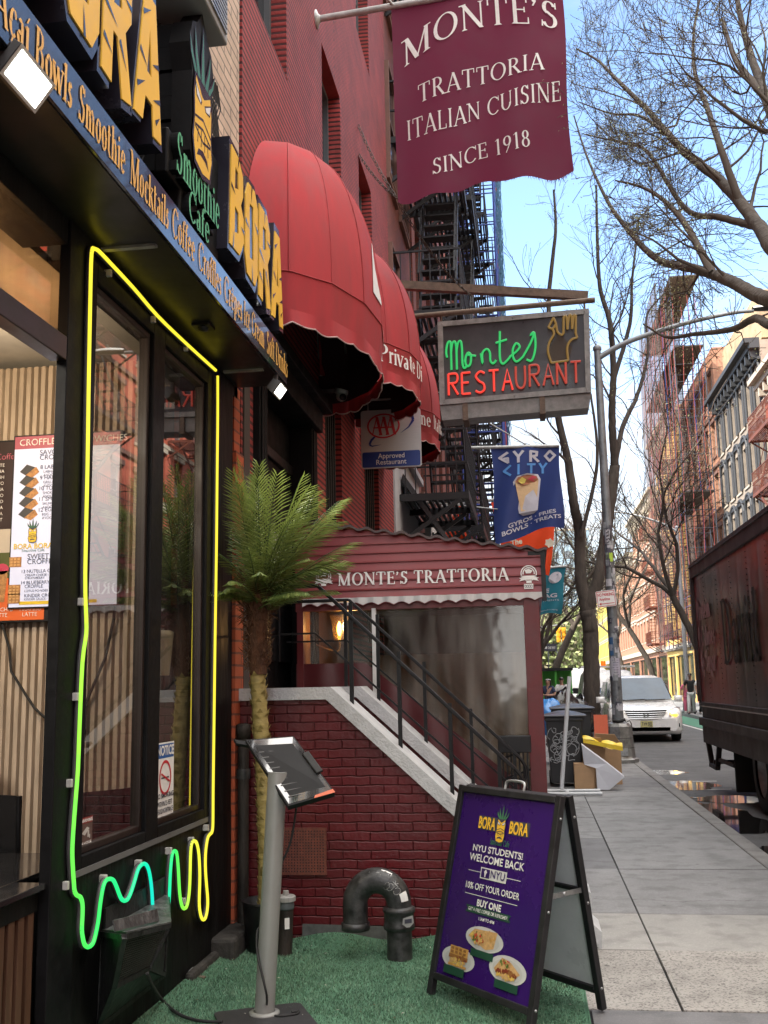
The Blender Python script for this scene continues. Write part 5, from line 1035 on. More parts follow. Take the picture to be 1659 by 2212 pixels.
mb = MB(); mb.tube([Vector((FX + .06 + u / 240 * (EX - FX - .06), EY - .032 + .01 * math.sin(u / 240 * nsc * 6.28), 2.184 - (.042 + .022 * (1 - abs(math.sin(u / 240 * nsc * math.pi)))))) for u in range(241)], .004, 4); put('valance_piping', mb, redpaint, porch)
mb = MB(); mb.box((-.045, EY - .01, 0), (.075, EY + .09, 2.17)); put('post', mb, redpaint, porch, bevel=.004)
for a_, b_ in (((-.045, 12.9, 0), (.075, 13.0, 2.17)), ((-.03, 10.4, 0), (.06, 10.5, 2.17)), ((FX + .01, EY + .001, LZ), (FX + .06, EY + .08, 2.17))): put('post', MB().box(a_, b_), redpaint, porch)
put('beam', MB().box((FX, EY, 2.09), (-.045, EY + .06, 2.17)), redpaint, porch)
mb = MB(); mb.box((-1.222, EY - .006, 1.40), (-1.19, EY + .03, 2.10)); put('white_mullion', mb, white, porch)
skirt = mat('red_vinyl_skirt', (.075, .010, .013), .38, var=.15, scale=3, bump=.2, bscale=7)
def zs2(x): return 1.68 if x < -1.28 else 1.68 - (x + 1.28) * .79
mb = MB(); mb.grid(lambda u, v: (lambda x: Vector((x, EY + .012 + .006 * math.sin(x * 23 + v * 5), (zs2(x)) * v)))(FX + u * (-.045 - FX)), 60, 8); put('skirt', mb, skirt, porch)
vinyl = glass('clear_vinyl', (.74, .71, .66), .05, .07, .36, 1.1, (.40, .38, .34))  # diffuse veil is part vinyl dirt, part painted-in pale reflection
nt = vinyl.node_tree; glb = [n for n in nt.nodes if n.type == 'BSDF_GLOSSY'][0]; bpn = N(nt, 'ShaderNodeBump'); bpn.inputs['Strength'].default_value = .12; bpn.inputs['Distance'].default_value = .02; nn_ = N(nt, 'ShaderNodeTexNoise'); nn_.inputs['Scale'].default_value = 3.2; tcn_ = N(nt, 'ShaderNodeTexCoord'); nt.links.new(tcn_.outputs['Object'], nn_.inputs['Vector']); nt.links.new(nn_.outputs[0], bpn.inputs['Height']); nt.links.new(bpn.outputs[0], glb.inputs['Normal'])
mb = MB()
for x0, x1 in ((FX + .06, -1.222), (-1.19, -.045)): mb.grid(lambda u, v: (lambda x: Vector((x, EY + .02, zs2(x) + (2.09 - zs2(x)) * v)))(x0 + u * (x1 - x0)), 12, 1)
mb.grid(lambda u, v: Vector((.02, EY + .09 + u * 4.8, .7 + v * 1.45)), 2, 1)
put('vinyl_window', mb, vinyl, porch)
mb = MB(); mb.box((.0, EY + .09, 0), (.04, 12.9, .7)); put('skirt', mb, skirt, porch)
mb = MB(); mb.box((FX + .01, 12.9, 0), (-.05, 12.95, 2.6)); put('partition', mb, mat('interior_siding', (.07, .055, .045), .6, var=.2), porch)
mb = MB(); mb.grid(lambda u, v: Vector((FX + .02 + u * 1.75, 12.0 + .05 * math.sin(u * 40), .3 + v * 1.55)), 80, 2); put('curtain', mb, mat('tan_curtain', (.34, .29, .22), .9, var=.15), porch)
ct = MB()
for k in range(5): ct.box((FX + .02, EY + .5 + k * .9, 2.3), (EX - .06, EY + .55 + k * .9, 2.38))
put('ceiling_joists', ct, mat('joist_brown', (.06, .04, .035), .7), porch)
sl = thing('string_light', 'small lit bulb under the terrace valance', 'lamp', (-.45, EY + .3, 2.1))
mb = MB(); p = PY(EY + .12, 950, 1309); mb.ball(p, .018, 8); put('bulb', mb, glow('small_bulb', (1, .95, .8), 6), sl); mb = MB(); mb.tube([p, p + Vector((0, 0, .25))], .003, 4); put('flex', mb, rubber, sl)
sc = thing('wall_sconce', 'lit amber glass wall sconce inside the terrace by the door', 'lamp', (FX, 8.55, 1.75)); c = PY(8.5, 733, 1358)
mb = MB(); mb.box((FX + .001, c.y - .05, c.z - .18), (FX + .03, c.y + .05, c.z + .02)); mb.tube(smooth([Vector((FX + .03, c.y, c.z - .12)), Vector((c.x - .02, c.y, c.z - .19)), c - Vector((0, 0, .11))], 4), .008, 6); put('bracket', mb, rust, sc)
mb = MB(); mb.lathe([(.035, -.10), (.055, -.07), (.06, .02), (.078, .10), (.085, .115)], c, n=18); put('glass_shade', mb, glass('amber_shade', (1, .74, .42), .15, .1, .25), sc)
mb = MB(); mb.lathe([(.008, -.06), (.02, -.02), (.018, .03), (.004, .06)], c, n=10); put('bulb', mb, glow('sconce_bulb', (1, .52, .12), 22), sc)
lamp('POINT', 'sconce_light', c + Vector((.1, -.05, .0)), 3.2, (1, .56, .2), sc, .04)
mb = MB(); a = PY(8.66, 686, 1300); mb.box((FX + .002, 8.05, 1.46), (FX + .02, 10.5, 2.6)); put('inner_panelling', mb, mat('amber_panelling', (.22, .12, .06), .5, var=.25), porch)
# folding gate leaned at the foot of the stairs
gate = thing('folded_gate', 'folded black metal scissor gate leaning by the terrace post', 'gate', (-.15, 7.85, 0))
mb = MB()
for k in range(7): mb.bar((-.24 + k * .03, 7.86 - .012 * k, .05), (-.24 + k * .03, 7.86 - .012 * k, 1.12), .012, .02)
for k in range(6): mb.bar((-.25, 7.85, .2 + k * .15), (-.04, 7.78, .28 + k * .15), .01, .014)
put('bars', mb, railm, gate)
mb = MB()
mb.box((-.27, 7.76, 1.0), (-.03, 7.89, 1.12)); put('lock_box', mb, blackm, gate, bevel=.006)

# ---------------------------------------------------------------- artificial palm in its pot
palm = thing('artificial_palm', 'tall artificial palm with fibrous trunk in a black pot by the stoop', 'palm', (-1.56, 6.12, 0)); random.seed(21)
mb = MB(); mb.lathe([(.0, .02), (.115, .02), (.14, .27), (.15, .29), (.135, .29), (.125, .25), (0, .25)], (-1.58, 6.12, 0), n=24); put('pot', mb, mat('black_plastic_pot', (.012, .012, .013), .45), palm)
mb = MB(); pts = []; rs_ = []
for i in range(90):
    t = i / 89; z = .22 + t * 1.40; pts.append((-1.58 - .045 * t + .012 * math.sin(t * 4), 6.12 - .02 * t, z)); rs_.append(.050 - .006 * t + .0045 * (i % 4 == 0))
mb.tube(pts, rs_, 14)
for i in range(150):
    t = random.uniform(.02, .98); a_ = random.uniform(0, 6.28); c = Vector(pts[int(t * 89)]); r_ = .047; d = Vector((math.cos(a_), math.sin(a_), 0)); s_ = Vector((-d.y, d.x, 0))
    p = c + d * r_; mb.add([p - s_ * .018 - Vector((0, 0, .012)), p + s_ * .018 - Vector((0, 0, .012)), p + d * .016 + Vector((0, 0, .016)), p + Vector((0, 0, .0))], [(0, 1, 2), (1, 3, 2), (3, 0, 2)])
put('trunk', mb, mat('palm_trunk', (.27, .21, .07), .7, var=.35, scale=14, bump=.5, bscale=30, stretch=(1, 1, 2)), palm)
fib = MB()
fib.tube([(-1.625, 6.1, 1.58), (-1.63, 6.1, 1.66), (-1.632, 6.1, 1.85), (-1.634, 6.1, 2.0), (-1.634, 6.1, 2.12), (-1.634, 6.1, 2.3)], [.050, .058, .062, .070, .05, .012], 16)
for i in range(1500):
    t = random.random(); a_ = random.uniform(0, 6.28); z = 1.62 + t * .55; r_ = .057 + .014 * t; c = Vector((-1.632, 6.1, z)); d = Vector((math.cos(a_), math.sin(a_), 0)); s_ = Vector((-d.y, d.x, 0)); p = c + d * r_; l_ = random.uniform(.03, .10) * (1.6 if t > .55 else .7)
    q = p + d * l_ * random.uniform(.2, .9) + Vector((0, 0, random.uniform(-.6, .9) * l_)) + s_ * random.uniform(-.3, .3) * l_
    fib.add([p - s_ * .0018, p + s_ * .0018, (p + q) / 2 + d * .008, q], [(0, 1, 2), (1, 3, 2)], random.choice((0, 0, 1)))
put('fibre_sheath', fib, [mat('palm_fibre', (.09, .038, .018), .95, var=.4, scale=25, bump=.8, bscale=60, stretch=(1, 1, .3)), mat('palm_fibre_pale', (.17, .09, .05), .95, var=.3, scale=25)], palm)
leafm = [mat('palm_leaf', (.10, .15, .04), .42, var=.25, scale=6), mat('palm_leaf_pale', (.20, .25, .075), .42, var=.25, scale=6)]
for m_ in leafm: cloth_mat_translucent(m_, .25, (.28, .36, .08))
stemm = mat('palm_stem', (.05, .085, .025), .5, var=.2)
def frond(base, az, el, L_, droop, lw, dens=38, pale=0):
    P = []; d = Vector((math.cos(az) * math.cos(el), math.sin(az) * math.cos(el), math.sin(el))); p = Vector(base); n = 16
    for i in range(n + 1):
        P.append(p.copy()); p = p + d * (L_ / n); d = (d + Vector((0, 0, -droop / n * (i / n) * 2))).normalized()
    mb = MB(); mb.tube(P, [.0075 * (1 - .8 * i / n) for i in range(n + 1)], 5, 2)
    side = Vector((-math.sin(az), math.cos(az), 0))
    for k in range(dens):
        t = .16 + .84 * k / (dens - 1); f = t * n; i = min(int(f), n - 1); q = P[i].lerp(P[i + 1], f - i); tg = (P[i + 1] - P[i]).normalized(); up = side.cross(tg).normalized()
        ll = lw * (math.sin(math.pi * (.12 + .80 * t)) ** .6) * random.uniform(.88, 1.08); w_ = .0052
        for sg in (1, -1):
            dd = (tg * (.62 + .5 * t) + side * sg * (1.0 - .35 * t) + up * .28 + Vector((0, 0, random.uniform(-.06, .06)))).normalized(); e = tg.cross(dd).normalized() if True else up
            wv = dd.cross(up).normalized() * w_; mid = q + dd * ll * .5 + up * .012; tip = q + dd * ll - Vector((0, 0, ll * .2))
            m_ = 1 if random.random() < .3 + pale else 0
            mb.add([q - wv * .35, q + wv * .35, mid + wv, mid - wv, mid + up * .003, tip], [(0, 1, 4), (1, 2, 4), (0, 4, 3), (2, 5, 4), (4, 5, 3)], m_)
    put('frond', mb, leafm + [stemm], palm)
cb = Vector((-1.634, 6.1, 2.03))
FRO = [(200, 82, .95, .3, .17), (95, 80, .92, .3, .16), (290, 84, .88, .2, .17), (0, 62, .95, .5, .19), (330, 60, .9, .45, .18), (25, 55, 1.0, .5, .2), (350, 72, 1.0, .3, .19), (280, 70, .85, .5, .17), (265, 74, .8, .35, .16), (245, 76, .85, .4, .16), (310, 48, .8, .7, .17),
       (345, 36, .72, .45, .17), (10, 30, .66, .5, .17), (325, 28, .62, .55, .16), (290, 22, .48, .7, .15), (258, 30, .5, .9, .15), (230, 42, .62, .9, .15), (120, 66, .9, .6, .16), (150, 70, .85, .6, .15), (60, 66, .95, .5, .18), (300, 66, .95, .35, .18), (340, 50, .88, .5, .18), (255, 20, .42, .9, .14), (5, 46, .86, .5, .18), (275, 50, .62, .8, .16), (352, 24, .72, .35, .17), (20, 16, .6, .4, .16), (318, 14, .55, .4, .15), (240, 12, .45, .8, .13), (335, 62, .95, .4, .18)]
FRO += [(238, 8, .62, .25, .15), (345, 20, .78, .25, .17), (0, 36, .85, .35, .18), (322, 8, .6, .35, .15), (8, 52, .98, .3, .2)]
for az, el, L_, dr_, lw in FRO: frond(cb + Vector((random.uniform(-.03, .03), random.uniform(-.03, .03), random.uniform(-.08, .06))), R(az), R(el), L_ * (.8 if -60 < (az + 180) % 360 - 180 < 60 else .86), dr_, lw * (1.15 if L_ > .7 else .72), 30, .35 if el > 50 else .15)

# ---------------------------------------------------------------- menu stand
ms = thing('menu_stand', 'grey pole menu stand with a tilted glossy menu case on the turf', 'menu stand', (-1.28, 4.93, .01))
mb = MB(); a_ = PZ(.02, 480, 2210); 
cx, cy = -1.255, 4.84; u = Vector((.9, .44, 0)).normalized(); v = Vector((-.44, .9, 0)).normalized(); c = Vector((cx, cy, .012)); hw = .205
P = [c + u * x * hw + v * y * hw for x, y in ((-1, -.9), (-.9, -1), (.9, -1), (1, -.9), (1, .9), (.9, 1), (-.9, 1), (-1, .9))]; mb.prism(P, (0, 0, .014)); put('base_plate', mb, mat('powder_black', (.02, .02, .022), .6, var=.2), ms, bevel=.003)
pb, pt = Vector((-1.285, 4.93, .026)), Vector((-1.232, 4.98, 1.1))
mb = MB(); mb.tube([pb, pt], .046, 24); mb.lathe([(.07, 0), (.07, .008), (.05, .012)], pb, n=24); put('pole', mb, mat('grey_powder_pole', (.25, .255, .24), .42, .15, var=.07, scale=5), ms)
TLm, TRm, BRm, BLm = PY(5.10, 530, 1598), PY(5.16, 634, 1590), PY(4.93, 724, 1712), PY(4.86, 623, 1741)
mb = MB(); nrm = (TRm - TLm).cross(BLm - TLm).normalized(); nrm = nrm if nrm.z > 0 else -nrm
mb.prism([TLm, TRm, BRm, BLm], -nrm * .03); ex = (TRm - TLm).normalized(); ey = (TLm - BLm).normalized()
mb.prism([TLm - ex * .05 + ey * .02 - nrm * .01, TLm - ex * .0 - nrm * .01, TLm - nrm * .03, TLm - ex * .05 + ey * .02 - nrm * .03], ey * -.03); put('case', mb, mat('case_black', (.012, .012, .013), .55, spec=.2), ms, bevel=.004)
def Q4(u, v, d=0): return (BLm * (1 - u) + BRm * u) * (1 - v) + (TLm * (1 - u) + TRm * u) * v + nrm * d
glossy_print = mat('dark_menu_print', (.02, .02, .022), .05, var=.1, spec=1, coat=1, bump=.03, bscale=9); glossy_print.node_tree.nodes['Principled BSDF'].inputs['Coat IOR'].default_value = 1.9
mb = MB(); mb.add([Q4(.03, .02, .002), Q4(.97, .02, .002), Q4(.97, .98, .002), Q4(.03, .98, .002)], [(0, 1, 2, 3)]); mb.add([Q4(.55, .0, .003), Q4(1.0, .0, .003), Q4(1.0, .055, .003), Q4(.6, .035, .003)], [(0, 1, 2, 3)], 1)
for k in range(9): mb.add([Q4(.1, .1 + k * .085, .003), Q4(.1 + random.uniform(.2, .4), .1 + k * .085, .003), Q4(.3, .11 + k * .085, .003), Q4(.1, .112 + k * .085, .003)], [(0, 1, 2, 3)], 2)
put('menu_sheet', mb, [glossy_print, mat('orange_menu_strip', (.55, .12, .05), .3), mat('menu_grey_text', (.1, .1, .1), .2)], ms)
mb = MB()
for k in range(1): mb.bar(Q4(.98, .33, .006), Q4(.98, .68, .006), .035, .014, 0, nrm)
put('clamp', mb, rubber, ms, bevel=.004)
mb = MB(); P = [PY(5.0, *q) for q in ((640, 1745), (632, 1800), (622, 1835), (606, 1870), (598, 1900))] + [PY(5.02, 575, 1990), PY(5.0, 556, 2010), PY(4.9, 556, 2060), PY(4.86, 565, 2100), PY(4.84, 576, 2150), PZ(.03, 578, 2185), PZ(.03, 600, 2195), PZ(.03, 640, 2190), PZ(.03, 645, 2184), PZ(.03, 630, 2186)]
put('power_cord', MB().tube(smooth([Vector(p) for p in P], 4), .0055, 6), rubber, ms)
# floor cable along the turf and its junction box
P = [PX(-1.62, 318, 2102), PX(-1.64, 330, 2130), PZ(.05, 350, 2160), PZ(.03, 385, 2190), PZ(.025, 430, 2205), PZ(.03, 480, 2208)]
put('floor_cable', MB().tube(smooth([Vector(p) for p in P], 5), .008, 6), rubber, label='black cable looping from the wall cage onto the turf', cat='cable', loc=P[2])
jb = thing('junction_box', 'small broken grey junction box lying on the turf edge', 'box', PZ(.03, 415, 2108)); c = PZ(.035, 414, 2106)
mb = MB(); mb.prism([c + Vector(q) for q in ((-.05, -.03, -.03), (.02, -.04, -.03), (.03, -.03, .02), (-.045, -.02, .035))], (.01, .06, .0)); put('box', mb, mat('dull_aluminium', (.3, .3, .3), .5, .4, var=.3), jb, bevel=.003)
mb = MB(); mb.prism([c + Vector(q) for q in ((.03, -.03, -.03), (.07, -.035, -.03), (.075, -.03, -.005), (.035, -.02, .0))], (.005, .03, 0)); put('lid', mb, rust, jb)
# wall cage with mesh
cage = thing('wall_vent_cage', 'dented black metal mesh cage projecting from the shop wall', 'vent cage', (FX, 4.7, .2))
bt0, bt1, bb0, bb1 = Vector((FX, 4.34, .50)), Vector((FX, 5.14, .50)), Vector((FX, 4.32, .14)), Vector((FX, 5.1, .14))
f0, f1, f2, f3 = PX(-1.60, 268, 2024), PX(-1.60, 365, 2000), PX(-1.68, 321, 2092), PX(-1.68, 246, 2131)
mb = MB(); cg = mat('battered_black_metal', (.02, .02, .02), .5, .4, var=.8, scale=16, bump=.5, bscale=25)
for a_, b_ in ((f0, f1), (f1, f2), (f2, f3), (f3, f0), (bt0, f0), (bb0, f3), (bt1, f1), (bb1, f2), (bt0, bb0), (bt1, bb1), (bb0, bb1)): mb.bar(a_, b_, .02, .02)
mb.add([bt0, bb0, f3, f0], [(0, 1, 2, 3)]); mb.add([bt1, bb1, f2, f1], [(0, 1, 2, 3)]); mb.add([bb0, bb1, f2, f3], [(0, 1, 2, 3)])
mb.bar(bt0 + Vector((.01, 0, .05)), bt1 + Vector((.01, 0, .05)), .012, .1)
for k in range(6): p = bt0.lerp(bb0, k / 5) + Vector((.02, -.005, 0)); mb.ball(p, .012, 6)
put('cage_frame', mb, cg, cage)
mb = MB(); mb.prism([bt0 + Vector((0, 0, .012)), bt1 + Vector((0, 0, .012)), f1 + Vector((.01, 0, .012)), f0 + Vector((.01, 0, .012))], (0, 0, .006)); mb.prism([f0 + Vector((-.04, .0, .02)), f1 + Vector((-.05, 0, .02)), f1 + Vector((-.06, 0, .07)), f0 + Vector((-.05, 0, .06))], (.006, 0, 0)); put('cage_top', mb, mat('scraped_metal', (.13, .13, .13), .45, .6, var=.6, scale=20, bump=.4), cage)
mb = MB()
for k in range(1, 26): mb.tube([f0.lerp(f1, k / 26), f3.lerp(f2, k / 26)], .0016, 4)
for k in range(1, 20): mb.tube([f0.lerp(f3, k / 20), f1.lerp(f2, k / 20)], .0016, 4)
put('wire_mesh', mb, mat('mesh_wire', (.07, .07, .068), .5, .5), cage)

# ---------------------------------------------------------------- pipes by the stoop wall
cast = mat('black_cast_iron', (.034, .034, .034), .42, .1, var=.8, scale=20, bump=.35, bscale=30)
gp = thing('gooseneck_vent_pipe', 'black gooseneck vent pipe with stickers and chalk scribbles by the stoop wall', 'pipe', (-.79, 5.98, 0)); gy = 5.98
rx_, rb = -.79, .122; zc = .305
mb = MB(); mb.tube([(rx_, gy, -.02), (rx_, gy, .19)], .070, 24)
put('riser', mb, cast, gp)
mb = MB(); mb.lathe([(.07, .165), (.086, .17), (.088, .19), (.083, .2), (.083, .255), (.09, .262), (.09, .282), (.07, .29)], (rx_, gy, 0), n=28); put('collar', mb, cast, gp)
mb = MB(); mb.tube([(rx_, gy, .25)] + [(rx_ - rb + rb * math.cos(t * math.pi / 20), gy - .01 * t / 20, zc + rb * math.sin(t * math.pi / 20)) for t in range(21)] + [(rx_ - 2 * rb, gy - .01, .19)], .070, 24); mb.lathe([(.070, .205), (.079, .203), (.080, .165), (.066, .16), (.06, .2)], (rx_ - 2 * rb, gy - .01, 0), n=24); put('bend', mb, cast, gp)
mb = MB()
def onpipe(a_, off, sc_): # point on the bend facing the viewer
    p = Vector((rx_ - rb + rb * math.cos(a_), gy, zc + rb * math.sin(a_))); rdir = Vector((math.cos(a_), 0, math.sin(a_))); ph = off; return p + (rdir * math.sin(ph) + Vector((0, -1, 0)) * math.cos(ph)) * .0715
def sticker(a0, a1, o0, o1, m): 
    mb.grid(lambda u, v: onpipe(a0 + (a1 - a0) * u, o0 + (o1 - o0) * v, 1), 4, 4, m)
sticker(.12, .42, .35, 1.0, 0); sticker(1.05, 1.4, .55, 1.15, 0); sticker(1.1, 1.34, .68, .98, 1)
for cx_, co in ((.55, .3), (.85, .1), (1.5, .5), (1.0, .0)):
    P = [onpipe(cx_ + .12 * math.cos(t), co + .3 * math.sin(t), 1) for t in [k * .7 for k in range(9)]]; mb.tube(P, .0022, 4, 2)
for k in range(3): mb.tube([onpipe(.78 - .12 * math.cos(k * 1.05), .55 - .25 * math.sin(k * 1.05), 1), onpipe(.78 + .12 * math.cos(k * 1.05), .55 + .25 * math.sin(k * 1.05), 1)], .003, 4, 2)
for k in range(14): a_ = 1.7 + .05 * k; mb.tube([onpipe(a_, .75 + .1 * math.sin(k * 2.1), 1), onpipe(a_ + .06, .75 + .12 * math.cos(k * 1.7), 1)], .002, 4, 2)
fr = ((rx_ + .055, gy - .076, .225), Vector((.8, .55, 0)).normalized(), UZ, Vector((.55, -.8, 0)).normalized()); shape(mb, [(-.03, .02), (.03, .03), (.035, -.01), (.01, -.03), (-.01, -.03), (-.035, -.01)], fr, 2, .009); shape(mb, rect(-.022, -.008, .022, .014), fr, 1, .0105)
put('sticker', mb, [whitelet, ink, mat('chalk_mark', (.3, .3, .29), .9)], gp)
sp_ = thing('standpipe', 'short black standpipe with grey screw cap beside the palm pot', 'pipe', (-1.46, 6.02, 0)); c = Vector((-1.455, 6.02, 0))
mb = MB(); mb.tube([c + Vector((.0, 0, -.02)), c + Vector((.012, 0, .26))], .043, 20); put('pipe', mb, mat('rust_streaked_black', (.028, .022, .018), .6, .2, var=.8, scale=10, bump=.5, stretch=(1, 1, .4)), sp_)
mb = MB(); t_ = c + Vector((.012, 0, .26)); mb.lathe([(.043, 0), (.049, .005), (.046, .015), (.049, .025), (.046, .035), (.047, .042)], t_, n=20); put('thread', mb, mat('grey_pipe_thread', (.12, .14, .15), .5, .3), sp_)
mb = MB(); mb.lathe([(.047, .042), (.056, .045), (.056, .068), (.05, .074), (.018, .076), (.016, .1), (0, .1)], t_, n=14, smooth=False); put('cap', mb, mat('grey_cap', (.3, .3, .29), .5, var=.15), sp_)
mb = MB(); shape(mb, rect(-.014, -.03, .014, .03), ((c.x + .025, c.y - .036, .19), Vector((.85, .5, 0)), UZ, Vector((.5, -.85, 0))), 0, .006); put('sticker', mb, whitelet, sp_)
dp = thing('downpipe', 'dark downpipe in the corner between the shop and the stoop', 'pipe', (-1.76, 6.28, 0))
mb = MB(); mb.tube([(-1.765, 6.27, .0), (-1.765, 6.27, 1.22)], .034, 14); mb.lathe([(.034, 1.2), (.045, 1.2), (.045, 1.28), (.03, 1.29)], (-1.765, 6.27, 0)); put('pipe', mb, mat('rust_streaked_black', (.028, .022, .018)), dp); put('joint', MB().lathe([(.042, .96), (.044, 1.0), (.042, 1.02)], (-1.765, 6.27, 0)), cast, dp); mb = MB(); mb.lathe([(.05, .0), (.05, .1), (.036, .13)], (-1.765, 6.27, 0)); put('joint', mb, cast, dp)
mb = MB(); mb.add([(-1.42, 6.33, .01), (-.82, 6.33, .01), (-.82, 6.344, .1), (-1.42, 6.344, .11)], [(0, 1, 2, 3)]); put('flashing', mb, mat('torn_flashing', (.07, .075, .07), .7, var=.5, scale=14), stoop)

# ---------------------------------------------------------------- A-frame sign
af = thing('sandwich_board', 'purple sandwich board sign with food plates in a black metal frame', 'sandwich board', (-.15, 5.05, 0))
th = -.86694; Wd = Vector((math.cos(th), math.sin(th), 0)); nd = Vector((-math.sin(th), math.cos(th), 0)); FW_ = .742; hA, sA = .988, .5175
FL = Vector((-.557, 5.332, .012)); up_ = (nd * (sA / 2 - .02) + Vector((0, 0, hA - .012))); upn = up_.normalized(); LA = up_.length; nf = Wd.cross(upn).normalized()
nf = nf if nf.y < 0 else -nf
frA = (FL, Wd, upn, nf)
bk_off = nd * sA; tw = .2075; n2 = Vector((-math.sin(th + tw), math.cos(th + tw), 0))
frm = mat('sign_frame_black', (.02, .02, .022), .45, .2, var=.3, scale=12, bump=.1)
def legframe(base, upv, w, name):
    mb = MB(); L_ = upv.length; un = upv.normalized(); nn2 = Wd.cross(un).normalized()
    for x in (.0, w): mb.bar(base + Wd * x, base + Wd * x + upv, .035, .032, 0, nn2)
    for z in (.09, L_ - .02): mb.bar(base + Wd * .018 + un * z, base + Wd * (w - .018) + un * z, .03, .036, 0, nn2)
    if name == 'back_frame': mb.bar(base + Wd * .018 + un * L_ * .56, base + Wd * (w - .018) + un * L_ * .56, .02, .03, 0, nn2)
    put('leg_frame', mb, frm, af, bevel=.003); return un, L_
un1, LA = legframe(FL, up_, FW_, 'front_frame')
BB = FL + n2 * sA + Wd * .02; upb = (FL + up_ + nd * .045 - BB) ; un2, LB = legframe(BB, upb, FW_, 'back_frame')
purple = mat('purple_print', (.032, .006, .115), .28, var=.05, scale=3, bump=.02, bscale=4)
mb = MB(); P0 = FL + Wd * .015 + un1 * .10; mb.prism([P0, P0 + Wd * (FW_ - .03), P0 + Wd * (FW_ - .03) + un1 * (LA - .135), P0 + un1 * (LA - .135)], -nf * .006); put('poster_panel', mb, purple, af)
mb = MB(); P1 = BB + Wd * .016 + un2 * .10; mb.prism([P1, P1 + Wd * (FW_ - .032), P1 + Wd * (FW_ - .032) + un2 * (LB - .135), P1 + un2 * (LB - .135)], n2 * .006); put('blank_panel', mb, mat('white_board_back', (.80, .82, .82), .35, var=.08), af)
mb = MB(); h0 = FL + up_ + Wd * (FW_ * .52); mb.tube(smooth([h0 - Wd * .07 + nd * .02, h0 - Wd * .065 + nd * .03 + Vector((0, 0, .035)), h0 + nd * .03 + Vector((0, 0, .042)), h0 + Wd * .065 + nd * .03 + Vector((0, 0, .035)), h0 + Wd * .07 + nd * .02], 4), .007, 8); put('carry_handle', mb, steel, af)
mb = MB(); a_ = FL + Wd * FW_ + un1 * LA * .56; b_ = BB + Wd * FW_ + un2 * LB * .56; mb.bar(a_, b_, .006, .022); mb.ball(a_.lerp(b_, .45), .012, 8); mb.ball(FL + Wd * FW_ + un1 * (LA - .06), .012, 6)
for z in (.1, .5, .9): mb.ball(FL + Wd * (FW_ + .018) + un1 * LA * z, .007, 6); mb.ball(BB + Wd * (FW_ + .018) + un2 * LB * z, .007, 6)
put('hinge_stay', mb, steel, af)
fr = (P0, Wd, un1, nf); PW, PH = FW_ - .03, LA - .135; mb = MB()
# panel coordinates: x 0..PW, y 0..PH ; photo text positions measured on the panel
def tx(s, x, y, h, w, mi=0, bold=.0, font='s'): letter(mb, sans(s, bold) if font == 's' else serif(s, .14, .06), fr, h, w * PW, 'c', mi, .003, (x * PW, y * PH))
tx('BORA', .322, .815, .078, .185, 1, .03); tx('BORA', .663, .812, .078, .192, 1, .03)
for x_, y_ in ((.322, .808), (.663, .805)): shape(mb, rect((x_ - .1) * PW, y_ * PH, (x_ + .105) * PW, (y_ + .075) * PH), fr, 5, .001)
pineapple(mb, fr, (.482 * PW, .872 * PH), .085, 1, 2, 5, 0)
tx('Smoothie Cafe', .486, .738, .028, .205, 2, 0, 'f')
tx('NYU STUDENTS!', .474, .688, .043, .535, 0, .02); tx('WELCOME BACK', .477, .634, .049, .59, 0, .02)
shape(mb, rect(.19 * PW, .579 * PH, .75 * PW, .582 * PH), fr, 0, .002); shape(mb, rect(.328 * PW, .55 * PH, .607 * PW, .609 * PH), fr, 3, .003); shape(mb, rect(.338 * PW, .556 * PH, .43 * PW, .603 * PH), fr, 4, .004); fx_ = .384 * PW; shape(mb, [(fx_ - .004, .56 * PH), (fx_ + .004, .56 * PH), (fx_ + .006, .577 * PH), (fx_ + .014, .587 * PH), (fx_ + .002, .6 * PH), (fx_ - .012, .587 * PH), (fx_ - .006, .577 * PH)], fr, 3, .005)
letter(mb, sans('NYU', .01), fr, .05, .15 * PW, 'c', 4, .005, (.518 * PW, .563 * PH))
tx('10% OFF YOUR ORDER', .476, .486, .042, .57, 0, .015); shape(mb, rect(.189 * PW, .456 * PH, .749 * PW, .459 * PH), fr, 0, .002)
tx('BUY ONE', .468, .405, .042, .258, 0, .04); shape(mb, [(.224 * PW, .364 * PH), (.707 * PW, .364 * PH), (.685 * PW, .382 * PH), (.707 * PW, .4 * PH), (.224 * PW, .4 * PH), (.245 * PW, .382 * PH)], fr, 6, .002); tx('GET A FREE COFFEE OR REFRESHER', .466, .374, .022, .42, 0, .01); tx('11AM TO 4PM', .465, .335, .021, .165, 0, .01)
def plate(x, y, rx, ry): shape(mb, ell(rx * PW, ry * PH, 28, c=(x * PW, y * PH)), fr, 7, .003); shape(mb, ell(rx * PW * .8, ry * PH * .8, 28, c=(x * PW, y * PH - .004)), fr, 8, .004)
random.seed(8)
def bits(cx, cy, rx, ry, n, mis, s=.006):
    for _ in range(n):
        a_ = random.uniform(0, 6.28); r_ = random.random() ** .5; x = cx * PW + rx * PW * r_ * math.cos(a_); y = cy * PH + ry * PH * r_ * math.sin(a_); k = s * random.uniform(.6, 1.6)
        shape(mb, [(x + k * random.uniform(.6, 1.3) * math.cos(t), y + k * random.uniform(.6, 1.3) * math.sin(t)) for t in (0, 1.25, 2.5, 3.75, 5)], fr, random.choice(mis), .0062 + random.random() * .0022)
plate(.47, .247, .20, .062)
shape(mb, [(.30 * PW, .245 * PH), (.36 * PW, .288 * PH), (.60 * PW, .298 * PH), (.58 * PW, .215 * PH), (.50 * PW, .198 * PH)], fr, 9, .005); bits(.40, .245, .075, .030, 60, (10, 10, 11, 9, 12), .007); bits(.53, .27, .06, .02, 14, (9, 14), .007)
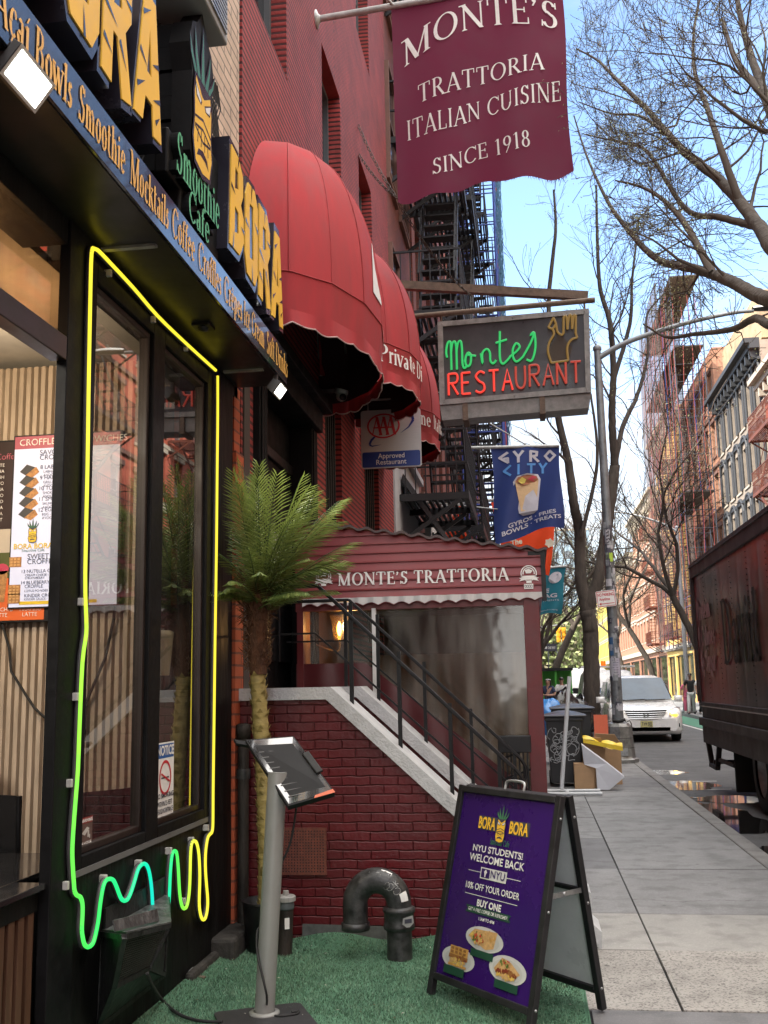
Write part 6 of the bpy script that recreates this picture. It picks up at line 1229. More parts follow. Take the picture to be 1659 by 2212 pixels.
shape(mb, rect(.352 * PW, .152 * PH, .591 * PW, .189 * PH), fr, 6, .006); tx('TURKEY CREPE', .472, .163, .026, .19, 0, .01)
plate(.226, .111, .182, .062)
shape(mb, rect(.13 * PW, .128 * PH, .33 * PW, .172 * PH), fr, 14, .006)
for i in range(4):
    for j in range(2): shape(mb, rect((.142 + i * .045) * PW, (.134 + j * .019) * PH, (.173 + i * .045) * PW, (.147 + j * .019) * PH), fr, 13, .0068)
shape(mb, rect(.125 * PW, .108 * PH, .335 * PW, .128 * PH), fr, 13, .0065); bits(.23, .116, .10, .012, 26, (15, 13), .007); bits(.23, .095, .095, .014, 40, (12, 12, 9), .007); shape(mb, rect(.13 * PW, .070 * PH, .33 * PW, .082 * PH), fr, 14, .007)
shape(mb, rect(.094 * PW, .024 * PH, .321 * PW, .066 * PH), fr, 6, .0095); tx('TURKEY BACON EGG AND', .207, .048, .015, .20, 0, .01); tx('CHEESE CROFFLE', .207, .032, .015, .15, 0, .01)
plate(.742, .138, .186, .068)
shape(mb, [(.61 * PW, .128 * PH), (.68 * PW, .19 * PH), (.77 * PW, .178 * PH), (.87 * PW, .135 * PH), (.81 * PW, .105 * PH), (.65 * PW, .10 * PH)], fr, 9, .005); bits(.735, .123, .10, .012, 46, (15, 15, 13), .007); bits(.735, .106, .09, .012, 40, (12, 12, 9), .007); bits(.72, .168, .05, .016, 26, (10, 9, 11), .005)
shape(mb, rect(.642 * PW, .042 * PH, .872 * PW, .082 * PH), fr, 6, .0095); tx('TURKEY BACON EGG', .757, .065, .016, .19, 0, .01); tx('AND CHEESE CREPE', .757, .049, .016, .18, 0, .01)
put('print', mb, [whitelet, yellowlet, mat('print_green', (.05, .22, .09), .5), mat('box_white', (.66, .66, .64), .5), mat('print_violet', (.028, .006, .1), .4), ink, mat('banner_green', (.012, .06, .035), .5), mat('plate_white', (.55, .55, .53), .4), mat('plate_inner', (.48, .48, .46), .4), mat('crepe_tan', (.55, .33, .13), .6, var=.25, scale=60), mat('salad_green', (.09, .16, .025), .6, var=.3, scale=80), mat('tomato', (.5, .06, .03), .5), mat('egg_yellow', (.68, .45, .1), .5, var=.15, scale=60), mat('waffle_brown', (.30, .13, .035), .6), mat('waffle_gold', (.52, .28, .07), .6, var=.15, scale=60), mat('bacon', (.2, .035, .015), .5, var=.2, scale=60)], af)
# chairs and a seated guest at the near left edge, inside the shop
def folding_chair(name, label, o, rz):
    t = thing(name, label, 'chair', o, 'black folding chairs at the shop counter'); M = Matrix.Rotation(rz, 3, 'Z'); V = lambda x, y, z: Vector(o) + M @ Vector((x, y, z))
    mb = MB(); mb.grid(lambda u, v: V(-.2 + .4 * u, -.19 - .03 * math.sin(u * 3.14) , .62 + .26 * v), 8, 4); mb.grid(lambda u, v: V(-.2 + .4 * u, -.205 - .03 * math.sin(u * 3.14), .62 + .26 * v), 8, 4); put('backrest', mb, mat('glossy_black_chair', (.012, .012, .013), .2, bump=.02), t)
    mb = MB(); mb.box((0, 0, 0), (.001, .001, .001)); mb = MB(); P = [V(*q) for q in ((-.2, -.18, .42), (.2, -.18, .42), (.18, .2, .44), (-.18, .2, .44))]; mb.prism(P, (0, 0, .025)); put('seat', mb, mat('glossy_black_chair', (.012, .012, .013)), t, bevel=.006)
    for s in (-1, 1):
        mb = MB(); mb.tube([V(s * .2, .22, 0), V(s * .2, -.2, .62), V(s * .2, -.21, .88)], .012, 8); put('leg', mb, railm, t)
        mb = MB(); mb.tube([V(s * .17, -.25, 0), V(s * .17, .18, .45)], .012, 8); put('leg', mb, railm, t)
    return t
# ---------------------------------------------------------------- people
skin_m = mat('skin', (.42, .24, .17), .6, var=.05); skin_d = mat('skin_brown', (.22, .12, .08), .6, var=.05); hair_m = mat('dark_hair', (.02, .014, .01), .6, var=.2)
def skinmesh(name, joints, bones, parent, m, sub=2):
    """one continuous surface grown round a skeleton: joints = {name: (pos, radius)}"""
    ks = list(joints); me = bpy.data.meshes.new(name); org = origin_of(parent)
    me.from_pydata([tuple(Vector(joints[k][0]) - org) for k in ks], [(ks.index(a), ks.index(b)) for a, b in bones], []); me.materials.append(m)
    o = bpy.data.objects.new(name, me); C.objects.link(o); o.parent = parent
    md = o.modifiers.new('skin', 'SKIN'); md.use_smooth_shade = True
    for i, k in enumerate(ks):
        r = joints[k][1]; r = r if isinstance(r, tuple) else (r, r); me.skin_vertices[0].data[i].radius = r
    me.skin_vertices[0].data[0].use_root = True
    sb = o.modifiers.new('sub', 'SUBSURF'); sb.levels = sub; sb.render_levels = sub
    dg = bpy.context.evaluated_depsgraph_get(); ev = bpy.data.meshes.new_from_object(o.evaluated_get(dg)); o.modifiers.clear(); o.data = ev
    ev.materials.clear(); ev.materials.append(m)
    for p in ev.polygons: p.use_smooth = True
    return o
def person(label, loc, yaw, shirt, trousers, stride=.25, arms=((.08, -.05), (.08, .1)), hands_front=False, hair='short', skin=None, seated=False, h=1.72, shoes=None, vest=None, cap=None):
    t = thing('person', label, 'person', loc); M = Matrix.Rotation(yaw, 3, 'Z'); s = h / 1.72; skin = skin or skin_m
    V = lambda x, y, z: Vector(loc) + M @ Vector((x * s, y * s, z * s))     # y = forward
    zh = .92 if not seated else .5; J = {}; dz = zh - .92
    J['pelvis'] = (V(0, 0, zh), (.13, .10)); J['waist'] = (V(0, 0, 1.06 + dz), (.125, .095)); J['chest'] = (V(0, .01, 1.28 + dz), (.145, .105)); J['neck0'] = (V(0, 0, 1.44 + dz), (.07, .06)); J['neck'] = (V(0, .01, 1.50 + dz), .05); J['head0'] = (V(0, .025, 1.56 + dz), (.066, .075)); J['head'] = (V(0, .02, 1.63 + dz), (.075, .092)); J['crown'] = (V(0, .01, 1.69 + dz), (.055, .07))
    bones = [('pelvis', 'waist'), ('waist', 'chest'), ('chest', 'neck0'), ('neck0', 'neck'), ('neck', 'head0'), ('head0', 'head'), ('head', 'crown')]
    for i, sd_ in enumerate((-1, 1)):
        S = 'LR'[i]; f = stride * (1 if i else -1)
        J['sh' + S] = (V(sd_ * .17, 0, 1.41 + dz), .06); ax, ay = arms[i]
        if hands_front: J['el' + S] = (V(sd_ * .26, .02, 1.15 + dz), .043); J['wr' + S] = (V(sd_ * .07, .24, 1.14 + dz), .031); hd = V(sd_ * .0, .29, 1.15 + dz)
        else: J['el' + S] = (V(sd_ * (.20 + ax), ay * .5 - .02, 1.13 + dz), .043); J['wr' + S] = (V(sd_ * (.20 + ax * 1.2), ay + .04, .89 + dz), .031); hd = V(sd_ * (.20 + ax * 1.2), ay + .06, .82 + dz)
        J['ha' + S] = (hd, (.022, .038)); bones += [('chest', 'sh' + S), ('sh' + S, 'el' + S), ('el' + S, 'wr' + S), ('wr' + S, 'ha' + S)]
        w0 = Vector(J['wr' + S][0]); dr_ = (hd - w0).normalized()
        for q in range(5):
            o_ = M @ Vector(((q - 1.5) * .017 * s if q < 4 else sd_ * -.035 * s, .01, 0)); l_ = (.07, .08, .075, .06, .05)[q] * s
            J['f%s%d' % (S, q)] = (hd + o_ + dr_ * .02, .0095); J['g%s%d' % (S, q)] = (hd + o_ + dr_ * (.02 + l_) + M @ Vector((0, .015, 0)), .0075); bones += [('ha' + S, 'f%s%d' % (S, q)), ('f%s%d' % (S, q), 'g%s%d' % (S, q))]
        if seated: J['hp' + S] = (V(sd_ * .09, .02, zh - .03), .085); J['kn' + S] = (V(sd_ * .11, .42, zh), .062); J['an' + S] = (V(sd_ * .11, .40, .09), .042); J['to' + S] = (V(sd_ * .11, .55, .04), .035)
        else: J['hp' + S] = (V(sd_ * .09, 0, .86), .088); J['kn' + S] = (V(sd_ * .09, f * .5 + .03, .49), .06); J['an' + S] = (V(sd_ * .09, f - .02, .09), .042); J['to' + S] = (V(sd_ * .10, f + .13, .035), .034)
        bones += [('pelvis', 'hp' + S), ('hp' + S, 'kn' + S), ('kn' + S, 'an' + S), ('an' + S, 'to' + S)]
    skinmesh('body', J, bones, t, skin)
    g = lambda k, e: (J[k][0], tuple(x + e for x in (J[k][1] if isinstance(J[k][1], tuple) else (J[k][1],) * 2)))
    T = {'waist': g('waist', .02), 'pelvis': g('pelvis', .018), 'chest': g('chest', .018), 'neck0': (V(0, 0, 1.425 + dz), (.085, .07))}; b2 = [('waist', 'pelvis'), ('waist', 'chest'), ('chest', 'neck0')]
    for S in 'LR': T['sh' + S] = g('sh' + S, .018); e = Vector(J['sh' + S][0]).lerp(Vector(J['el' + S][0]), .75); T['sl' + S] = (e, .066); b2 += [('chest', 'sh' + S), ('sh' + S, 'sl' + S)]
    if vest:
        for S in 'LR': T.pop('sl' + S); b2.remove(('sh' + S, 'sl' + S))
    skinmesh('shirt', T, b2, t, shirt)
    P = {'pelvis': g('pelvis', .012)}; b3 = []
    for S in 'LR': P['hp' + S] = g('hp' + S, .014); P['kn' + S] = g('kn' + S, .018); P['an' + S] = g('an' + S, .022); b3 += [('pelvis', 'hp' + S), ('hp' + S, 'kn' + S), ('kn' + S, 'an' + S)]
    skinmesh('trousers', P, b3, t, trousers)
    for S in 'LR':
        mb = MB(); a_, b_ = Vector(J['an' + S][0]), Vector(J['to' + S][0]); d = (b_ - a_); d.z = 0; d.normalize(); mb.tube([a_ - d * .05 - Vector((0, 0, .035)), a_ + d * .02 - Vector((0, 0, .03)), b_ + d * .02], [.045, .05, .035], 10); put('shoe', mb, shoes or white, t)
    mb = MB(); hc = V(0, -.005, 1.655 + dz)
    mb.grid(lambda u, v: hc + M @ Vector((math.cos(u * 6.283) * math.sin(v * 1.75) * .088, math.sin(u * 6.283) * math.sin(v * 1.75) * .105 - .012, math.cos(v * 1.75) * .085)) * s, 16, 8)
    if hair == 'long': mb.tube([V(0, -.075, 1.66 + dz), V(0, -.10, 1.55 + dz), V(0, -.10, 1.42 + dz)], [.07, .075, .03], 10)
    if hair != 'bald': put('hair', mb, hair_m, t)
    fm = MB()
    for sd_ in (-1, 1): fm.ball(V(sd_ * .032, .105, 1.635 + dz), .011, 6, 0); fm.ball(V(sd_ * .083, .02, 1.625 + dz), .022, 6, 1, (.4, .7, 1.2))
    fm.tube([V(0, .11, 1.635 + dz), V(0, .128, 1.60 + dz)], [.008, .014], 6, 1); fm.tube([V(-.025, .102, 1.565 + dz), V(.025, .102, 1.565 + dz)], .006, 5, 2); put('face', fm, [ink, skin, mat('lips', (.3, .1, .08), .5, var=0)], t)
    if cap: mb = MB(); mb.tube([V(math.cos(a) * .087, math.sin(a) * .104, 1.69 + dz) for a in [k * .628 for k in range(10)]], .015, 6, closed=True); put('headband', mb, cap, t)
    return t
cl_white = mat('white_cotton', (.62, .61, .6), .85, var=.06); cl_navy = mat('navy_cloth', (.03, .045, .09), .85, var=.1); cl_black = mat('black_cloth', (.02, .02, .022), .85, var=.1); cl_pink = mat('pink_cloth', (.6, .12, .22), .8, var=.1)
def gz(Y): return 0
p = PZ(0, 1206, 1556); person('person in a white T-shirt standing behind the garbage bags, seen from the back', (1.0, 37, 0), 0.1, cl_white, cl_navy, .03, h=1.66)
person('person with dark hair, headband and navy shirt standing behind the garbage bins', (.52, 36, 0), 2.7, cl_navy, cl_black, .03, hands_front=True, hair='long', h=1.62, cap=cl_white)
p1 = PZ(0, 1490, 1533); person('person in black vest and white trousers walking on the far pavement', (6.88, 47.6, 0), 2.9, cl_black, cl_white, .28, h=1.78, shoes=cl_black, skin=skin_d)
person('person in a white top beside the walker in black vest on the far pavement', (7.25, 47.3, 0), -2.6, cl_white, cl_black, .2, h=1.74)
person('person in pink partly hidden behind the walkers on the far pavement', (6.95, 49.5, 0), 3.0, cl_pink, cl_pink, .2, h=1.5, hair='long')
person('person in a white shirt far off beside the brick buildings', (6.95, 62, 0), 2.9, cl_white, cl_navy, .2, h=1.75)
person('person in a white shirt seated by the counter inside the shop doorway', (-2.86, 4.98, .0), 2.2, cl_white, cl_black, seated=True, h=1.72)
for (x, y, rz), lb in (((-2.40, 4.82, .16), 'black folding chair behind the counter in the open doorway'), ((-2.17, 4.95, .16), 'black folding chair half behind the black door post')): folding_chair('folding_chair', lb, (x, y, .16), rz if False else (-.5 if x < -2.3 else 1.1))

# ---------------------------------------------------------------- street trees
bark = mat('tree_bark', (.065, .052, .042), .95, var=.4, scale=9, bump=1, bscale=14, stretch=(1, 1, .25), bdist=.03); bark_t = mat('twig_bark', (.075, .058, .045), .9, var=.2); bud = mat('spring_bud', (.26, .29, .13), .7, var=.25); bud2 = mat('bud_pale', (.34, .36, .18), .7, var=.2)
class Tree:
    def __init__(s, seed, budn=3, budsize=.02, minr=.003, twig_r=.02): s.t = MB(); s.c = MB(); s.r = random.Random(seed); s.budn = budn; s.bs = budsize; s.minr = minr; s.tw = twig_r; s.count = 0
    def limb(s, P, R_, n):
        tgt = s.t if R_[0] > s.tw else s.c
        tgt.tube(P, R_, n, 0, caps=False)
    def buds(s, p):
        for _ in range(s.budn):
            q = p + Vector((s.r.gauss(0, 1), s.r.gauss(0, 1), s.r.gauss(0, 1))) * s.bs * .8; a = Vector((s.r.gauss(0, 1), s.r.gauss(0, 1), s.r.gauss(0, 1))).normalized() * s.bs * s.r.uniform(.5, 1.1); b = a.orthogonal().normalized() * s.bs * .28
            s.c.add([q - b, q + a * .5 + b * .4, q + a, q + a * .4 - b * .9], [(0, 1, 2, 3)], 1 if s.r.random() < .6 else 2)
    def grow(s, p, d, L_, r, lv, up=.1, spread=.6, kids=4, wob=.18):
        r_ = s.r; n = max(3, min(7, int(L_ / .12))) if lv > 0 else 4; P = [p]; d = d.normalized(); q = p
        for i in range(n):
            d = (d + Vector((r_.gauss(0, wob), r_.gauss(0, wob), r_.gauss(0, wob) + up * .3))).normalized(); q = q + d * L_ / n; P.append(q)
        r1 = max(s.minr, r * (.55 if lv > 0 else .4)); Rr = [r + (r1 - r) * i / n for i in range(n + 1)]
        s.limb(P, Rr, 7 if r > .05 else 5 if r > .015 else 3); s.count += 1
        if lv == 0:
            s.buds(P[-1]); 
            if n > 3: s.buds(P[n // 2])
            return
        for k in range(kids):
            t = .28 + .72 * (k + r_.random() * .7) / kids; f = min(t, .999) * n; i = int(f); c = P[i].lerp(P[min(i + 1, n)], f - i); dd = (P[min(i + 1, n)] - P[i]).normalized(); a = r_.uniform(0, 6.283); o = dd.orthogonal().normalized(); o2 = dd.cross(o)
            nd_ = dd * math.cos(spread) + (o * math.cos(a) + o2 * math.sin(a)) * math.sin(spread)
            s.grow(c, nd_, L_ * r_.uniform(.5, .72), (r + (r1 - r) * t) * r_.uniform(.42, .6), lv - 1, up, spread * r_.uniform(.85, 1.1), kids, wob)
        s.grow(P[-1], d, L_ * .7, r1, lv - 1, up, spread, kids, wob)
    def path(s, pts, r0, r1, lv, kids, L_, spread=.7, up=.1, start=.2, n=10, wob=.16):
        P = smooth([Vector(q) for q in pts], n); k = len(P) - 1
        for j in range(1, k): P[j] = P[j] + Vector((s.r.gauss(0, 1), s.r.gauss(0, 1), s.r.gauss(0, 1))) * .05 * (r0 + (r1 - r0) * j / k)
        Rr = [r0 + (r1 - r0) * j / k for j in range(k + 1)]; s.limb(P, Rr, 10 if r0 > .06 else 7)
        for q in range(kids):
            t = start + (1 - start) * (q + s.r.random()) / kids; i = min(int(t * k), k - 1); c = P[i]; dd = (P[i + 1] - P[i]).normalized(); a = s.r.uniform(0, 6.283); o = dd.orthogonal().normalized(); o2 = dd.cross(o); sp_ = spread * s.r.uniform(.75, 1.25)
            s.grow(c, dd * math.cos(sp_) + (o * math.cos(a) + o2 * math.sin(a)) * math.sin(sp_), L_ * s.r.uniform(.6, 1.15) * (1 - .4 * t), max(s.minr * 1.5, (r0 + (r1 - r0) * t) * s.r.uniform(.28, .45)), lv, up, spread, 3, wob)
    def finish(s, label, loc, group=None):
        t = thing('street_tree', label, 'tree', loc, group); put('trunk', s.t, bark, t); put('crown', s.c, [bark_t, bud, bud2], t); return t
# nearest tree: its trunk stands outside the frame on the right, its limbs reach over the pavement
def tri(pts): return [PY(Y if Y > 20 else 5.6 + (Y - 5.6) * 2.2, x, y) for x, y, Y in pts]
T1 = Tree(7, 2, .024, .0025, .03)
root1 = Vector((1.72, 5.0, -.02)); fork = Vector((1.72, 5.05, 3.0))
T1.path([root1, Vector((1.74, 5.0, 1.5)), fork], .17, .13, 0, 0, 1)
K = dict(lv=3, L_=.85, spread=.62, up=.12)
T1.path([fork] + tri(((1690, 560, 5.7), (1640, 490, 6.0), (1560, 395, 6.4), (1470, 320, 6.8), (1400, 240, 7.2), (1330, 170, 7.6), (1290, 130, 7.9), (1245, 105, 8.1))), .058, .008, 3, 14, .8, .62, .12, .30)
T1.path([fork] + tri(((1700, 660, 5.4), (1640, 640, 5.6), (1560, 600, 5.9), (1500, 580, 6.1), (1420, 560, 6.5), (1360, 500, 6.8), (1310, 430, 7.3), (1265, 330, 7.9), (1240, 250, 8.1))), .052, .007, 3, 13, .75, .62, .08, .30)
T1.path([fork] + tri(((1720, 700, 5.2), (1660, 700, 5.4), (1630, 688, 5.6), (1580, 712, 5.8), (1500, 722, 6.1), (1440, 728, 6.4), (1390, 700, 6.7))), .034, .007, 2, 8, .6, .7, .0, .35)
T1.path(tri(((1600, 440, 6.2), (1560, 330, 6.3), (1530, 240, 6.5), (1500, 150, 6.8), (1500, 60, 7.0), (1520, -40, 7.1))), .03, .008, 3, 10, .9, .6, .12, .15)
T1.path(tri(((1500, 345, 6.7), (1440, 290, 6.9), (1380, 250, 7.2), (1320, 245, 7.7), (1250, 220, 8.1))), .022, .006, 3, 7, .7, .6, .1, .15)
T1.path([fork] + tri(((1760, 520, 5.4), (1700, 330, 5.6), (1650, 200, 5.9), (1610, 80, 6.2), (1580, -60, 6.4))), .055, .015, 3, 10, .95, .6, .12, .25)
T1.path(tri(((1650, 205, 5.9), (1590, 130, 6.1), (1560, 40, 6.3))), .03, .01, 2, 5, .6, .6, .1, .1)
T1.path(tri(((1540, 592, 5.95), (1470, 470, 6.4), (1400, 410, 6.8), (1330, 390, 7.2))), .03, .007, 3, 7, .6, .6, .1, .15)
T1.path(tri(((1640, 490, 6.0), (1560, 470, 6.3), (1480, 450, 6.6), (1400, 330, 7.0), (1350, 310, 7.5), (1262, 290, 8.1))), .03, .007, 3, 8, .6, .6, .1, .15)
T1.finish('near street tree with budding branches overhanging the pavement beside the big flag', (1.72, 5.0, 0))
# the tree by the lamp post
T2 = Tree(12, 3, .05, .006, .05); Yt = 31
T2.path([Vector((1.66, Yt, -.05))] + tri(((1279, 1540, Yt), (1277, 1450, Yt), (1275, 1360, Yt), (1268, 1318, Yt))), .26, .23, 0, 0, 1)
T2.path(tri(((1268, 1322, Yt), (1254, 1240, Yt), (1252, 1150, Yt), (1240, 1090, Yt - .5), (1228, 1000, Yt - .6), (1208, 915, Yt - .8), (1190, 800, Yt - 1), (1186, 640, Yt - 1.2), (1200, 500, Yt - 1.5), (1196, 410, Yt - 1.6))), .20, .03, 2, 10, 2.0, .6, .12, .42)
T2.path(tri(((1268, 1322, Yt), (1292, 1250, Yt), (1306, 1170, Yt + .2), (1322, 1060, Yt + .3), (1328, 1005, Yt + .4))), .19, .16, 0, 0, 1)
T2.path(tri(((1328, 1005, Yt + .4), (1322, 900, Yt), (1325, 800, Yt - .3), (1318, 700, Yt - .5), (1296, 620, Yt - .6), (1290, 500, Yt - .8), (1288, 400, Yt - 1))), .13, .03, 2, 11, 2.0, .6, .12, .2)
T2.path(tri(((1328, 1005, Yt + .4), (1346, 920, Yt + .6), (1378, 850, Yt + 1), (1400, 760, Yt + 1.2), (1398, 680, Yt + 1.3), (1450, 620, Yt + 1.5))), .09, .02, 2, 7, 1.5, .7, .05, .25)
T2.path(tri(((1322, 830, Yt), (1360, 700, Yt), (1366, 600, Yt - .3), (1380, 480, Yt - .6))), .08, .02, 2, 8, 1.8, .6, .1, .15)
T2.path(tri(((1300, 1210, Yt), (1240, 1270, Yt), (1180, 1205, Yt), (1140, 1195, Yt))), .05, .02, 1, 4, 1.2, .7, .1, .2)
T2.path(tri(((1255, 1160, Yt - .3), (1290, 1000, Yt - .5), (1276, 850, Yt - .8))), .07, .03, 1, 3, 1.2, .6, .1, .3)
T2.finish('dark trunked street tree just beyond the sticker covered lamp post', (1.85, Yt, 0))
def street_tree(label, x, y, seed, h=9, lean=(0, 0), r=.16, lv=3, group='bare street trees farther down the block', kids=4, bud_=2):
    T = Tree(seed, bud_, .07, .012, .06); b = Vector((x, y, -.02)); f = b + Vector((lean[0] * .5, lean[1] * .5, h * .38))
    T.path([b, b + Vector((lean[0] * .15, 0, h * .2)), f], r, r * .75, 0, 0, 1)
    for k in range(4):
        a = k * 1.57 + seed; d = Vector((math.cos(a) * .55 + lean[0] * .12, math.sin(a) * .45, 1)); T.grow(f, d, h * .3, r * .55, lv, .12, .55, kids, .14)
    return T.finish(label, (x, y, 0), group)
street_tree('leaning bare tree beyond the dark trunked tree on the left pavement', .9, 58, 3, 12, (3.0, 0), .24, 3)
street_tree('bare forked tree before the brick buildings on the far pavement', 7.2, 62, 5, 12, (-3.0, 0), .19, 3)
street_tree('slim bare tree beside the black truck on the far pavement', 7.2, 44, 8, 13, (-2.6, 0), .18, 3)
street_tree('distant bare tree halfway down the far pavement', 7.3, 85, 9, 12, (-1, 0), .17, 3)
street_tree('distant bare tree on the left pavement past the traffic light', .6, 90, 14, 12, (.5, 0), .22, 3)
street_tree('small crooked bare tree by the terrace corner on the left pavement', -.2, 48, 17, 8, (1.4, 0), .18, 3)
# park at the end of the street: a far wood of spring foliage
mb = MB(); random.seed(2)
for _ in range(16000):
    x = random.uniform(-16, 16); y = 195 + random.uniform(0, 40); hz_ = 14 + 4 * noise.noise((x * .12, y * .1, 0)); z = hz_ * (random.random() ** .8); c = Vector((x, y, z + 1)); a = Vector((random.gauss(0, 1), random.gauss(0, 1), random.gauss(0, 1))).normalized() * .55; b = a.orthogonal().normalized() * .35; mb.add([c - a, c + b, c + a, c - b], [(0, 1, 2, 3)], random.choice((0, 0, 1, 2)))
for _ in range(40):
    x = random.uniform(-15, 15); y = random.uniform(195, 225); mb.tube([(x, y, 0), (x + random.uniform(-1, 1), y, 7), (x + random.uniform(-2, 2), y, 13)], [.3, .2, .05], 5, 3)
put('park_foliage', mb, [mat('spring_green', (.15, .18, .06), .8, var=.3), mat('spring_green_pale', (.24, .27, .11), .8, var=.3), mat('spring_olive', (.16, .14, .08), .8, var=.3), bark], label='hazy green park trees at the far end of the street', cat='trees', kind='stuff')

# ---------------------------------------------------------------- buildings
winglass = mat('window_pane_far', (.05, .065, .08), .08, var=.3, scale=.4, spec=.8)
def bld(name, label, side, y0, y1, h, wm, cols, storeys, trim, gf=4.0, win_w=1.0, win_h=1.9, sill=None, cornice=None, depth=9, xf=None, arch=False, frame=None, winfrac=.5, base=None, ledge=True):
    """a street building: side +1 faces -X (right row), -1 faces +X (left row)"""
    X0 = xf if xf is not None else (10.8 if side > 0 else FX); n = Vector((-side, 0, 0)); t = thing(name, label, 'building', (X0, (y0 + y1) / 2, 0)); W = y1 - y0
    holes = []; sh = (h - gf - .8) / storeys
    for s in range(storeys):
        for c in range(cols):
            u = W * (c + .5) / cols - win_w / 2; v = gf + s * sh + sh * .22; holes.append((u, v, u + win_w, v + min(win_h, sh * .68)))
    gh = [(W * k / 3 + .25, .25, W * (k + 1) / 3 - .25, gf - .9) for k in range(3)]
    mb = MB(); facade(mb, (X0, y0, 0), UY, n, W, h, holes + gh, .22)
    b = Vector((X0, 0, 0)) - n * depth
    for yy in (y0, y1): mb.add([(X0, yy, 0), (b.x, yy, 0), (b.x, yy, h), (X0, yy, h)], [(0, 1, 2, 3)])
    mb.add([(X0, y0, h), (X0, y1, h), (b.x, y1, h), (b.x, y0, h)], [(0, 1, 2, 3)]); put('wall', mb, wm, t)
    fm = frame or mat('window_frame_pale', (.3, .29, .27), .6)
    for a0, b0, c0, d0 in holes: window_at(t, (X0, y0 + a0, b0), UY, n, c0 - a0, d0 - b0, .218, fm, winglass, 'window', trim)
    for a0, b0, c0, d0 in gh: window_at(t, (X0, y0 + a0, b0), UY, n, c0 - a0, d0 - b0, .218, base or blackm, solidpane, 'shop_window', None, False, .1)
    tr = MB()
    def slab(z0, z1, out):
        xs = sorted((X0 + n.x * .002, X0 + n.x * out)); tr.box((xs[0], y0 + .01, z0), (xs[1], y1 - .01, z1))
    slab(gf - .5, gf - .1, .25)
    if ledge:
        for s in range(1, storeys): slab(gf + s * sh - .02, gf + s * sh + .14, .09)
    if cornice is not None:
        slab(h - .35, h - .1, .45); slab(h - .1, h + .12, .7); slab(h - .9, h - .78, .15)
        k = .3
        while k < W - .3:
            xs = sorted((X0 + n.x * .003, X0 + n.x * .42)); tr.box((xs[0], y0 + k, h - .78), (xs[1], y0 + k + .22, h - .35)); k += .9
    if arch:
        for a0, b0, c0, d0 in holes:
            m_ = (a0 + c0) / 2; rr_ = (c0 - a0) / 2 + .12
            tr.tube([(X0 + n.x * .04, y0 + m_ + rr_ * math.cos(q * math.pi / 8), d0 - .1 + rr_ * math.sin(q * math.pi / 8)) for q in range(9)], .10, 5)
            for e in (a0 - .12, c0 + .12): tr.tube([(X0 + n.x * .05, y0 + e, b0), (X0 + n.x * .05, y0 + e, d0 - .1)], .09, 6)
    else:
        for a0, b0, c0, d0 in holes: xs = sorted((X0 + n.x * .002, X0 + n.x * .08)); tr.box((xs[0], y0 + a0 - .12, d0 + .01), (xs[1], y0 + c0 + .12, d0 + .2))
    put('trim', tr, cornice or trim, t)
    return t, sh
def fire_escape(t, X0, side, y0, y1, levels, m, out=1.05, slat=.09):
    """iron balconies with slatted floors, railings, brackets and steep stairs between them"""
    s = -side; x1 = X0 + s * out; xa, xb = sorted((X0 + s * .03, x1))
    for i, z in enumerate(levels):
        mb = MB(); k = xa + .04
        while k < xb: mb.box((k, y0, z - .02), (k + slat * .5, y1, z + .01)); k += slat
        for yy in (y0, (y0 + y1) / 2, y1): mb.bar((X0, yy, z - .05), (x1, yy, z - .05), .05, .10); mb.bar((X0, yy, z - .75), (x1 - s * .1, yy, z - .1), .04, .06)
        mb.bar((x1, y0, z - .03), (x1, y1, z - .03), .04, .14)
        put('balcony', mb, m, t); mb = MB()
        for zz in (.45, .95): mb.bar((x1, y0, z + zz), (x1, y1, z + zz), .03, .03); mb.bar((X0, y0, z + zz), (x1, y0, z + zz), .03, .03); mb.bar((X0, y1, z + zz), (x1, y1, z + zz), .03, .03)
        yy = y0
        while yy <= y1 + .01: mb.bar((x1, yy, z), (x1, yy, z + .95), .018, .018); yy += .14
        for q in range(1, 7): mb.bar((X0 + (x1 - X0) * q / 7, y0, z), (X0 + (x1 - X0) * q / 7, y0, z + .95), .016, .016)
        put('railing', mb, m, t)
        if i + 1 < len(levels):
            mb = MB(); z2 = levels[i + 1]; ya, yb = (y0 + .5, y1 - .5) if i % 2 else (y1 - .5, y0 + .5); xc = X0 + s * out * .62
            for dx in (-.28, .28): mb.bar((xc + dx, ya, z), (xc + dx, yb, z2), .03, .13); mb.bar((xc + dx, ya, z + .8), (xc + dx, yb, z2 + .8), .025, .025)
            ns = int((z2 - z) / .24)
            for q in range(1, ns): f = q / ns; mb.box((xc - .28, ya + (yb - ya) * f - .1, z + (z2 - z) * f - .015), (xc + .28, ya + (yb - ya) * f + .1, z + (z2 - z) * f + .015))
            put('stair', mb, m, t)
iron = mat('fire_escape_black', (.018, .018, .02), .6, .3, var=.3); iron_r = mat('fire_escape_rust', (.16, .05, .03), .7, .2, var=.2)
brownred = brick('brown_red_brick', (.20, .055, .04), (.17, .05, .038), (.1, .05, .04), .3, .08, .008); orange_b = brick('orange_red_brick', (.38, .17, .095), (.33, .14, .08), (.3, .19, .13), .3, .08, .01); pinkb = mat('pink_stucco', (.42, .16, .12), .8, var=.12, scale=2)
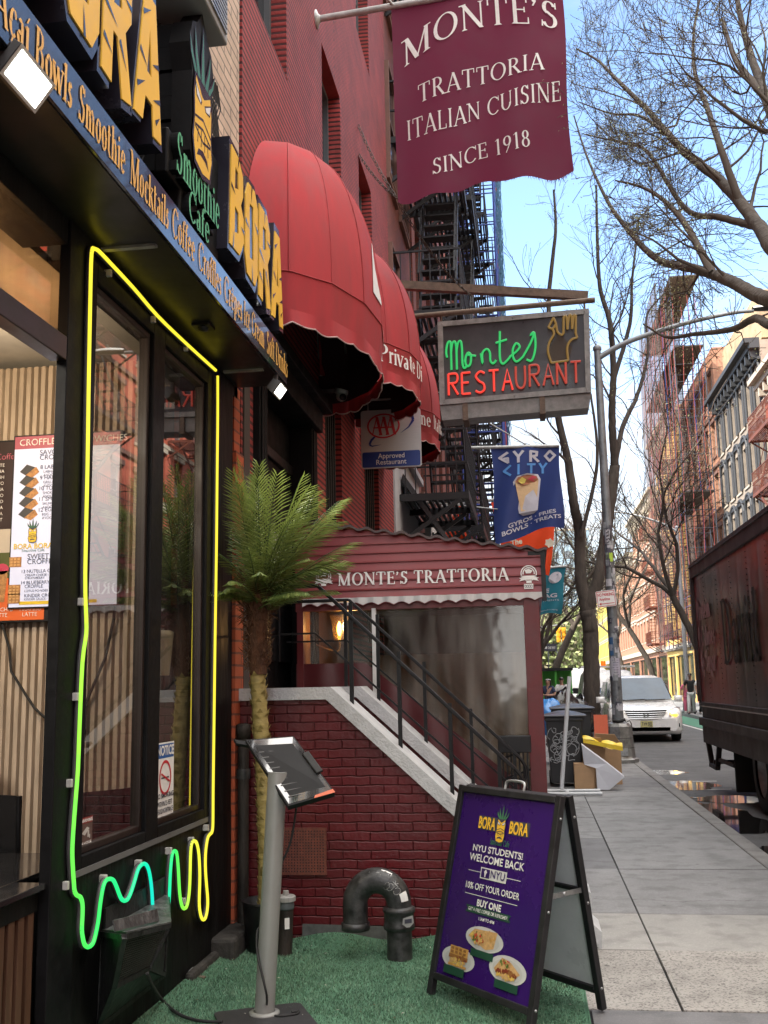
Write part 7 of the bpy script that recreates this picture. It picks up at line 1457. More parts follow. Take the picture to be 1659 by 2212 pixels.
brownstone = mat('brownstone_trim', (.17, .09, .07), .8, var=.2); paletrim = mat('pale_stone_trim', (.42, .37, .3), .8, var=.12); greystone = mat('grey_stone', (.27, .225, .18), .8, var=.22, scale=2, bump=.3, bscale=8); yellowst = mat('yellow_stone', (.62, .42, .13), .8, var=.12, scale=1.5); yellowst2 = mat('olive_yellow_stone', (.5, .4, .08), .8, var=.1); redst = mat('orange_red_stucco', (.44, .105, .06), .75, var=.1, scale=2); darkcor = mat('dark_cornice', (.03, .032, .036), .6, var=.2)
# left row beyond the trattoria
b2 = thing('low_shop_building', 'low pale grey shop front with angled white sign panels next to the brick building', 'building', (FX, 15.6, 0))
mb = MB(); facade(mb, (FX + .02, 14.25, 0), UY, UX, 3.3, 4.9, [(.5, .7, 1.2, 3.6), (1.7, .6, 3.0, 3.5)], .2); mb.add([(FX + .02, 14.25, 0), (FX + .02, 14.25, 4.9), (FX - 4, 14.25, 4.9), (FX - 4, 14.25, 0)], [(0, 1, 2, 3)]); mb.box((FX, 14.25, 4.9), (FX + .1, 17.55, 5.0)); put('wall', mb, mat('pale_grey_paint', (.42, .41, .43), .6, var=.08), b2)
window_at(b2, (FX + .02, 14.75, .7), UY, UX, .7, 2.9, .198, white, solidpane); window_at(b2, (FX + .02, 15.95, .6), UY, UX, 1.3, 2.9, .198, white, solidpane)
mb = MB(); mb.prism([(FX + .03, 14.9, 4.5), (FX + .75, 14.9, 3.45), (FX + .78, 14.9, 3.5), (FX + .06, 14.9, 4.6)], (0, 2.6, 0)); put('shop_canopy', mb, mat('canopy_dark', (.05, .05, .055), .5), b2)
mb = MB(); mb.box((FX + .12, 17.4, 3.3), (FX + .22, 21.5, 4.35)); 
sg = thing('shop_sign', 'white shop sign band on the low grey shop front', 'sign', (FX + .2, 19, 3.3)); put('panel', mb, white, sg); mb = MB(); letter(mb, sans('TRATTORIA PIZZA', .03), FRX(FX + .222, 17.7, 3.55), .6, 3.5, 'l'); put('lettering', mb, ink, sg)
lb, sh1 = bld('tenement_building', 'brownish red tenement with black fire escapes beyond the trattoria', -1, 17.6, 25.5, 21, brownred, 4, 5, brownstone, gf=4.2, win_w=.95, win_h=2.0, cornice=darkcor, depth=10)
fire_escape(lb, FX, -1, 18.6, 22.2, [4.35 + sh1 * k for k in range(5)], iron)
mb = MB(); mb.box((FX - 9, 14.3, 5.0), (FX - .6, 17.58, 15)); mb.box((FX - .6, 14.22, 5.05), (FX - .05, 17.58, 15.0)); fire_escape(b2, FX - .04, -1, 14.75, 17.35, [4.25, 7.05, 9.9, 12.75], iron); ub = put('wall', mb, brownred, b2)
for k in range(3):
    for j in range(2): window_at(b2, (FX - .048, 14.55 + j * 1.55, 6.2 + k * 3.0), UY, UX, .95, 1.9, .0, brownstone, solidpane, 'window', brownstone)
lb2, sh2 = bld('tenement_building', 'pink tenement with fire escapes wrapped in blue scaffold netting', -1, 25.6, 34, 21.5, pinkb, 4, 5, paletrim, gf=4.2, win_w=1.0, depth=10, cornice=darkcor)
fire_escape(lb2, FX, -1, 27, 30.6, [4.5 + sh2 * k for k in range(5)], iron)
lb3, sh3 = bld('tenement_building', 'third tenement with a long fire escape farther down the left row', -1, 34.1, 44, 20, brownred, 4, 5, brownstone, gf=4.2, depth=10)
fire_escape(lb3, FX, -1, 35.5, 40, [4.5 + sh3 * k for k in range(5)], iron)
bld('tenement_building', 'distant low brick house at the far left of the street', -1, 44.2, 60, 9, orange_b, 6, 2, paletrim, depth=10)
scb = mat('scaffold_blue', (.04, .07, .28), .5, .3); scr = mat('scaffold_red', (.4, .05, .04), .5, .2); netm = glass('debris_net', (.55, .5, .48), .5, .0, .85, .0, (.17, .135, .125))
def scaffold(label, xa, xb, y0, y1, z0, z1, step_y=1.8, step_z=2.0, mats=None, decks=None):
    t = thing('scaffold', label, 'scaffold', ((xa + xb) / 2, (y0 + y1) / 2, z0)); cols = MB(); n = max(1, round((y1 - y0) / step_y)); m = max(1, round((z1 - z0) / step_z))
    for i in range(n + 1):
        y = y0 + (y1 - y0) * i / n
        for x in (xa, xb): cols.tube([(x, y, z0), (x, y, z1)], .035, 5, i % 3 == 2)
    put('upright', cols, (mats or [scb, scr]), t); rl = MB()
    for j in range(m + 1):
        z = z0 + (z1 - z0) * j / m
        for x in (xa, xb):
            for e in (0, .5, 1.0): rl.tube([(x, y0, z + e), (x, y1, z + e)], .02, 4, (j + int(e)) % 3 == 1)
        for i in range(n + 1): y = y0 + (y1 - y0) * i / n; rl.tube([(xa, y, z), (xb, y, z)], .02, 4); rl.tube([(xa, y, z + 1), (xb, y, z + 1)], .02, 4)
        if j < m:
            for i in range(0, n, 2): y = y0 + (y1 - y0) * i / n; rl.tube([(xb, y, z), (xb, y + (y1 - y0) / n, z + step_z)], .016, 4)
    put('rail', rl, mats or [scb, scr], t); pk = MB()
    for j in (decks or range(1, m)): z = z0 + (z1 - z0) * j / m; pk.box((min(xa, xb), y0, z - .05), (max(xa, xb), y1, z))
    put('plank_deck', pk, mat('scaffold_plank', (.1, .085, .07), .8), t)
    return t
s1 = scaffold('blue pipe scaffold with cord netting on the pink tenement', FX + .3, FX + 1.35, 26, 33, 5, 22, 1.6, 1.9, decks=(3,))
mb = MB()
for k in range(20):
    for sg in (1, -1): mb.tube([Vector((FX + 1.42 + .05 * math.sin(j * 1.3 + k), 26.0 - .02, 9 + j * .55)) + Vector((.05 * sg * (j % 2), k * .36, 0)) for j in range(24)], .008, 3)
put('net_cord', mb, mat('net_cord_blue', (.06, .16, .26), .7), s1)
# right row, seen from the far end back
scaf_dark = mat('scaffold_tube_dark', (.05, .055, .07), .5, .4)
rb0, h0_ = bld('row_house', 'orange red stucco house with rusty fire escape next to the arched stone building', 1, 38.2, 46.6, 14.5, redst, 4, 4, paletrim, cornice=paletrim, gf=4)
fire_escape(rb0, 10.8, 1, 40, 45.5, [4.4 + h0_ * k for k in range(4)], iron_r)
rb1, h1_ = bld('stone_building', 'grey stone building with arched windows and dark heavy cornice', 1, 46.7, 58, 16.6, greystone, 6, 4, paletrim, cornice=darkcor, gf=4.4, arch=True, win_w=1.1)
mb = MB(); mb.box((10.95, 46.8, 16.72), (19, 56, 19.0)); put('attic_wall', mb, mat('stained_stucco', (.34, .25, .15), .85, var=.35, scale=1.2), rb1)
rb2, h2_ = bld('brick_building', 'tall brick building wrapped in scaffold and brown netting', 1, 58.1, 72, 20, orange_b, 6, 5, brownstone, gf=4.4)
s2 = scaffold('tall pipe scaffold with brown debris netting and red cords on the far side', 8.6, 10.2, 57, 71.5, 3.4, 26.0, 2.1, 2.0, [scaf_dark, scb], decks=(4, 8, 10))
mb = MB(); mb.grid(lambda u, v: Vector((8.45 + .12 * math.sin(u * 14 + v * 5), 60.5 + u * 11.2, 4 + v * (21.0 + .8 * math.sin(u * 7)))), 40, 16); mb.grid(lambda u, v: Vector((8.5 + u * 1.0, 60.5 + .15 * math.sin(u * 9 + v * 7), 4 + v * 20.6)), 10, 16)
put('debris_netting', mb, netm, s2)
mb = MB()
for k in range(15):
    y = 57.4 + k * .95; mb.tube([Vector((8.42 + .06 * math.sin(j + k), y + .12 * math.sin(j * .9 + k * 2), 3.5 + j * 1.8)) for j in range(12)], .010, 4)
for k in range(4): mb.tube([Vector((8.6 + k * .45 + .08 * math.sin(j * 1.3 + k), 56.9, 3.5 + j * 1.75)) for j in range(12)], .013, 4)
put('red_cord', mb, mat('cord_red', (.30, .06, .05), .7, var=.05), s2)
rb3, h3_ = bld('row_house', 'yellow stone house with iron fire escape past the scaffold', 1, 72.2, 86, 20.5, yellowst, 5, 5, paletrim, cornice=paletrim, gf=4.2)
fire_escape(rb3, 10.8, 1, 73.5, 78.5, [4.5 + h3_ * k for k in range(5)], iron_r)
rb4, h4_ = bld('brick_building', 'orange brick building with pale cornice halfway down the far side', 1, 86.2, 108, 17.2, orange_b, 8, 4, paletrim, cornice=paletrim, gf=4.4)
fire_escape(rb4, 10.8, 1, 87, 91, [4.5 + h4_ * k for k in range(4)], iron_r)
rb5, h5_ = bld('brick_building', 'long orange brick building with pale stone bands far down the street', 1, 108.2, 138, 14.5, orange_b, 10, 3, paletrim, cornice=paletrim, gf=4.4, win_h=2.4, win_w=1.2)
rb6, _ = bld('stone_building', 'olive yellow stone building at the far end of the street', 1, 138.2, 172, 14, yellowst2, 11, 3, paletrim, gf=4.4, win_h=2.6, win_w=1.3)
# houses across the street that the shop windows mirror
bld('row_house', 'brown brick house across the street, mirrored in the shop glass', 1, 17, 27, 16, brownred, 4, 4, paletrim, cornice=brownstone)
rbx, hx_ = bld('row_house', 'orange brick house across the street, mirrored in the shop glass', 1, 27.1, 38, 17, redst, 5, 4, paletrim, cornice=brownstone)
fire_escape(rbx, 10.8, 1, 29, 34, [4.4 + hx_ * k for k in range(4)], iron)
bld('row_house', 'pale stone house across the street, near the viewer', 1, 2, 16.9, 17, mat('cream_stucco', (.6, .5, .36), .8, var=.1), 5, 4, paletrim, cornice=brownstone)
# far blocks beyond the park
for i, (x, y, w, hgt, m_, lb_) in enumerate(((-3, 262, 12, 28, orange_b, 'pink brick apartment block beyond the park'), (14, 420, 22, 62, mat('tower_glass', (.2, .28, .34), .15, .3), 'pale blue glass tower far beyond the park'), (-22, 300, 26, 34, orange_b, 'distant brick block left of the park'))):
    t = thing('apartment_block', lb_, 'building', (x, y, 0)); mb = MB(); mb.box((x - w / 2, y, 0), (x + w / 2, y + 15, hgt)); put('wall', mb, m_, t)
    sx_, sz_ = (2.6, 3.3) if i != 1 else (5.5, 5.5); first = None
    for a in range(int(w / sx_)):
        for b in range(1, int(hgt / sz_)):
            if first is None:
                mb = MB(); mb.box((x - w / 2 + .8, y - .06, sz_ + 1.2), (x - w / 2 + sx_ * .75, y - .01, sz_ * 1.5 + 1.4)); first = put('window', mb, winglass, t)
            else:
                o = first.copy(); C.objects.link(o); o.parent = t; o.location = (a * sx_, 0, (b - 1) * sz_)
    mb = MB(); mb.box((x - w / 2 - .3, y - .3, hgt), (x + w / 2 + .3, y + 15, hgt + .6)); put('parapet', mb, paletrim, t)
# rows behind the viewer that close the street canyon
mb = MB(); mb.box((10.8, -45, 0), (22, 1.8, 16)); put('brick_building', mb, brownred, label='plain brick block across the street behind the viewer', cat='building', loc=(11, -20, 0))
mb = MB(); mb.box((FX - 10, -45, 0), (FX, -4.2, 15)); put('brick_building', mb, brownred, label='plain brick block on the shop side behind the viewer', cat='building', loc=(FX, -20, 0))
# ---------------------------------------------------------------- lamp post with stickers and its parking sign
galv = mat('lamp_post_grey', (.17, .18, .19), .5, .35, var=.3, scale=7, bump=.1); paperw = mat('sticker_paper', (.45, .44, .47), .7, var=.15, scale=30)
def lamp_post(label, x, y, h, arm, armh, base=True, group=None, m=galv, d=1):
    t = thing('street_lamp', label, 'street lamp', (x, y, 0), group)
    mb = MB(); mb.tube([(x, y, .0), (x, y, 1.2), (x, y, h * .5), (x, y, h)], [.115, .105, .09, .068], 8); mb.lathe([(.07, h), (.085, h + .02), (.085, h + .08), (.05, h + .12)], (x, y, 0), n=8); put('pole', mb, m, t)
    mb = MB(); P = [Vector((x, y, h - .15)), Vector((x + d * arm * .2, y, h + armh * .25)), Vector((x + d * arm * .55, y, h + armh * .72)), Vector((x + d * arm * .85, y, h + armh * .97)), Vector((x + d * arm, y, h + armh))]; mb.tube(smooth(P, 5), [.06 - .0013 * k for k in range(21)], 8); put('arm', mb, m, t)
    mb = MB(); e = P[-1]; mb.grid(lambda u, v: e + Vector((d * (u * .78 - .02), math.cos(v * math.pi) * (.10 + .06 * math.sin(u * 3.1)), .03 + math.sin(v * math.pi) * (.035 + .055 * math.sin(u * 2.6 + .3)))), 12, 8); mb.add([e + Vector((d * .0, -.11, .03)), e + Vector((d * .76, -.1, .03)), e + Vector((d * .76, .1, .03)), e + Vector((d * .0, .11, .03))], [(0, 1, 2, 3)], 1); mb.lathe([(.035, .1), (.035, .2), (.0, .2)], e + Vector((d * .38, 0, 0)), n=8, mi=1)
    put('lamp_head', mb, [mat('lamp_head_grey', (.42, .42, .41), .5, var=.1), blackm], t)
    if base:
        mb = MB(); n = 8; prof = [(.34, 0), (.35, .07), (.30, .09), (.285, .12), (.245, .60), (.24, .66), (.19, .72), (.12, .74)]
        mb.lathe(prof, (x, y, 0), n=8, smooth=False); put('base', mb, mat('battered_galvanised', (.24, .24, .235), .4, .65, var=.45, scale=9, bump=.5, bscale=12), t, bevel=.01)
        mb = MB(); mb.lathe([(.256, .44), (.258, .45), (.256, .46)], (x, y, 0), n=8); mb.lathe([(.272, .27), (.274, .275), (.272, .28)], (x, y, 0), n=8); mb.tube([(x - .1, y - .12, .78), (x, y - .14, .76), (x + .12, y - .1, .79)], .03, 6); put('strap', mb, rubber, t)
        mb = MB(); mb.box((x - .12, y - .278, .14), (x + .13, y - .25, .28)); put('access_plate', mb, steel, t)
    return t
LX, LY = 1.56, 20.2
lp = lamp_post('sticker covered street lamp on a galvanised base at the kerb', LX, LY, 8.0, 3.05, .62)
random.seed(31); stk = MB()
def onpole(z, a, r=.112): return Vector((LX + r * math.sin(a), LY - r * math.cos(a), z))
def pst(z, a, w, h_, m_): r = .119 - .0045 * z; stk.grid(lambda u, v: onpole(z - h_ / 2 + h_ * v, a + (u - .5) * w / r, r), 4, 1, m_)
for _ in range(46): pst(random.uniform(.9, 4.5), random.uniform(-1.1, 1.1), random.uniform(.05, .12), random.uniform(.05, .16), random.choice((0, 0, 1, 2, 3, 3)))
pst(1.75, -.05, .2, .36, 4); pst(4.25, -.15, .11, .34, 2); pst(4.25, -.15, .085, .3, 0) ; pst(3.85, .1, .13, .17, 5); pst(2.15, -.55, .08, .34, 6)
for k in range(7): stk.tube([onpole(1.62 + k * .045, -.5 + random.uniform(0, .2), .1185), onpole(1.62 + k * .045, .3 + random.uniform(0, .3), .1185)], .005, 3, 2)
for k in range(5): stk.tube([onpole(4.12 + k * .065, -.4, .112), onpole(4.15 + k * .065, .1, .112)], .01, 3, 2)
for _ in range(22):
    z = random.uniform(.95, 4.4); a = random.uniform(-.9, .9); stk.tube([onpole(z + random.uniform(-.06, .06), a + .12 * q * random.uniform(.3, 1), .122 - .0045 * z) for q in range(4)], .005, 3, random.choice((0, 2)))
put('sticker', stk, [paperw, mat('sticker_dark', (.06, .06, .07), .6), ink, mat('sticker_grey_worn', (.26, .27, .28), .7, var=.3, scale=20), mat('poster_lilac', (.45, .42, .5), .7, var=.1), mat('sticker_lime', (.38, .55, .06), .6), mat('sticker_blue', (.03, .09, .2), .6)], lp)
ps = thing('parking_sign', 'white and red NO PARKING Anytime sign on the lamp post', 'sign', (LX - .3, LY - .13, 3.1))
a = PY(LY - .14, 1289, 1278); b = PY(LY - .14, 1326, 1312); fr = (Vector((a.x, LY - .14, b.z)), Vector((.995, 0, .09)).normalized(), Vector((-.09, 0, .995)).normalized(), (0, -1, 0)); w_, h_ = b.x - a.x + .06, a.z - b.z
mb = MB(); shape(mb, rr(0, 0, w_, h_, .03), fr, 0, -.012, .012); put('panel', mb, whitelet, ps)
mb = MB(); ring(mb, w_ / 2 - .012, h_ / 2 - .012, .01, fr, 0, .002, (w_ / 2, h_ / 2), n=4, a0=45, a1=405) if False else None
for q in (rect(.012, .012, w_ - .012, .022), rect(.012, h_ - .022, w_ - .012, h_ - .012), rect(.012, .022, .022, h_ - .022), rect(w_ - .022, .022, w_ - .012, h_ - .022)): shape(mb, q, fr, 0, .002)
letter(mb, sans('NO PARKING', .02), fr, h_ * .27, w_ * .84, 'c', 0, .003, (w_ * .5, h_ * .66)); letter(mb, sans('Anytime', .02), fr, h_ * .24, w_ * .55, 'c', 0, .003, (w_ * .42, h_ * .40)); shape(mb, [(w_ * .1, h_ * .2), (w_ * .22, h_ * .28), (w_ * .22, h_ * .22), (w_ * .9, h_ * .22), (w_ * .9, h_ * .18), (w_ * .22, h_ * .18), (w_ * .22, h_ * .12)], fr, 0, .003); put('print', mb, mat('sign_red', (.5, .02, .03)), ps)
mb = MB(); mb.box((LX - .12, LY - .135, b.z + .1), (LX + .1, LY - .10, b.z + .14)); put('clamp', mb, steel, ps)
lamp_post('distant street lamp in front of the brick buildings, arm reaching left over the road', 7.1, 50, 8.6, 3.0, .9, True, 'distant street lamps', mat('lamp_post_pale', (.42, .43, .44), .5, .3, var=.1), -1)
lamp_post('far street lamp halfway down the far side of the street', 7.1, 95, 8.6, 3.0, .9, True, 'distant street lamps', MATS['lamp_post_pale'], -1)

# ---------------------------------------------------------------- black box truck
trk = thing('box_truck', 'black and dark red box truck with worn side lettering parked at the kerb', 'truck', (3.8, 12, -.14)); TX = 2.6; TY0, TY1 = 8.6, 17.0; TZ0, TZ1 = 1.16, 3.28
sidem = bpy.data.materials.new('truck_side'); sidem.use_nodes = True; nt = sidem.node_tree; b_ = nt.nodes['Principled BSDF']; l = nt.links.new
t_ = N(nt, 'ShaderNodeTexCoord'); n1 = N(nt, 'ShaderNodeTexNoise'); n1.inputs['Scale'].default_value = .55; n1.inputs['Detail'].default_value = 3; l(t_.outputs['Object'], n1.inputs['Vector'])
cr_ = N(nt, 'ShaderNodeValToRGB'); cr_.color_ramp.elements[0].position = .42; cr_.color_ramp.elements[0].color = (.008, .007, .009, 1); cr_.color_ramp.elements[1].position = .60; cr_.color_ramp.elements[1].color = (.20, .012, .016, 1); l(n1.outputs[0], cr_.inputs[0]); l(cr_.outputs[0], b_.inputs['Base Color'])
b_.inputs['Roughness'].default_value = .3; b_.inputs['Coat Weight'].default_value = .12; n2 = N(nt, 'ShaderNodeTexNoise'); n2.inputs['Scale'].default_value = 1.6; l(t_.outputs['Object'], n2.inputs['Vector']); bp_ = N(nt, 'ShaderNodeBump'); bp_.inputs['Strength'].default_value = .15; bp_.inputs['Distance'].default_value = .06; l(n2.outputs[0], bp_.inputs['Height']); l(bp_.outputs[0], b_.inputs['Normal'])
trim_b = mat('truck_trim_brown', (.045, .03, .03), .55, .2, var=.3, scale=3); trim_d = mat('truck_rail_dark', (.03, .024, .024), .6, .1, var=.4, scale=3, bump=.1)
mb = MB(); ny = 8
mb.grid(lambda u, v: Vector((TX + .003 * math.cos(u * 14 * 3.1416) ** 16, TY0 + u * (TY1 - TY0), TZ0 + v * (TZ1 - TZ0))), 160, 1)
mb.box((TX + .02, TY0, TZ0), (TX + 2.4, TY1 - .01, TZ1)); mb.box((TX + .0, TY0, TZ1), (TX + 2.44, TY1, TZ1 + .03)); put('cargo_box', mb, sidem, trk)
mb = MB(); mb.box((TX - .04, TY0, TZ1 - .19), (TX + .02, TY1 + .02, TZ1 + .04)); mb.box((TX - .045, TY1 - .11, TZ0), (TX + .03, TY1 + .02, TZ1 - .19)); mb.box((TX - .055, TY0, TZ1 - .03), (TX + .0, TY1 + .02, TZ1 - .015)); put('corner_rail', mb, trim_b, trk, bevel=.006)
mb = MB(); mb.box((TX - .03, TY0, TZ0 - .06), (TX + .04, TY1, TZ0)); mb.box((TX, TY0, TZ0 - .26), (TX + .04, TY1 - .08, TZ0 - .06)); mb.box((TX - .05, TY0, TZ0 - .36), (TX + .04, TY1 - .0, TZ0 - .24)); mb.box((TX - .02, TY0, TZ0 - .62), (TX + .06, TY1 - .12, TZ0 - .36)); mb.box((TX + .06, TY0, TZ0 - .55), (TX + 2.3, TY1 - .1, TZ0)); put('side_rail', mb, trim_d, trk, bevel=.008)
mb = MB(); mb.box((TX - .034, TY0, TZ0 - .07), (TX - .028, TY1, TZ0 - .055)); put('pale_strip', mb, mat('pale_strip', (.34, .32, .31), .6), trk)
mb = MB()
for k in range(9):
    y = TY0 + k * (TY1 - TY0) / 8
    for q in range(28): mb.ball((TX - .002, y + .03, TZ0 + .08 + q * .068), .007, 4)
put('rivets', mb, trim_d, trk, kind='stuff')
for s_, y0, z, hh, col_, al in (('Protein', 16.7, 2.40, .30, 0, 1.2), ('0 Calories', 16.7, 2.0, .30, 0, 1.45), ('0g Sugar', 16.6, 1.62, .32, 0, 1.3)):
    mb = MB(); letter(mb, serif(s_, .22, .05), ((TX - .006, y0, z), (0, -1, 0), UZ, (-1, 0, 0)), hh, al, 'l', 0, .012); put('lettering', mb, mat('faded_truck_lettering', (.40, .22, .24), .5, var=.3, scale=9), trk)
mb = MB(); letter(mb, serif('David', .16, .06), ((TX - .006, 14.65, 1.70), (0, -1, 0), UZ, (-1, 0, 0)), .85, 2.3, 'l', 0, .012); put('lettering', mb, mat('black_truck_lettering', (.006, .004, .005), .6), trk)
def wheel(parent, c, r, w, ax=(1, 0, 0), n=24, rimm=None):
    mb = MB(); mb.lathe([(r * .62, -w / 2), (r * .93, -w / 2), (r, -w * .36), (r, w * .36), (r * .93, w / 2), (r * .62, w / 2)], c, ax, n); ty = put('tyre', mb, rubber, parent); ty.name = 'wheel'
    mb = MB(); mb.lathe([(r * .63, w * .42), (r * .55, w * .2), (r * .3, w * .25), (0, w * .25)], c, ax, n); mb.lathe([(r * .63, -w * .42), (r * .55, -w * .2), (r * .3, -w * .25), (0, -w * .25)], c, ax, n); put('rim', mb, rimm or steel, ty)
wheel(trk, (TX + .29, 13.5, .37), .51, .34, (-1, 0, 0), 28); wheel(trk, (TX + 2.1, 13.5, .37), .51, .34); wheel(trk, (TX + .3, 7.6, .37), .5, .32, (-1, 0, 0)); wheel(trk, (TX + 2.1, 7.6, .37), .5, .32)
for x in (TX + .07, TX + 1.8): put('mud_flap', MB().box((x, 14.93, -.02), (x + .55, 14.96, .66)), rubber, trk, bevel=.012)
mb = MB(); 
for x in (TX + .05, TX + 2.2):
    mb.bar((x, 16.9, .60), (x + .02, 16.75, .2), .07, .06); mb.bar((x, 15.85, .60), (x + .02, 16.3, .2), .07, .06); mb.bar((x + .01, 16.8, .21), (x + .01, 16.22, .2), .07, .06)
mb.bar((TX + .05, 16.5, .27), (TX + 2.3, 16.5, .27), .05, .06); mb.bar((TX + .08, 16.3, .33), (TX + .08, 14.95, .33), .05, .05); put('underride_guard', mb, trim_d, trk, bevel=.004)
mb = MB(); mb.box((TX + .3, 7.0, .55), (TX + 2.1, 15.8, .72)); put('chassis', mb, blackm, trk)
mb = MB(); mb.prism([(TX + .1, 8.5, .35), (TX + .1, 6.6, .35), (TX + .1, 6.3, 1.3), (TX + .1, 7.0, 1.6), (TX + .1, 7.5, 2.5), (TX + .1, 8.5, 2.55)], (2.2, 0, 0)); put('cab', mb, mat('cab_black', (.015, .015, .017), .25, coat=.5), trk, bevel=.03)
mb = MB(); mb.prism([(TX + .094, 7.25, 1.6), (TX + .094, 8.2, 1.6), (TX + .094, 8.2, 2.35), (TX + .094, 7.55, 2.35)], (.004, 0, 0)); put('cab_window', mb, solidpane, trk)

# ---------------------------------------------------------------- cars
carwhite = mat('car_white', (.78, .78, .76), .28, var=.04, coat=.6); carglass = mat('car_glass', (.05, .085, .13), .08, var=.2, scale=1.5, spec=.22); lampg = mat('headlamp_glass', (.35, .35, .36), .1, .4)
def loft(sections, n=None):
    """skin a body through cross sections; each a closed ring of the same count"""
    mb = MB(); k = len(sections[0]); vs = [p for s in sections for p in s]
    mb.add(vs, [(i * k + j, i * k + (j + 1) % k, (i + 1) * k + (j + 1) % k, (i + 1) * k + j) for i in range(len(sections) - 1) for j in range(k)], 0, True)
    mb.add(sections[0], [tuple(range(k))]); mb.add(sections[-1], [tuple(reversed(range(k)))]); return mb
def sect(x, y, z0, z1, hw, r, top=1.0):
    """rounded-box cross section at y: from z0 to z1, half width hw, upper half width hw*top"""
    P = []
    for cx, cz, s in ((1, 1, 0), (-1, 1, 90), (-1, -1, 180), (1, -1, 270)):
        for q in range(5):
            a = R(s + 90 * q / 4); ww = hw * (top if cz > 0 else 1); P.append(Vector((x + cx * (ww - r) + r * math.cos(a), y, (z1 - r if cz > 0 else z0 + r) + r * math.sin(a))))
    return P
VX, VY, VZ = 2.98, 29.0, -.14
van = thing('minivan', 'white minivan with yellow parking lights on, facing the viewer', 'car', (VX, VY + 2.4, VZ), 'parked and passing vehicles'); hw = 1.0; z = VZ
mb = loft([sect(VX, VY + .0, z + .30, z + .62, hw * .80, .1), sect(VX, VY + .06, z + .22, z + .78, hw * .90, .12), sect(VX, VY + .22, z + .2, z + .88, hw * .97, .13), sect(VX, VY + .7, z + .2, z + .99, hw, .14, .93), sect(VX, VY + 1.15, z + .2, z + 1.08, hw, .14, .9), sect(VX, VY + 2.4, z + .2, z + 1.1, hw, .12, .93), sect(VX, VY + 4.6, z + .2, z + 1.1, hw, .12, .93), sect(VX, VY + 5.1, z + .35, z + 1.08, hw * .96, .14, .92)]); put('body', mb, carwhite, van)
mb = loft([sect(VX, VY + 1.02, z + .98, z + 1.10, hw * .88, .05, .98), sect(VX, VY + 1.55, z + .98, z + 1.46, hw * .88, .1, .88), sect(VX, VY + 2.1, z + .98, z + 1.74, hw * .88, .14, .80), sect(VX, VY + 3.0, z + .98, z + 1.80, hw * .88, .16, .80), sect(VX, VY + 4.5, z + .98, z + 1.78, hw * .88, .16, .80), sect(VX, VY + 5.05, z + .98, z + 1.2, hw * .85, .1, .88)]); put('cabin', mb, carwhite, van)
mb = MB(); W1_ = [(-.83, 1.06, 1.09), (.83, 1.06, 1.09), (.70, 1.98, 1.66), (-.70, 1.98, 1.66)]; mb.grid(lambda u, v: (lambda a, b: a.lerp(b, v) + Vector((0, -.06 * math.sin(u * math.pi) - .035, .02)))(Vector((VX + W1_[0][0] * (1 - 2 * u), VY + 1.06, z + 1.1)), Vector((VX - .70 * (2 * u - 1) * -1 if False else VX + W1_[3][0] * (1 - 2 * u), VY + 1.98, z + 1.70))), 12, 6); put('windscreen', mb, carglass, van)
for s in (-1, 1):
    mb = MB(); P = [(VX + s * .90, VY + 1.5, z + 1.14), (VX + s * .90, VY + 4.7, z + 1.14), (VX + s * .79, VY + 4.4, z + 1.62), (VX + s * .79, VY + 2.3, z + 1.62)]; mb.add([Vector(p) + Vector((s * .012, 0, 0)) for p in P], [(0, 1, 2, 3)]); put('side_window', mb, carglass, van)
    mb = MB(); mb.grid(lambda u, v: Vector((VX + s * (1.08 + .12 * math.cos(u * 6.283)), VY + 1.55 + .06 * math.sin(u * 6.283) * math.sin(v * 3.14), z + 1.12 + .085 * math.cos(v * 3.14))), 10, 6); mb.bar((VX + s * .92, VY + 1.56, z + 1.06), (VX + s * 1.05, VY + 1.56, z + 1.08), .05, .04); put('wing_mirror', mb, carwhite, van)
    hl = MB(); P = [(.60, -.0, .70), (.93, .18, .74), (.96, .42, .90), (.88, .40, .93), (.66, .16, .86)]; hl.add([Vector((VX + s * a, VY + b - .035, z + c)) for a, b, c in P], [(0, 1, 2, 3, 4)]); hd = put('headlight', hl, lampg, van)
    hb = MB(); hb.ball((VX + s * .70, VY + .02, z + .80), .062, 10, 0, (1, .6, 1)); hb.ball((VX + s * .76, VY + .02, z + .715), .04, 10, 1, (2.2, .5, .9)); put('bulb', hb, [glow('headlamp_amber', (1, .62, .2), 3.0), glow('indicator_amber', (1, .5, .03), 2.6)], hd)
    fg = MB(); fg.box((VX + s * .78 - .1, VY + .03, z + .40), (VX + s * .78 + .1, VY + .09, z + .5)); put('fog_lamp_recess', fg, blackm, van)
for s in (-1, 1):
    for y in (VY + .95, VY + 3.95): wheel(van, (VX + s * .88, y, z + .33), .33, .22, (s, 0, 0))
mb = MB(); P = [(-.56, .845), (.56, .845), (.42, .60), (-.42, .60)]; mb.add([Vector((VX + a, VY - .01 + abs(a) * .08, z + b)) for a, b in P], [(0, 1, 2, 3)], 0)
for k in range(4): zz = .635 + k * .055; ww = .42 + k * .04; mb.tube([(VX - ww, VY + .012, z + zz), (VX, VY - .035, z + zz - .012), (VX + ww, VY + .012, z + zz)], .013, 6, 1)
mb.tube([(VX - .58, VY + .03, z + .86), (VX, VY - .03, z + .85), (VX + .58, VY + .03, z + .86)], .022, 6, 1)
fr = ((VX, VY - .055, z + .72), (1, 0, 0), UZ, (0, -1, 0))
ring(mb, .075, .062, .012, fr, 1, .0, n=16)
for a in (rect(-.045, -.042, -.026, .042), rect(.026, -.042, .045, .042), rect(-.03, -.01, .03, .008)): shape(mb, a, fr, 1, .002)
put('grille', mb, [blackm, chrome], van)
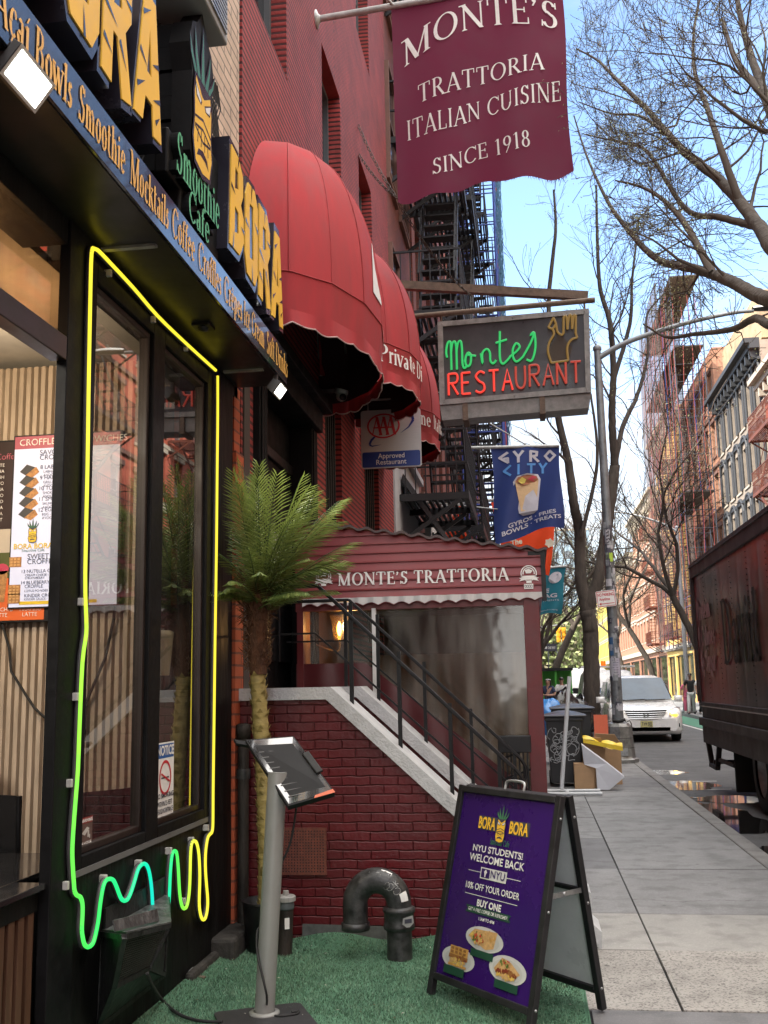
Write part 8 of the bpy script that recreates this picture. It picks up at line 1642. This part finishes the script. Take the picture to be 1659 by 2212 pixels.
mb = MB(); mb.box((VX - .62, VY + .0, z + .30), (VX + .62, VY + .06, z + .40)); put('lower_intake', mb, blackmatt, van)
mb = MB(); shape(mb, rect(-.16, -.08, .16, .08), ((VX, VY - .06, z + .49), (1, 0, 0), UZ, (0, -1, 0)), 0, 0); letter(mb, sans('T19 5EJ', .02), ((VX, VY - .06, z + .455), (1, 0, 0), UZ, (0, -1, 0)), .12, .26, 'c', 1, .004); put('number_plate', mb, [mat('plate_straw', (.5, .46, .2), .5), ink], van)
mb = MB(); mb.tube([(VX - .5, VY + .98, z + 1.10), (VX + .1, VY + .92, z + 1.13)], .012, 5); mb.tube([(VX + .1, VY + .98, z + 1.10), (VX + .65, VY + .98, z + 1.12)], .012, 5); put('wiper', mb, rubber, van)
# pale pickup with an amber beacon behind the minivan, van and green kiosk farther back
def boxcar(label, x, y, w, L_, h, m, nose=.9, name='parked_car', cat='car', beacon=False, hood=1.0):
    t = thing(name, label, cat, (x, y + L_ / 2, VZ), 'parked and passing vehicles'); z = VZ; hw = w / 2
    mb = loft([sect(x, y, z + .3, z + hood * .72, hw * .88, .1), sect(x, y + .12, z + .24, z + hood * .95, hw * .97, .12), sect(x, y + nose, z + .24, z + hood * 1.05, hw, .12, .94), sect(x, y + L_ - .2, z + .24, z + hood * 1.08, hw, .12, .94), sect(x, y + L_, z + .35, z + hood, hw * .95, .12)]); put('body', mb, m, t)
    mb = loft([sect(x, y + nose - .05, z + hood * .95, z + hood * 1.08, hw * .9, .05), sect(x, y + nose + .7, z + hood * .95, z + h - .06, hw * .9, .12, .86), sect(x, y + L_ * .62, z + hood * .95, z + h, hw * .9, .14, .86), sect(x, y + L_ - .15, z + hood * .95, z + h - .08, hw * .88, .14, .86)]); put('cabin', mb, m, t)
    mb = MB(); mb.add([(x - hw * .8, y + nose - .02, z + hood * 1.12), (x + hw * .8, y + nose - .02, z + hood * 1.12), (x + hw * .68, y + nose + .64, z + h - .16), (x - hw * .68, y + nose + .64, z + h - .16)], [(0, 1, 2, 3)]); put('windscreen', mb, carglass, t)
    mb = MB(); mb.box((x - hw * .62, y - .03, z + .55), (x + hw * .62, y + .02, z + .8)); put('grille', mb, blackm, t)
    mb = MB(); mb.box((x - hw * .95, y - .07, z + .32), (x + hw * .95, y + .05, z + .5)); put('bumper', mb, mat('bumper_grey', (.2, .2, .2), .5), t, bevel=.02)
    for s in (-1, 1):
        mb = MB(); mb.box((x + s * hw * .78 - .12, y - .035, z + .62), (x + s * hw * .78 + .12, y + .03, z + .82)); put('headlight', mb, lampg, t)
        mb = MB(); mb.box((x + s * (hw + .1) - .09, y + nose + .15, z + hood * 1.1), (x + s * (hw + .1) + .09, y + nose + .25, z + hood * 1.1 + .2)); put('wing_mirror', mb, blackm, t, bevel=.02)
        for yy in (y + .85, y + L_ - .85): wheel(t, (x + s * (hw - .1), yy, z + .35), .35, .24, (s, 0, 0))
    if beacon:
        mb = MB(); mb.lathe([(.09, 0), (.09, .16), (.06, .19), (0, .19)], (x - .1, y + 2.2, z + h + .14), n=12); put('beacon', mb, mat('beacon_orange', (.75, .14, .01), .3, var=0, emit=(1, .2, .0), estr=.35), t)
        mb = MB()
        for q in range(4): mb.bar((x - hw * .85, y + 1.5 + q * .8, z + h + .12), (x + hw * .85, y + 1.5 + q * .8, z + h + .12), .05, .04)
        for s in (-1, 1): mb.bar((x + s * hw * .85, y + 1.4, z + h + .1), (x + s * hw * .85, y + 4, z + h + .1), .05, .05)
        put('roof_rack', mb, white, t)
    return t
boxcar('pale work van with roof rack and amber beacon parked behind the dark tree trunk', 2.66, 36.3, 2.15, 5.2, 2.05, mat('van_silver', (.5, .5, .5), .3, var=.1, coat=.3), beacon=True, hood=1.12)
boxcar('white van far behind at the kerb beside the green kiosk', 2.6, 48, 2.1, 5.0, 2.3, carwhite, hood=1.1)
kio = thing('green_kiosk', 'bright green framed street stall far down the left pavement', 'stall', (1.35, 46, 0)); mb = MB(); gk = mat('kiosk_green', (.06, .36, .04), .5, var=.1)
for x in (.4, 1.0, 1.65): mb.bar((x, 46, 0), (x, 46, 2.0), .08, .08); mb.bar((x, 47.5, 0), (x, 47.5, 2.0), .08, .08)
mb.box((.35, 45.95, .9), (1.7, 46.02, 1.1)); put('frame', mb, gk, kio); mb = MB(); mb.box((.3, 45.9, 2.0), (1.75, 47.6, 2.12)); put('roof', mb, blackm, kio); mb = MB(); mb.box((.4, 47.4, .0), (1.65, 47.45, 2.0)); put('panel', mb, gk, kio)
# traffic light, one-way sign
tl = thing('traffic_light', 'yellow traffic lights on a mast at the far crossing', 'traffic light', (-.1, 72, 0)); mb = MB(); mb.tube([(-.1, 72, 0), (-.1, 72, 6)], .1, 8); mb.tube([(-.1, 72, 5.1), (2.2, 72, 5.4)], .06, 6); put('mast', mb, galv, tl); tly = mat('signal_yellow', (.68, .34, .02), .5)
for x, zz in ((1.9, 4.2), (2.25, 4.2)):
    mb = MB(); mb.box((x - .14, 71.85, zz), (x + .14, 72.1, zz + 1.0))
    for q in range(3): mb.tube([(x, 71.86, zz + .18 + q * .32), (x, 71.62, zz + .16 + q * .32)], .11, 8)
    put('signal_head', mb, tly, tl)
ow = thing('one_way_sign', 'black and white one way arrow sign on a post down the left pavement', 'sign', (1.0, 60, 0)); mb = MB(); mb.tube([(.95, 60, 0), (.95, 60, 3.9)], .04, 6); put('post', mb, galv, ow)
fr = ((.35, 59.95, 3.25), UX, UZ, (0, -1, 0)); mb = MB(); shape(mb, rect(0, 0, 1.1, .42), fr, 0, -.01, .01); shape(mb, [(.06, .21), (.26, .36), (.26, .28), (.55, .28), (.55, .14), (.26, .14), (.26, .06)], fr, 1, .003); letter(mb, sans('ONE WAY', .02), fr, .2, .42, 'l', 1, .003, (.6, .13)); put('panel', mb, [ink, whitelet], ow)

# ---------------------------------------------------------------- bins, bags, boxes on the pavement
binm = mat('bin_black_plastic', (.022, .022, .024), .45, var=.25, scale=8)
def wheelie(label, x, y, w, d, h, graf=False, fac=1):
    t = thing('wheelie_bin', label, 'garbage bin', (x, y, 0), 'black garbage bins behind the terrace'); mb = MB()
    B = [(x - w * .42, y - d * .42, .06), (x + w * .42, y - d * .42, .06), (x + w * .42, y + d * .42, .06), (x - w * .42, y + d * .42, .06)]; T_ = [(x - w / 2, y - d / 2, h - .08), (x + w / 2, y - d / 2, h - .08), (x + w / 2, y + d / 2, h - .08), (x - w / 2, y + d / 2, h - .08)]
    mb.add(B + T_, [(3, 2, 1, 0), (4, 5, 6, 7), (0, 1, 5, 4), (1, 2, 6, 5), (2, 3, 7, 6), (3, 0, 4, 7)]); mb.box((x - w / 2 - .02, y - d / 2 - .02, h - .14), (x + w / 2 + .02, y + d / 2 + .02, h - .08)); put('body', mb, binm, t, bevel=.015)
    mb = MB(); mb.grid(lambda u, v: Vector((x - w / 2 - .04 + u * (w + .10), y - d / 2 - .04 + v * (d + .08), h - .06 + .06 * math.sin(u * 3.14) * math.sin(v * 3.14) + .01 * math.sin(v * 25))), 8, 12); mb.box((x - w / 2 - .045, y - d / 2 - .045, h - .08), (x + w / 2 + .06, y + d / 2 + .045, h - .055)); put('lid', mb, mat('bin_lid_grey', (.045, .045, .05), .4, var=.2), t, bevel=.01)
    for s in (-1, 1): mb = MB(); mb.lathe([(.1, -.03), (.1, .03)], (x + s * w * .4, y + d * .42, .1), (1, 0, 0), 14); mb.lathe([(.1, .03), (0, .03)], (x + s * w * .4, y + d * .42, .1), (1, 0, 0), 14); put('wheel', mb, rubber, t)
    if graf:
        mb = MB(); random.seed(6)
        for q in range(26):
            cx, cz = x + random.uniform(-.38, .36) * w, .38 + random.random() * (h - .65); r_ = random.uniform(.03, .09); a0 = random.uniform(0, 6); yy = lambda zz: y - d * .42 - d * .08 * (zz - .06) / (h - .14) - .006
            P = [(cx + r_ * math.cos(a0 + k * .7) * random.uniform(.6, 1.3), 0, cz + r_ * math.sin(a0 + k * .7) * random.uniform(.7, 1.5)) for k in range(random.choice((4, 7, 9)))]; mb.tube(smooth([Vector((p[0], yy(p[2]), p[2])) for p in P], 3), .006, 4)
        put('graffiti', mb, mat('graffiti_silver', (.34, .35, .36), .6), t)
    return t
wheelie('black wheelie bin covered in silver graffiti behind the terrace post', .43, 15.9, .52, .7, 1.08, True)
wheelie('plain black wheelie bin behind the graffiti covered one', .60, 17.4, .6, .7, 1.15)
def bag(label, c, s, m, seed, tie=True):
    t = thing('garbage_bag', label, 'garbage bag', (c[0], c[1], c[2] - s), 'garbage bags piled behind the bins'); mb = MB(); c = Vector(c)
    def f(u, v):
        a, b = u * 6.2832, v * math.pi; d = Vector((math.cos(a) * math.sin(b), math.sin(a) * math.sin(b), math.cos(b))); k = 1 + .22 * noise.noise(d * 1.6 + Vector((seed, 0, 0))) + .16 * abs(noise.noise(d * 4.5 + Vector((0, seed, 0)))) - .06 * abs(math.sin(a * 9 + 3 * noise.noise(d * 2))) * (1 - v); k *= (1 + .1 * (1 - v)) ; return c + d * s * k + Vector((0, 0, s * .25 * max(0, d.z) ** 6))
    mb.grid(f, 48, 26); put('sack', mb, m, t)
    if tie: mb = MB(); mb.tube([c + Vector((0, 0, s * 1.15)), c + Vector((.03, 0, s * 1.3)), c + Vector((.1, .02, s * 1.36))], [.05, .03, .07], 7); put('knot', mb, m, t)
bagb = mat('bag_black_film', (.012, .012, .013), .22, var=.1, bump=.35, bscale=9, bdist=.05); bagblue = mat('bag_blue_film', (.05, .22, .55), .3, var=.1, bump=.3, bscale=9, bdist=.05)
bag('shiny black garbage bag with a knotted top, tallest of the pile', (.52, 19.6, .90), .34, bagb, 3); bag('black garbage bag at the right side of the pile', (.80, 19.9, .80), .32, bagb, 9); bag('black garbage bag at the bottom of the pile', (.66, 20.2, .34), .42, bagb, 14, False); bag('blue plastic bag left of the black garbage bags', (.28, 18.6, .88), .26, bagblue, 5, False)
card = mat('cardboard', (.42, .26, .14), .8, var=.12, scale=6); cardw = mat('white_cardboard', (.52, .52, .56), .7, var=.06)
def carton(label, pts, vec, m, name='cardboard_box', flap=None):
    t = thing(name, label, 'box', Vector(pts[0]), 'flattened and open boxes beside the bins'); mb = MB(); mb.prism(pts, vec); put('carton', mb, m, t, bevel=.004)
    mb = MB(); P = [Vector(p) for p in pts]; v = Vector(vec); 
    if flap: mb.prism(flap, (0, .006, .004)); put('flap', mb, m, t)
    return t
carton('tall brown cardboard box beside the graffiti bin', [(0.67, 15.5, 0), (0.99, 15.5, 0), (0.99, 15.5, .55), (0.67, 15.5, .55)], (0, .35, 0), card, flap=[(0.67, 15.49, .55), (0.97, 15.49, .55), (0.93, 15.42, .70), (0.71, 15.42, .72)])
carton('brown cardboard box behind the leaning white board', [(0.87, 16.0, 0), (1.25, 16.0, 0), (1.25, 16.0, .62), (0.87, 16.0, .62)], (0, .3, 0), card, flap=[(0.87, 15.99, .62), (1.23, 15.99, .62), (1.17, 15.95, .72), (0.89, 15.95, .74)])
carton('open white carton tipped against the brown boxes', [(0.65, 15.2, .62), (0.99, 15.15, .36), (1.21, 15.1, .18), (1.00, 15.1, -.0 + .012), (0.83, 15.1, .012), (0.83, 15.15, .3), (0.67, 15.2, .35)], (0, .12, .02), cardw)
carton('small brown carton low beside the bin', [(0.53, 15.2, 0), (0.80, 15.2, 0), (0.80, 15.2, .36), (0.53, 15.2, .36)], (0, .25, 0), card)
mb = MB(); mb.grid(lambda u, v: Vector((.68 + u * .55, 15.35 + v * .3, .70 - u * .12 + .04 * math.sin(u * 7 + v * 3) + .03 * math.sin(v * 8) - .06 * abs(v - .5))), 14, 8); mb.grid(lambda u, v: Vector((.68 + u * .55, 15.35, .70 - u * .12 - v * .06)), 10, 1); put('yellow_bag', mb, mat('yellow_film', (.75, .52, .02), .4, var=.1), label='crumpled yellow plastic bag lying on the cardboard boxes', cat='bag', loc=(0.87, 15.4, .6))
mb = MB(); mb.prism([(1.04, 18.9, .1), (1.28, 18.9, .1), (1.28, 18.9, .92), (1.04, 18.9, .92)], (0, .02, 0)); put('notice_board', mb, mat('notice_orange', (.75, .16, .08), .7, var=.1), label='small orange red notice board among the garbage bags', cat='notice', loc=(1.15, 18.9, .1))
pv = thing('pipe_stand', 'white plastic pipe stand leaning beside the bins', 'stand', (.36, 14.6, 0)); pvc = mat('pvc_white', (.5, .51, .52), .4, var=.06)
mb = MB(); a = PY(14.6, 1213, 1705); b = PY(14.9, 1230, 1462); mb.tube([a, b], .03, 10); put('upright', mb, pvc, pv); mb = MB(); 
for y in (14.35, 14.75): mb.tube([(-.25, y, .035), (.85, y, .035)], .024, 8)
mb.tube([(.4, 14.35, .035), (.4, 14.75, .035)], .024, 8); put('foot_pipe', mb, pvc, pv)
tg = thing('tree_guard', 'low hooped metal tree guard round the tree pit', 'tree guard', (1.85, 29.5, 0)); mb = MB()
for k in range(9): mb.tube([(1.35 + .12 * k, 27.6, 0), (1.36 + .12 * k, 27.6, .45), (1.46 + .12 * k, 27.6, .5), (1.5 + .12 * k, 27.6, .42), (1.5 + .12 * k, 27.6, 0)], .018, 6)
for k in range(9): mb.tube([(1.3, 27.6 + .3 * k, 0), (1.3, 27.6 + .3 * k, .5), (1.3, 27.85 + .3 * k, .5), (1.3, 27.85 + .3 * k, 0)], .018, 6)
put('hoops', mb, mat('guard_grey', (.12, .12, .12), .5, .3), tg); mb = MB(); mb.box((1.3, 27.6, -.01), (1.93, 31.8, .01)); put('soil_ground', mb, mat('pit_soil', (.07, .05, .035), .95, var=.4, scale=12, bump=.6, bscale=20), kind='structure')

# ---------------------------------------------------------------- banners down the left row
def banner(label, Y, pa, pb, lbx, rbx, m, wall=None, sag=(0, 0)):
    t = thing('street_banner', label, 'banner', pa, 'cloth banners down the left row'); mb = MB(); mb.tube([wall if wall is not None else pa, pb], .03, 8); put('pole', mb, pole, t)
    def f(u, v):
        p = (pa.lerp(pb, u)) * (1 - v) + (Vector(lbx).lerp(Vector(rbx), u)) * v; return p + Vector((.02 * math.sin(v * 6 + u * 3), .09 * math.sin(u * 9 + v * 4) * (.3 + v), -.05 * v * v * math.sin(u * 6 + 1)))
    mb = MB(); mb.grid(f, 30, 30); put('cloth', mb, m, t); return t, f
GY = 17.8
navy = mat('banner_navy', (.022, .045, .19), .7, var=.12, scale=2); cloth_mat_translucent(navy, .2, (.03, .06, .22))
gb, gf_ = banner('navy blue banner with white and sky blue letters above the orange banner', GY, PY(GY, 1060, 966), PY(GY, 1208, 963), PY(GY, 1072, 1172), PY(GY, 1218, 1136), navy, Vector((FX, GY, PY(GY, 905, 970).z)))
mb = MB(); a = PY(GY, 1140, 963); mb.tube([a, Vector((FX, GY - .3, a.z + 1.25))], .012, 5); mb.tube([PY(GY, 1075, 1100), Vector((FX, GY, a.z - .9))], .012, 5); put('stay', mb, pole, gb)
def on_banner(f): return lambda x, y, dz: f(min(max(x, 0), 1), min(max(1 - y, 0), 1)) + Vector((0, -.012 - dz, 0))
def btext(mb, f, s, u0, u1, v, h, mi, bold=.0, rise=0):
    vs, fs, w = sans(s, bold); sx = (u1 - u0) / w; F_ = on_banner(f); mb.add([F_(u0 + a * sx, v + b * h + rise * (a / w), .002) for a, b in vs], fs, mi)
mb = MB()
GG = {'G': [[(.62, .9), (.12, .5), (.62, .1), (.62, .45), (.4, .42)]], 'Y': [[(.05, .95), (.3, .5), (.6, .95)], [(.3, .5), (.3, .05)]], 'R': [[(.1, .05), (.1, .92), (.5, .85), (.48, .55), (.12, .48)], [(.25, .48), (.6, .05)]], 'O': [[(.35, .95), (.05, .5), (.35, .05), (.68, .5), (.35, .95)]],
      'C': [[(.62, .92), (.08, .5), (.62, .08)]], 'I': [[(.3, .92), (.3, .08)]], 'T': [[(.05, .9), (.65, .9)], [(.35, .9), (.35, .08)]]}
def angular(mb, f, s, u0, u1, v, h, mi, tw):
    F_ = on_banner(f); n = len(s); cw = (u1 - u0) / n
    for i, c in enumerate(s):
        for st in GG[c]:
            for (xa, ya), (xb, yb) in zip(st, st[1:]):
                d = Vector((xb - xa, yb - ya)); nn = Vector((-d.y, d.x)).normalized() * tw; e = d.normalized() * tw * .6
                P = [(xa - e.x + nn.x, ya - e.y + nn.y), (xa - e.x - nn.x, ya - e.y - nn.y), (xb + e.x - nn.x, yb + e.y - nn.y), (xb + e.x + nn.x, yb + e.y + nn.y)]; mb.add([F_(u0 + (i + .12 + q[0]) * cw, v + q[1] * h, .001 + .0004 * i) for q in P], [(0, 1, 2, 3)], mi)
angular(mb, gf_, 'GYRO', .05, .98, .815, .135, 0, .09); angular(mb, gf_, 'CITY', .12, .86, .675, .125, 1, .095)
F_ = on_banner(gf_)
def bpoly(P, mi, dz): mb.add([F_(a, b, dz) for a, b in P], [tuple(t) for t in tessellate_polygon([[Vector((a, b, 0)) for a, b in P]])], mi)
bpoly([(.30, .60), (.36, .66), (.52, .685), (.68, .67), (.72, .61), (.63, .24), (.57, .21), (.42, .215), (.37, .25)], 0, .003); bpoly([(.33, .60), (.38, .645), (.52, .665), (.66, .65), (.69, .60), (.61, .255), (.56, .23), (.44, .235), (.40, .265)], 2, .02)
bpoly([(.34, .60), (.38, .645), (.52, .665), (.66, .65), (.685, .605), (.6, .56), (.45, .55)], 3, .03); bpoly([(.38, .60), (.44, .64), (.50, .61), (.48, .57), (.43, .565)], 4, .034); bpoly([(.52, .61), (.60, .655), (.66, .63), (.62, .58)], 5, .036)
for s_, u0, u1, v in (('GYROS · FRIES', .20, .88, .125), ('BOWLS · TREATS', .10, .95, .062)): btext(mb, gf_, s_, u0, u1, v, .062, 0, .02, .05)
put('print', mb, [mat('banner_white', (.52, .52, .58), .7), mat('banner_sky', (.1, .3, .68), .7), mat('wrap_tan', (.68, .48, .27), .7, var=.1, scale=20), mat('filling_brown', (.35, .13, .06), .7), mat('filling_yellow', (.6, .5, .1), .7), mat('filling_red', (.5, .05, .08), .7)], gb)
OY = 22.5; orng = mat('banner_orange', (.80, .07, .015), .7, var=.08); cloth_mat_translucent(orng, .3, (.9, .1, .02))
ob_, of_ = banner('orange banner with a white flower below the navy one', OY, PY(OY, 1060, 1085), PY(OY, 1210, 1060), PY(OY, 1100, 1255), PY(OY, 1185, 1240), orng, Vector((FX, OY, PY(OY, 940, 1095).z)))
mb = MB(); btext(mb, of_, 'The', .20, .42, .42, .10, 0, .03, .0)
def opix(x, y): return PY(OY - .14, x, y)
c = opix(1187, 1173)
for k in range(6):
    a = k * math.pi / 3 + .3; d = Vector((math.cos(a), 0, math.sin(a))); s = Vector((-d.z, 0, d.x)); mb.add([c, c + d * .07 + s * .04, c + d * .11, c + d * .07 - s * .04], [(0, 1, 2, 3)])
put('print', mb, mat('banner_cream', (.62, .56, .44), .7), ob_)
OY2 = 20.0; o2, o2f = banner('small folded orange banner hanging by the fire escape', OY2, PY(OY2, 985, 1085), PY(OY2, 1000, 1090), PY(OY2, 960, 1165), PY(OY2, 1010, 1172), orng, Vector((FX, OY2, PY(OY2, 985, 1080).z)))
BY = 26; teal = mat('banner_teal', (.015, .16, .22), .7, var=.1); cloth_mat_translucent(teal, .25, (.02, .2, .27))
tb, tf = banner('teal banner with a pale round emblem, lowest of the banners', BY, PY(BY, 1130, 1233), PY(BY, 1223, 1223), PY(BY, 1120, 1338), PY(BY, 1212, 1324), teal, Vector((FX, BY, PY(BY, 1000, 1243).z)))
mb = MB(); F_ = on_banner(tf); mb.add([F_(.78 + .16 * math.cos(k * .449), .78 + .125 * math.sin(k * .449), .002) for k in range(14)], [tuple(range(14))], 0)
for e in ((.74, .70, .76, .86), (.76, .82, .86, .85), (.75, .76, .84, .79)): mb.add([F_(e[0], e[1], .006), F_(e[2], e[1], .006), F_(e[2], e[3], .006), F_(e[0], e[3], .006)], [(0, 1, 2, 3)], 1)
btext(mb, tf, 'THE', .36, .68, .47, .12, 0, .03); btext(mb, tf, 'FLAG', .36, .86, .35, .12, 0, .03); btext(mb, tf, 'APARTMENTS', .30, .90, .27, .05, 0, 0); btext(mb, tf, 'THEFLAG.NYC', .42, .9, .06, .035, 0, 0)
put('print', mb, [mat('banner_white', (.52, .52, .58)), MATS['banner_teal']], tb)
mb = MB(); mb.tube([Vector((8.3, 44.6, 0)), Vector((8.3, 44.6, 4.2))], .05, 6); mb.box((7.6, 44.5, 4.0), (9.6, 44.58, 5.6)); put('shop_banner', mb, mat('banner_navy', (.022, .045, .19)), label='navy shop banner on the far pavement beside the black truck', cat='banner', loc=(8.3, 44.6, 0))
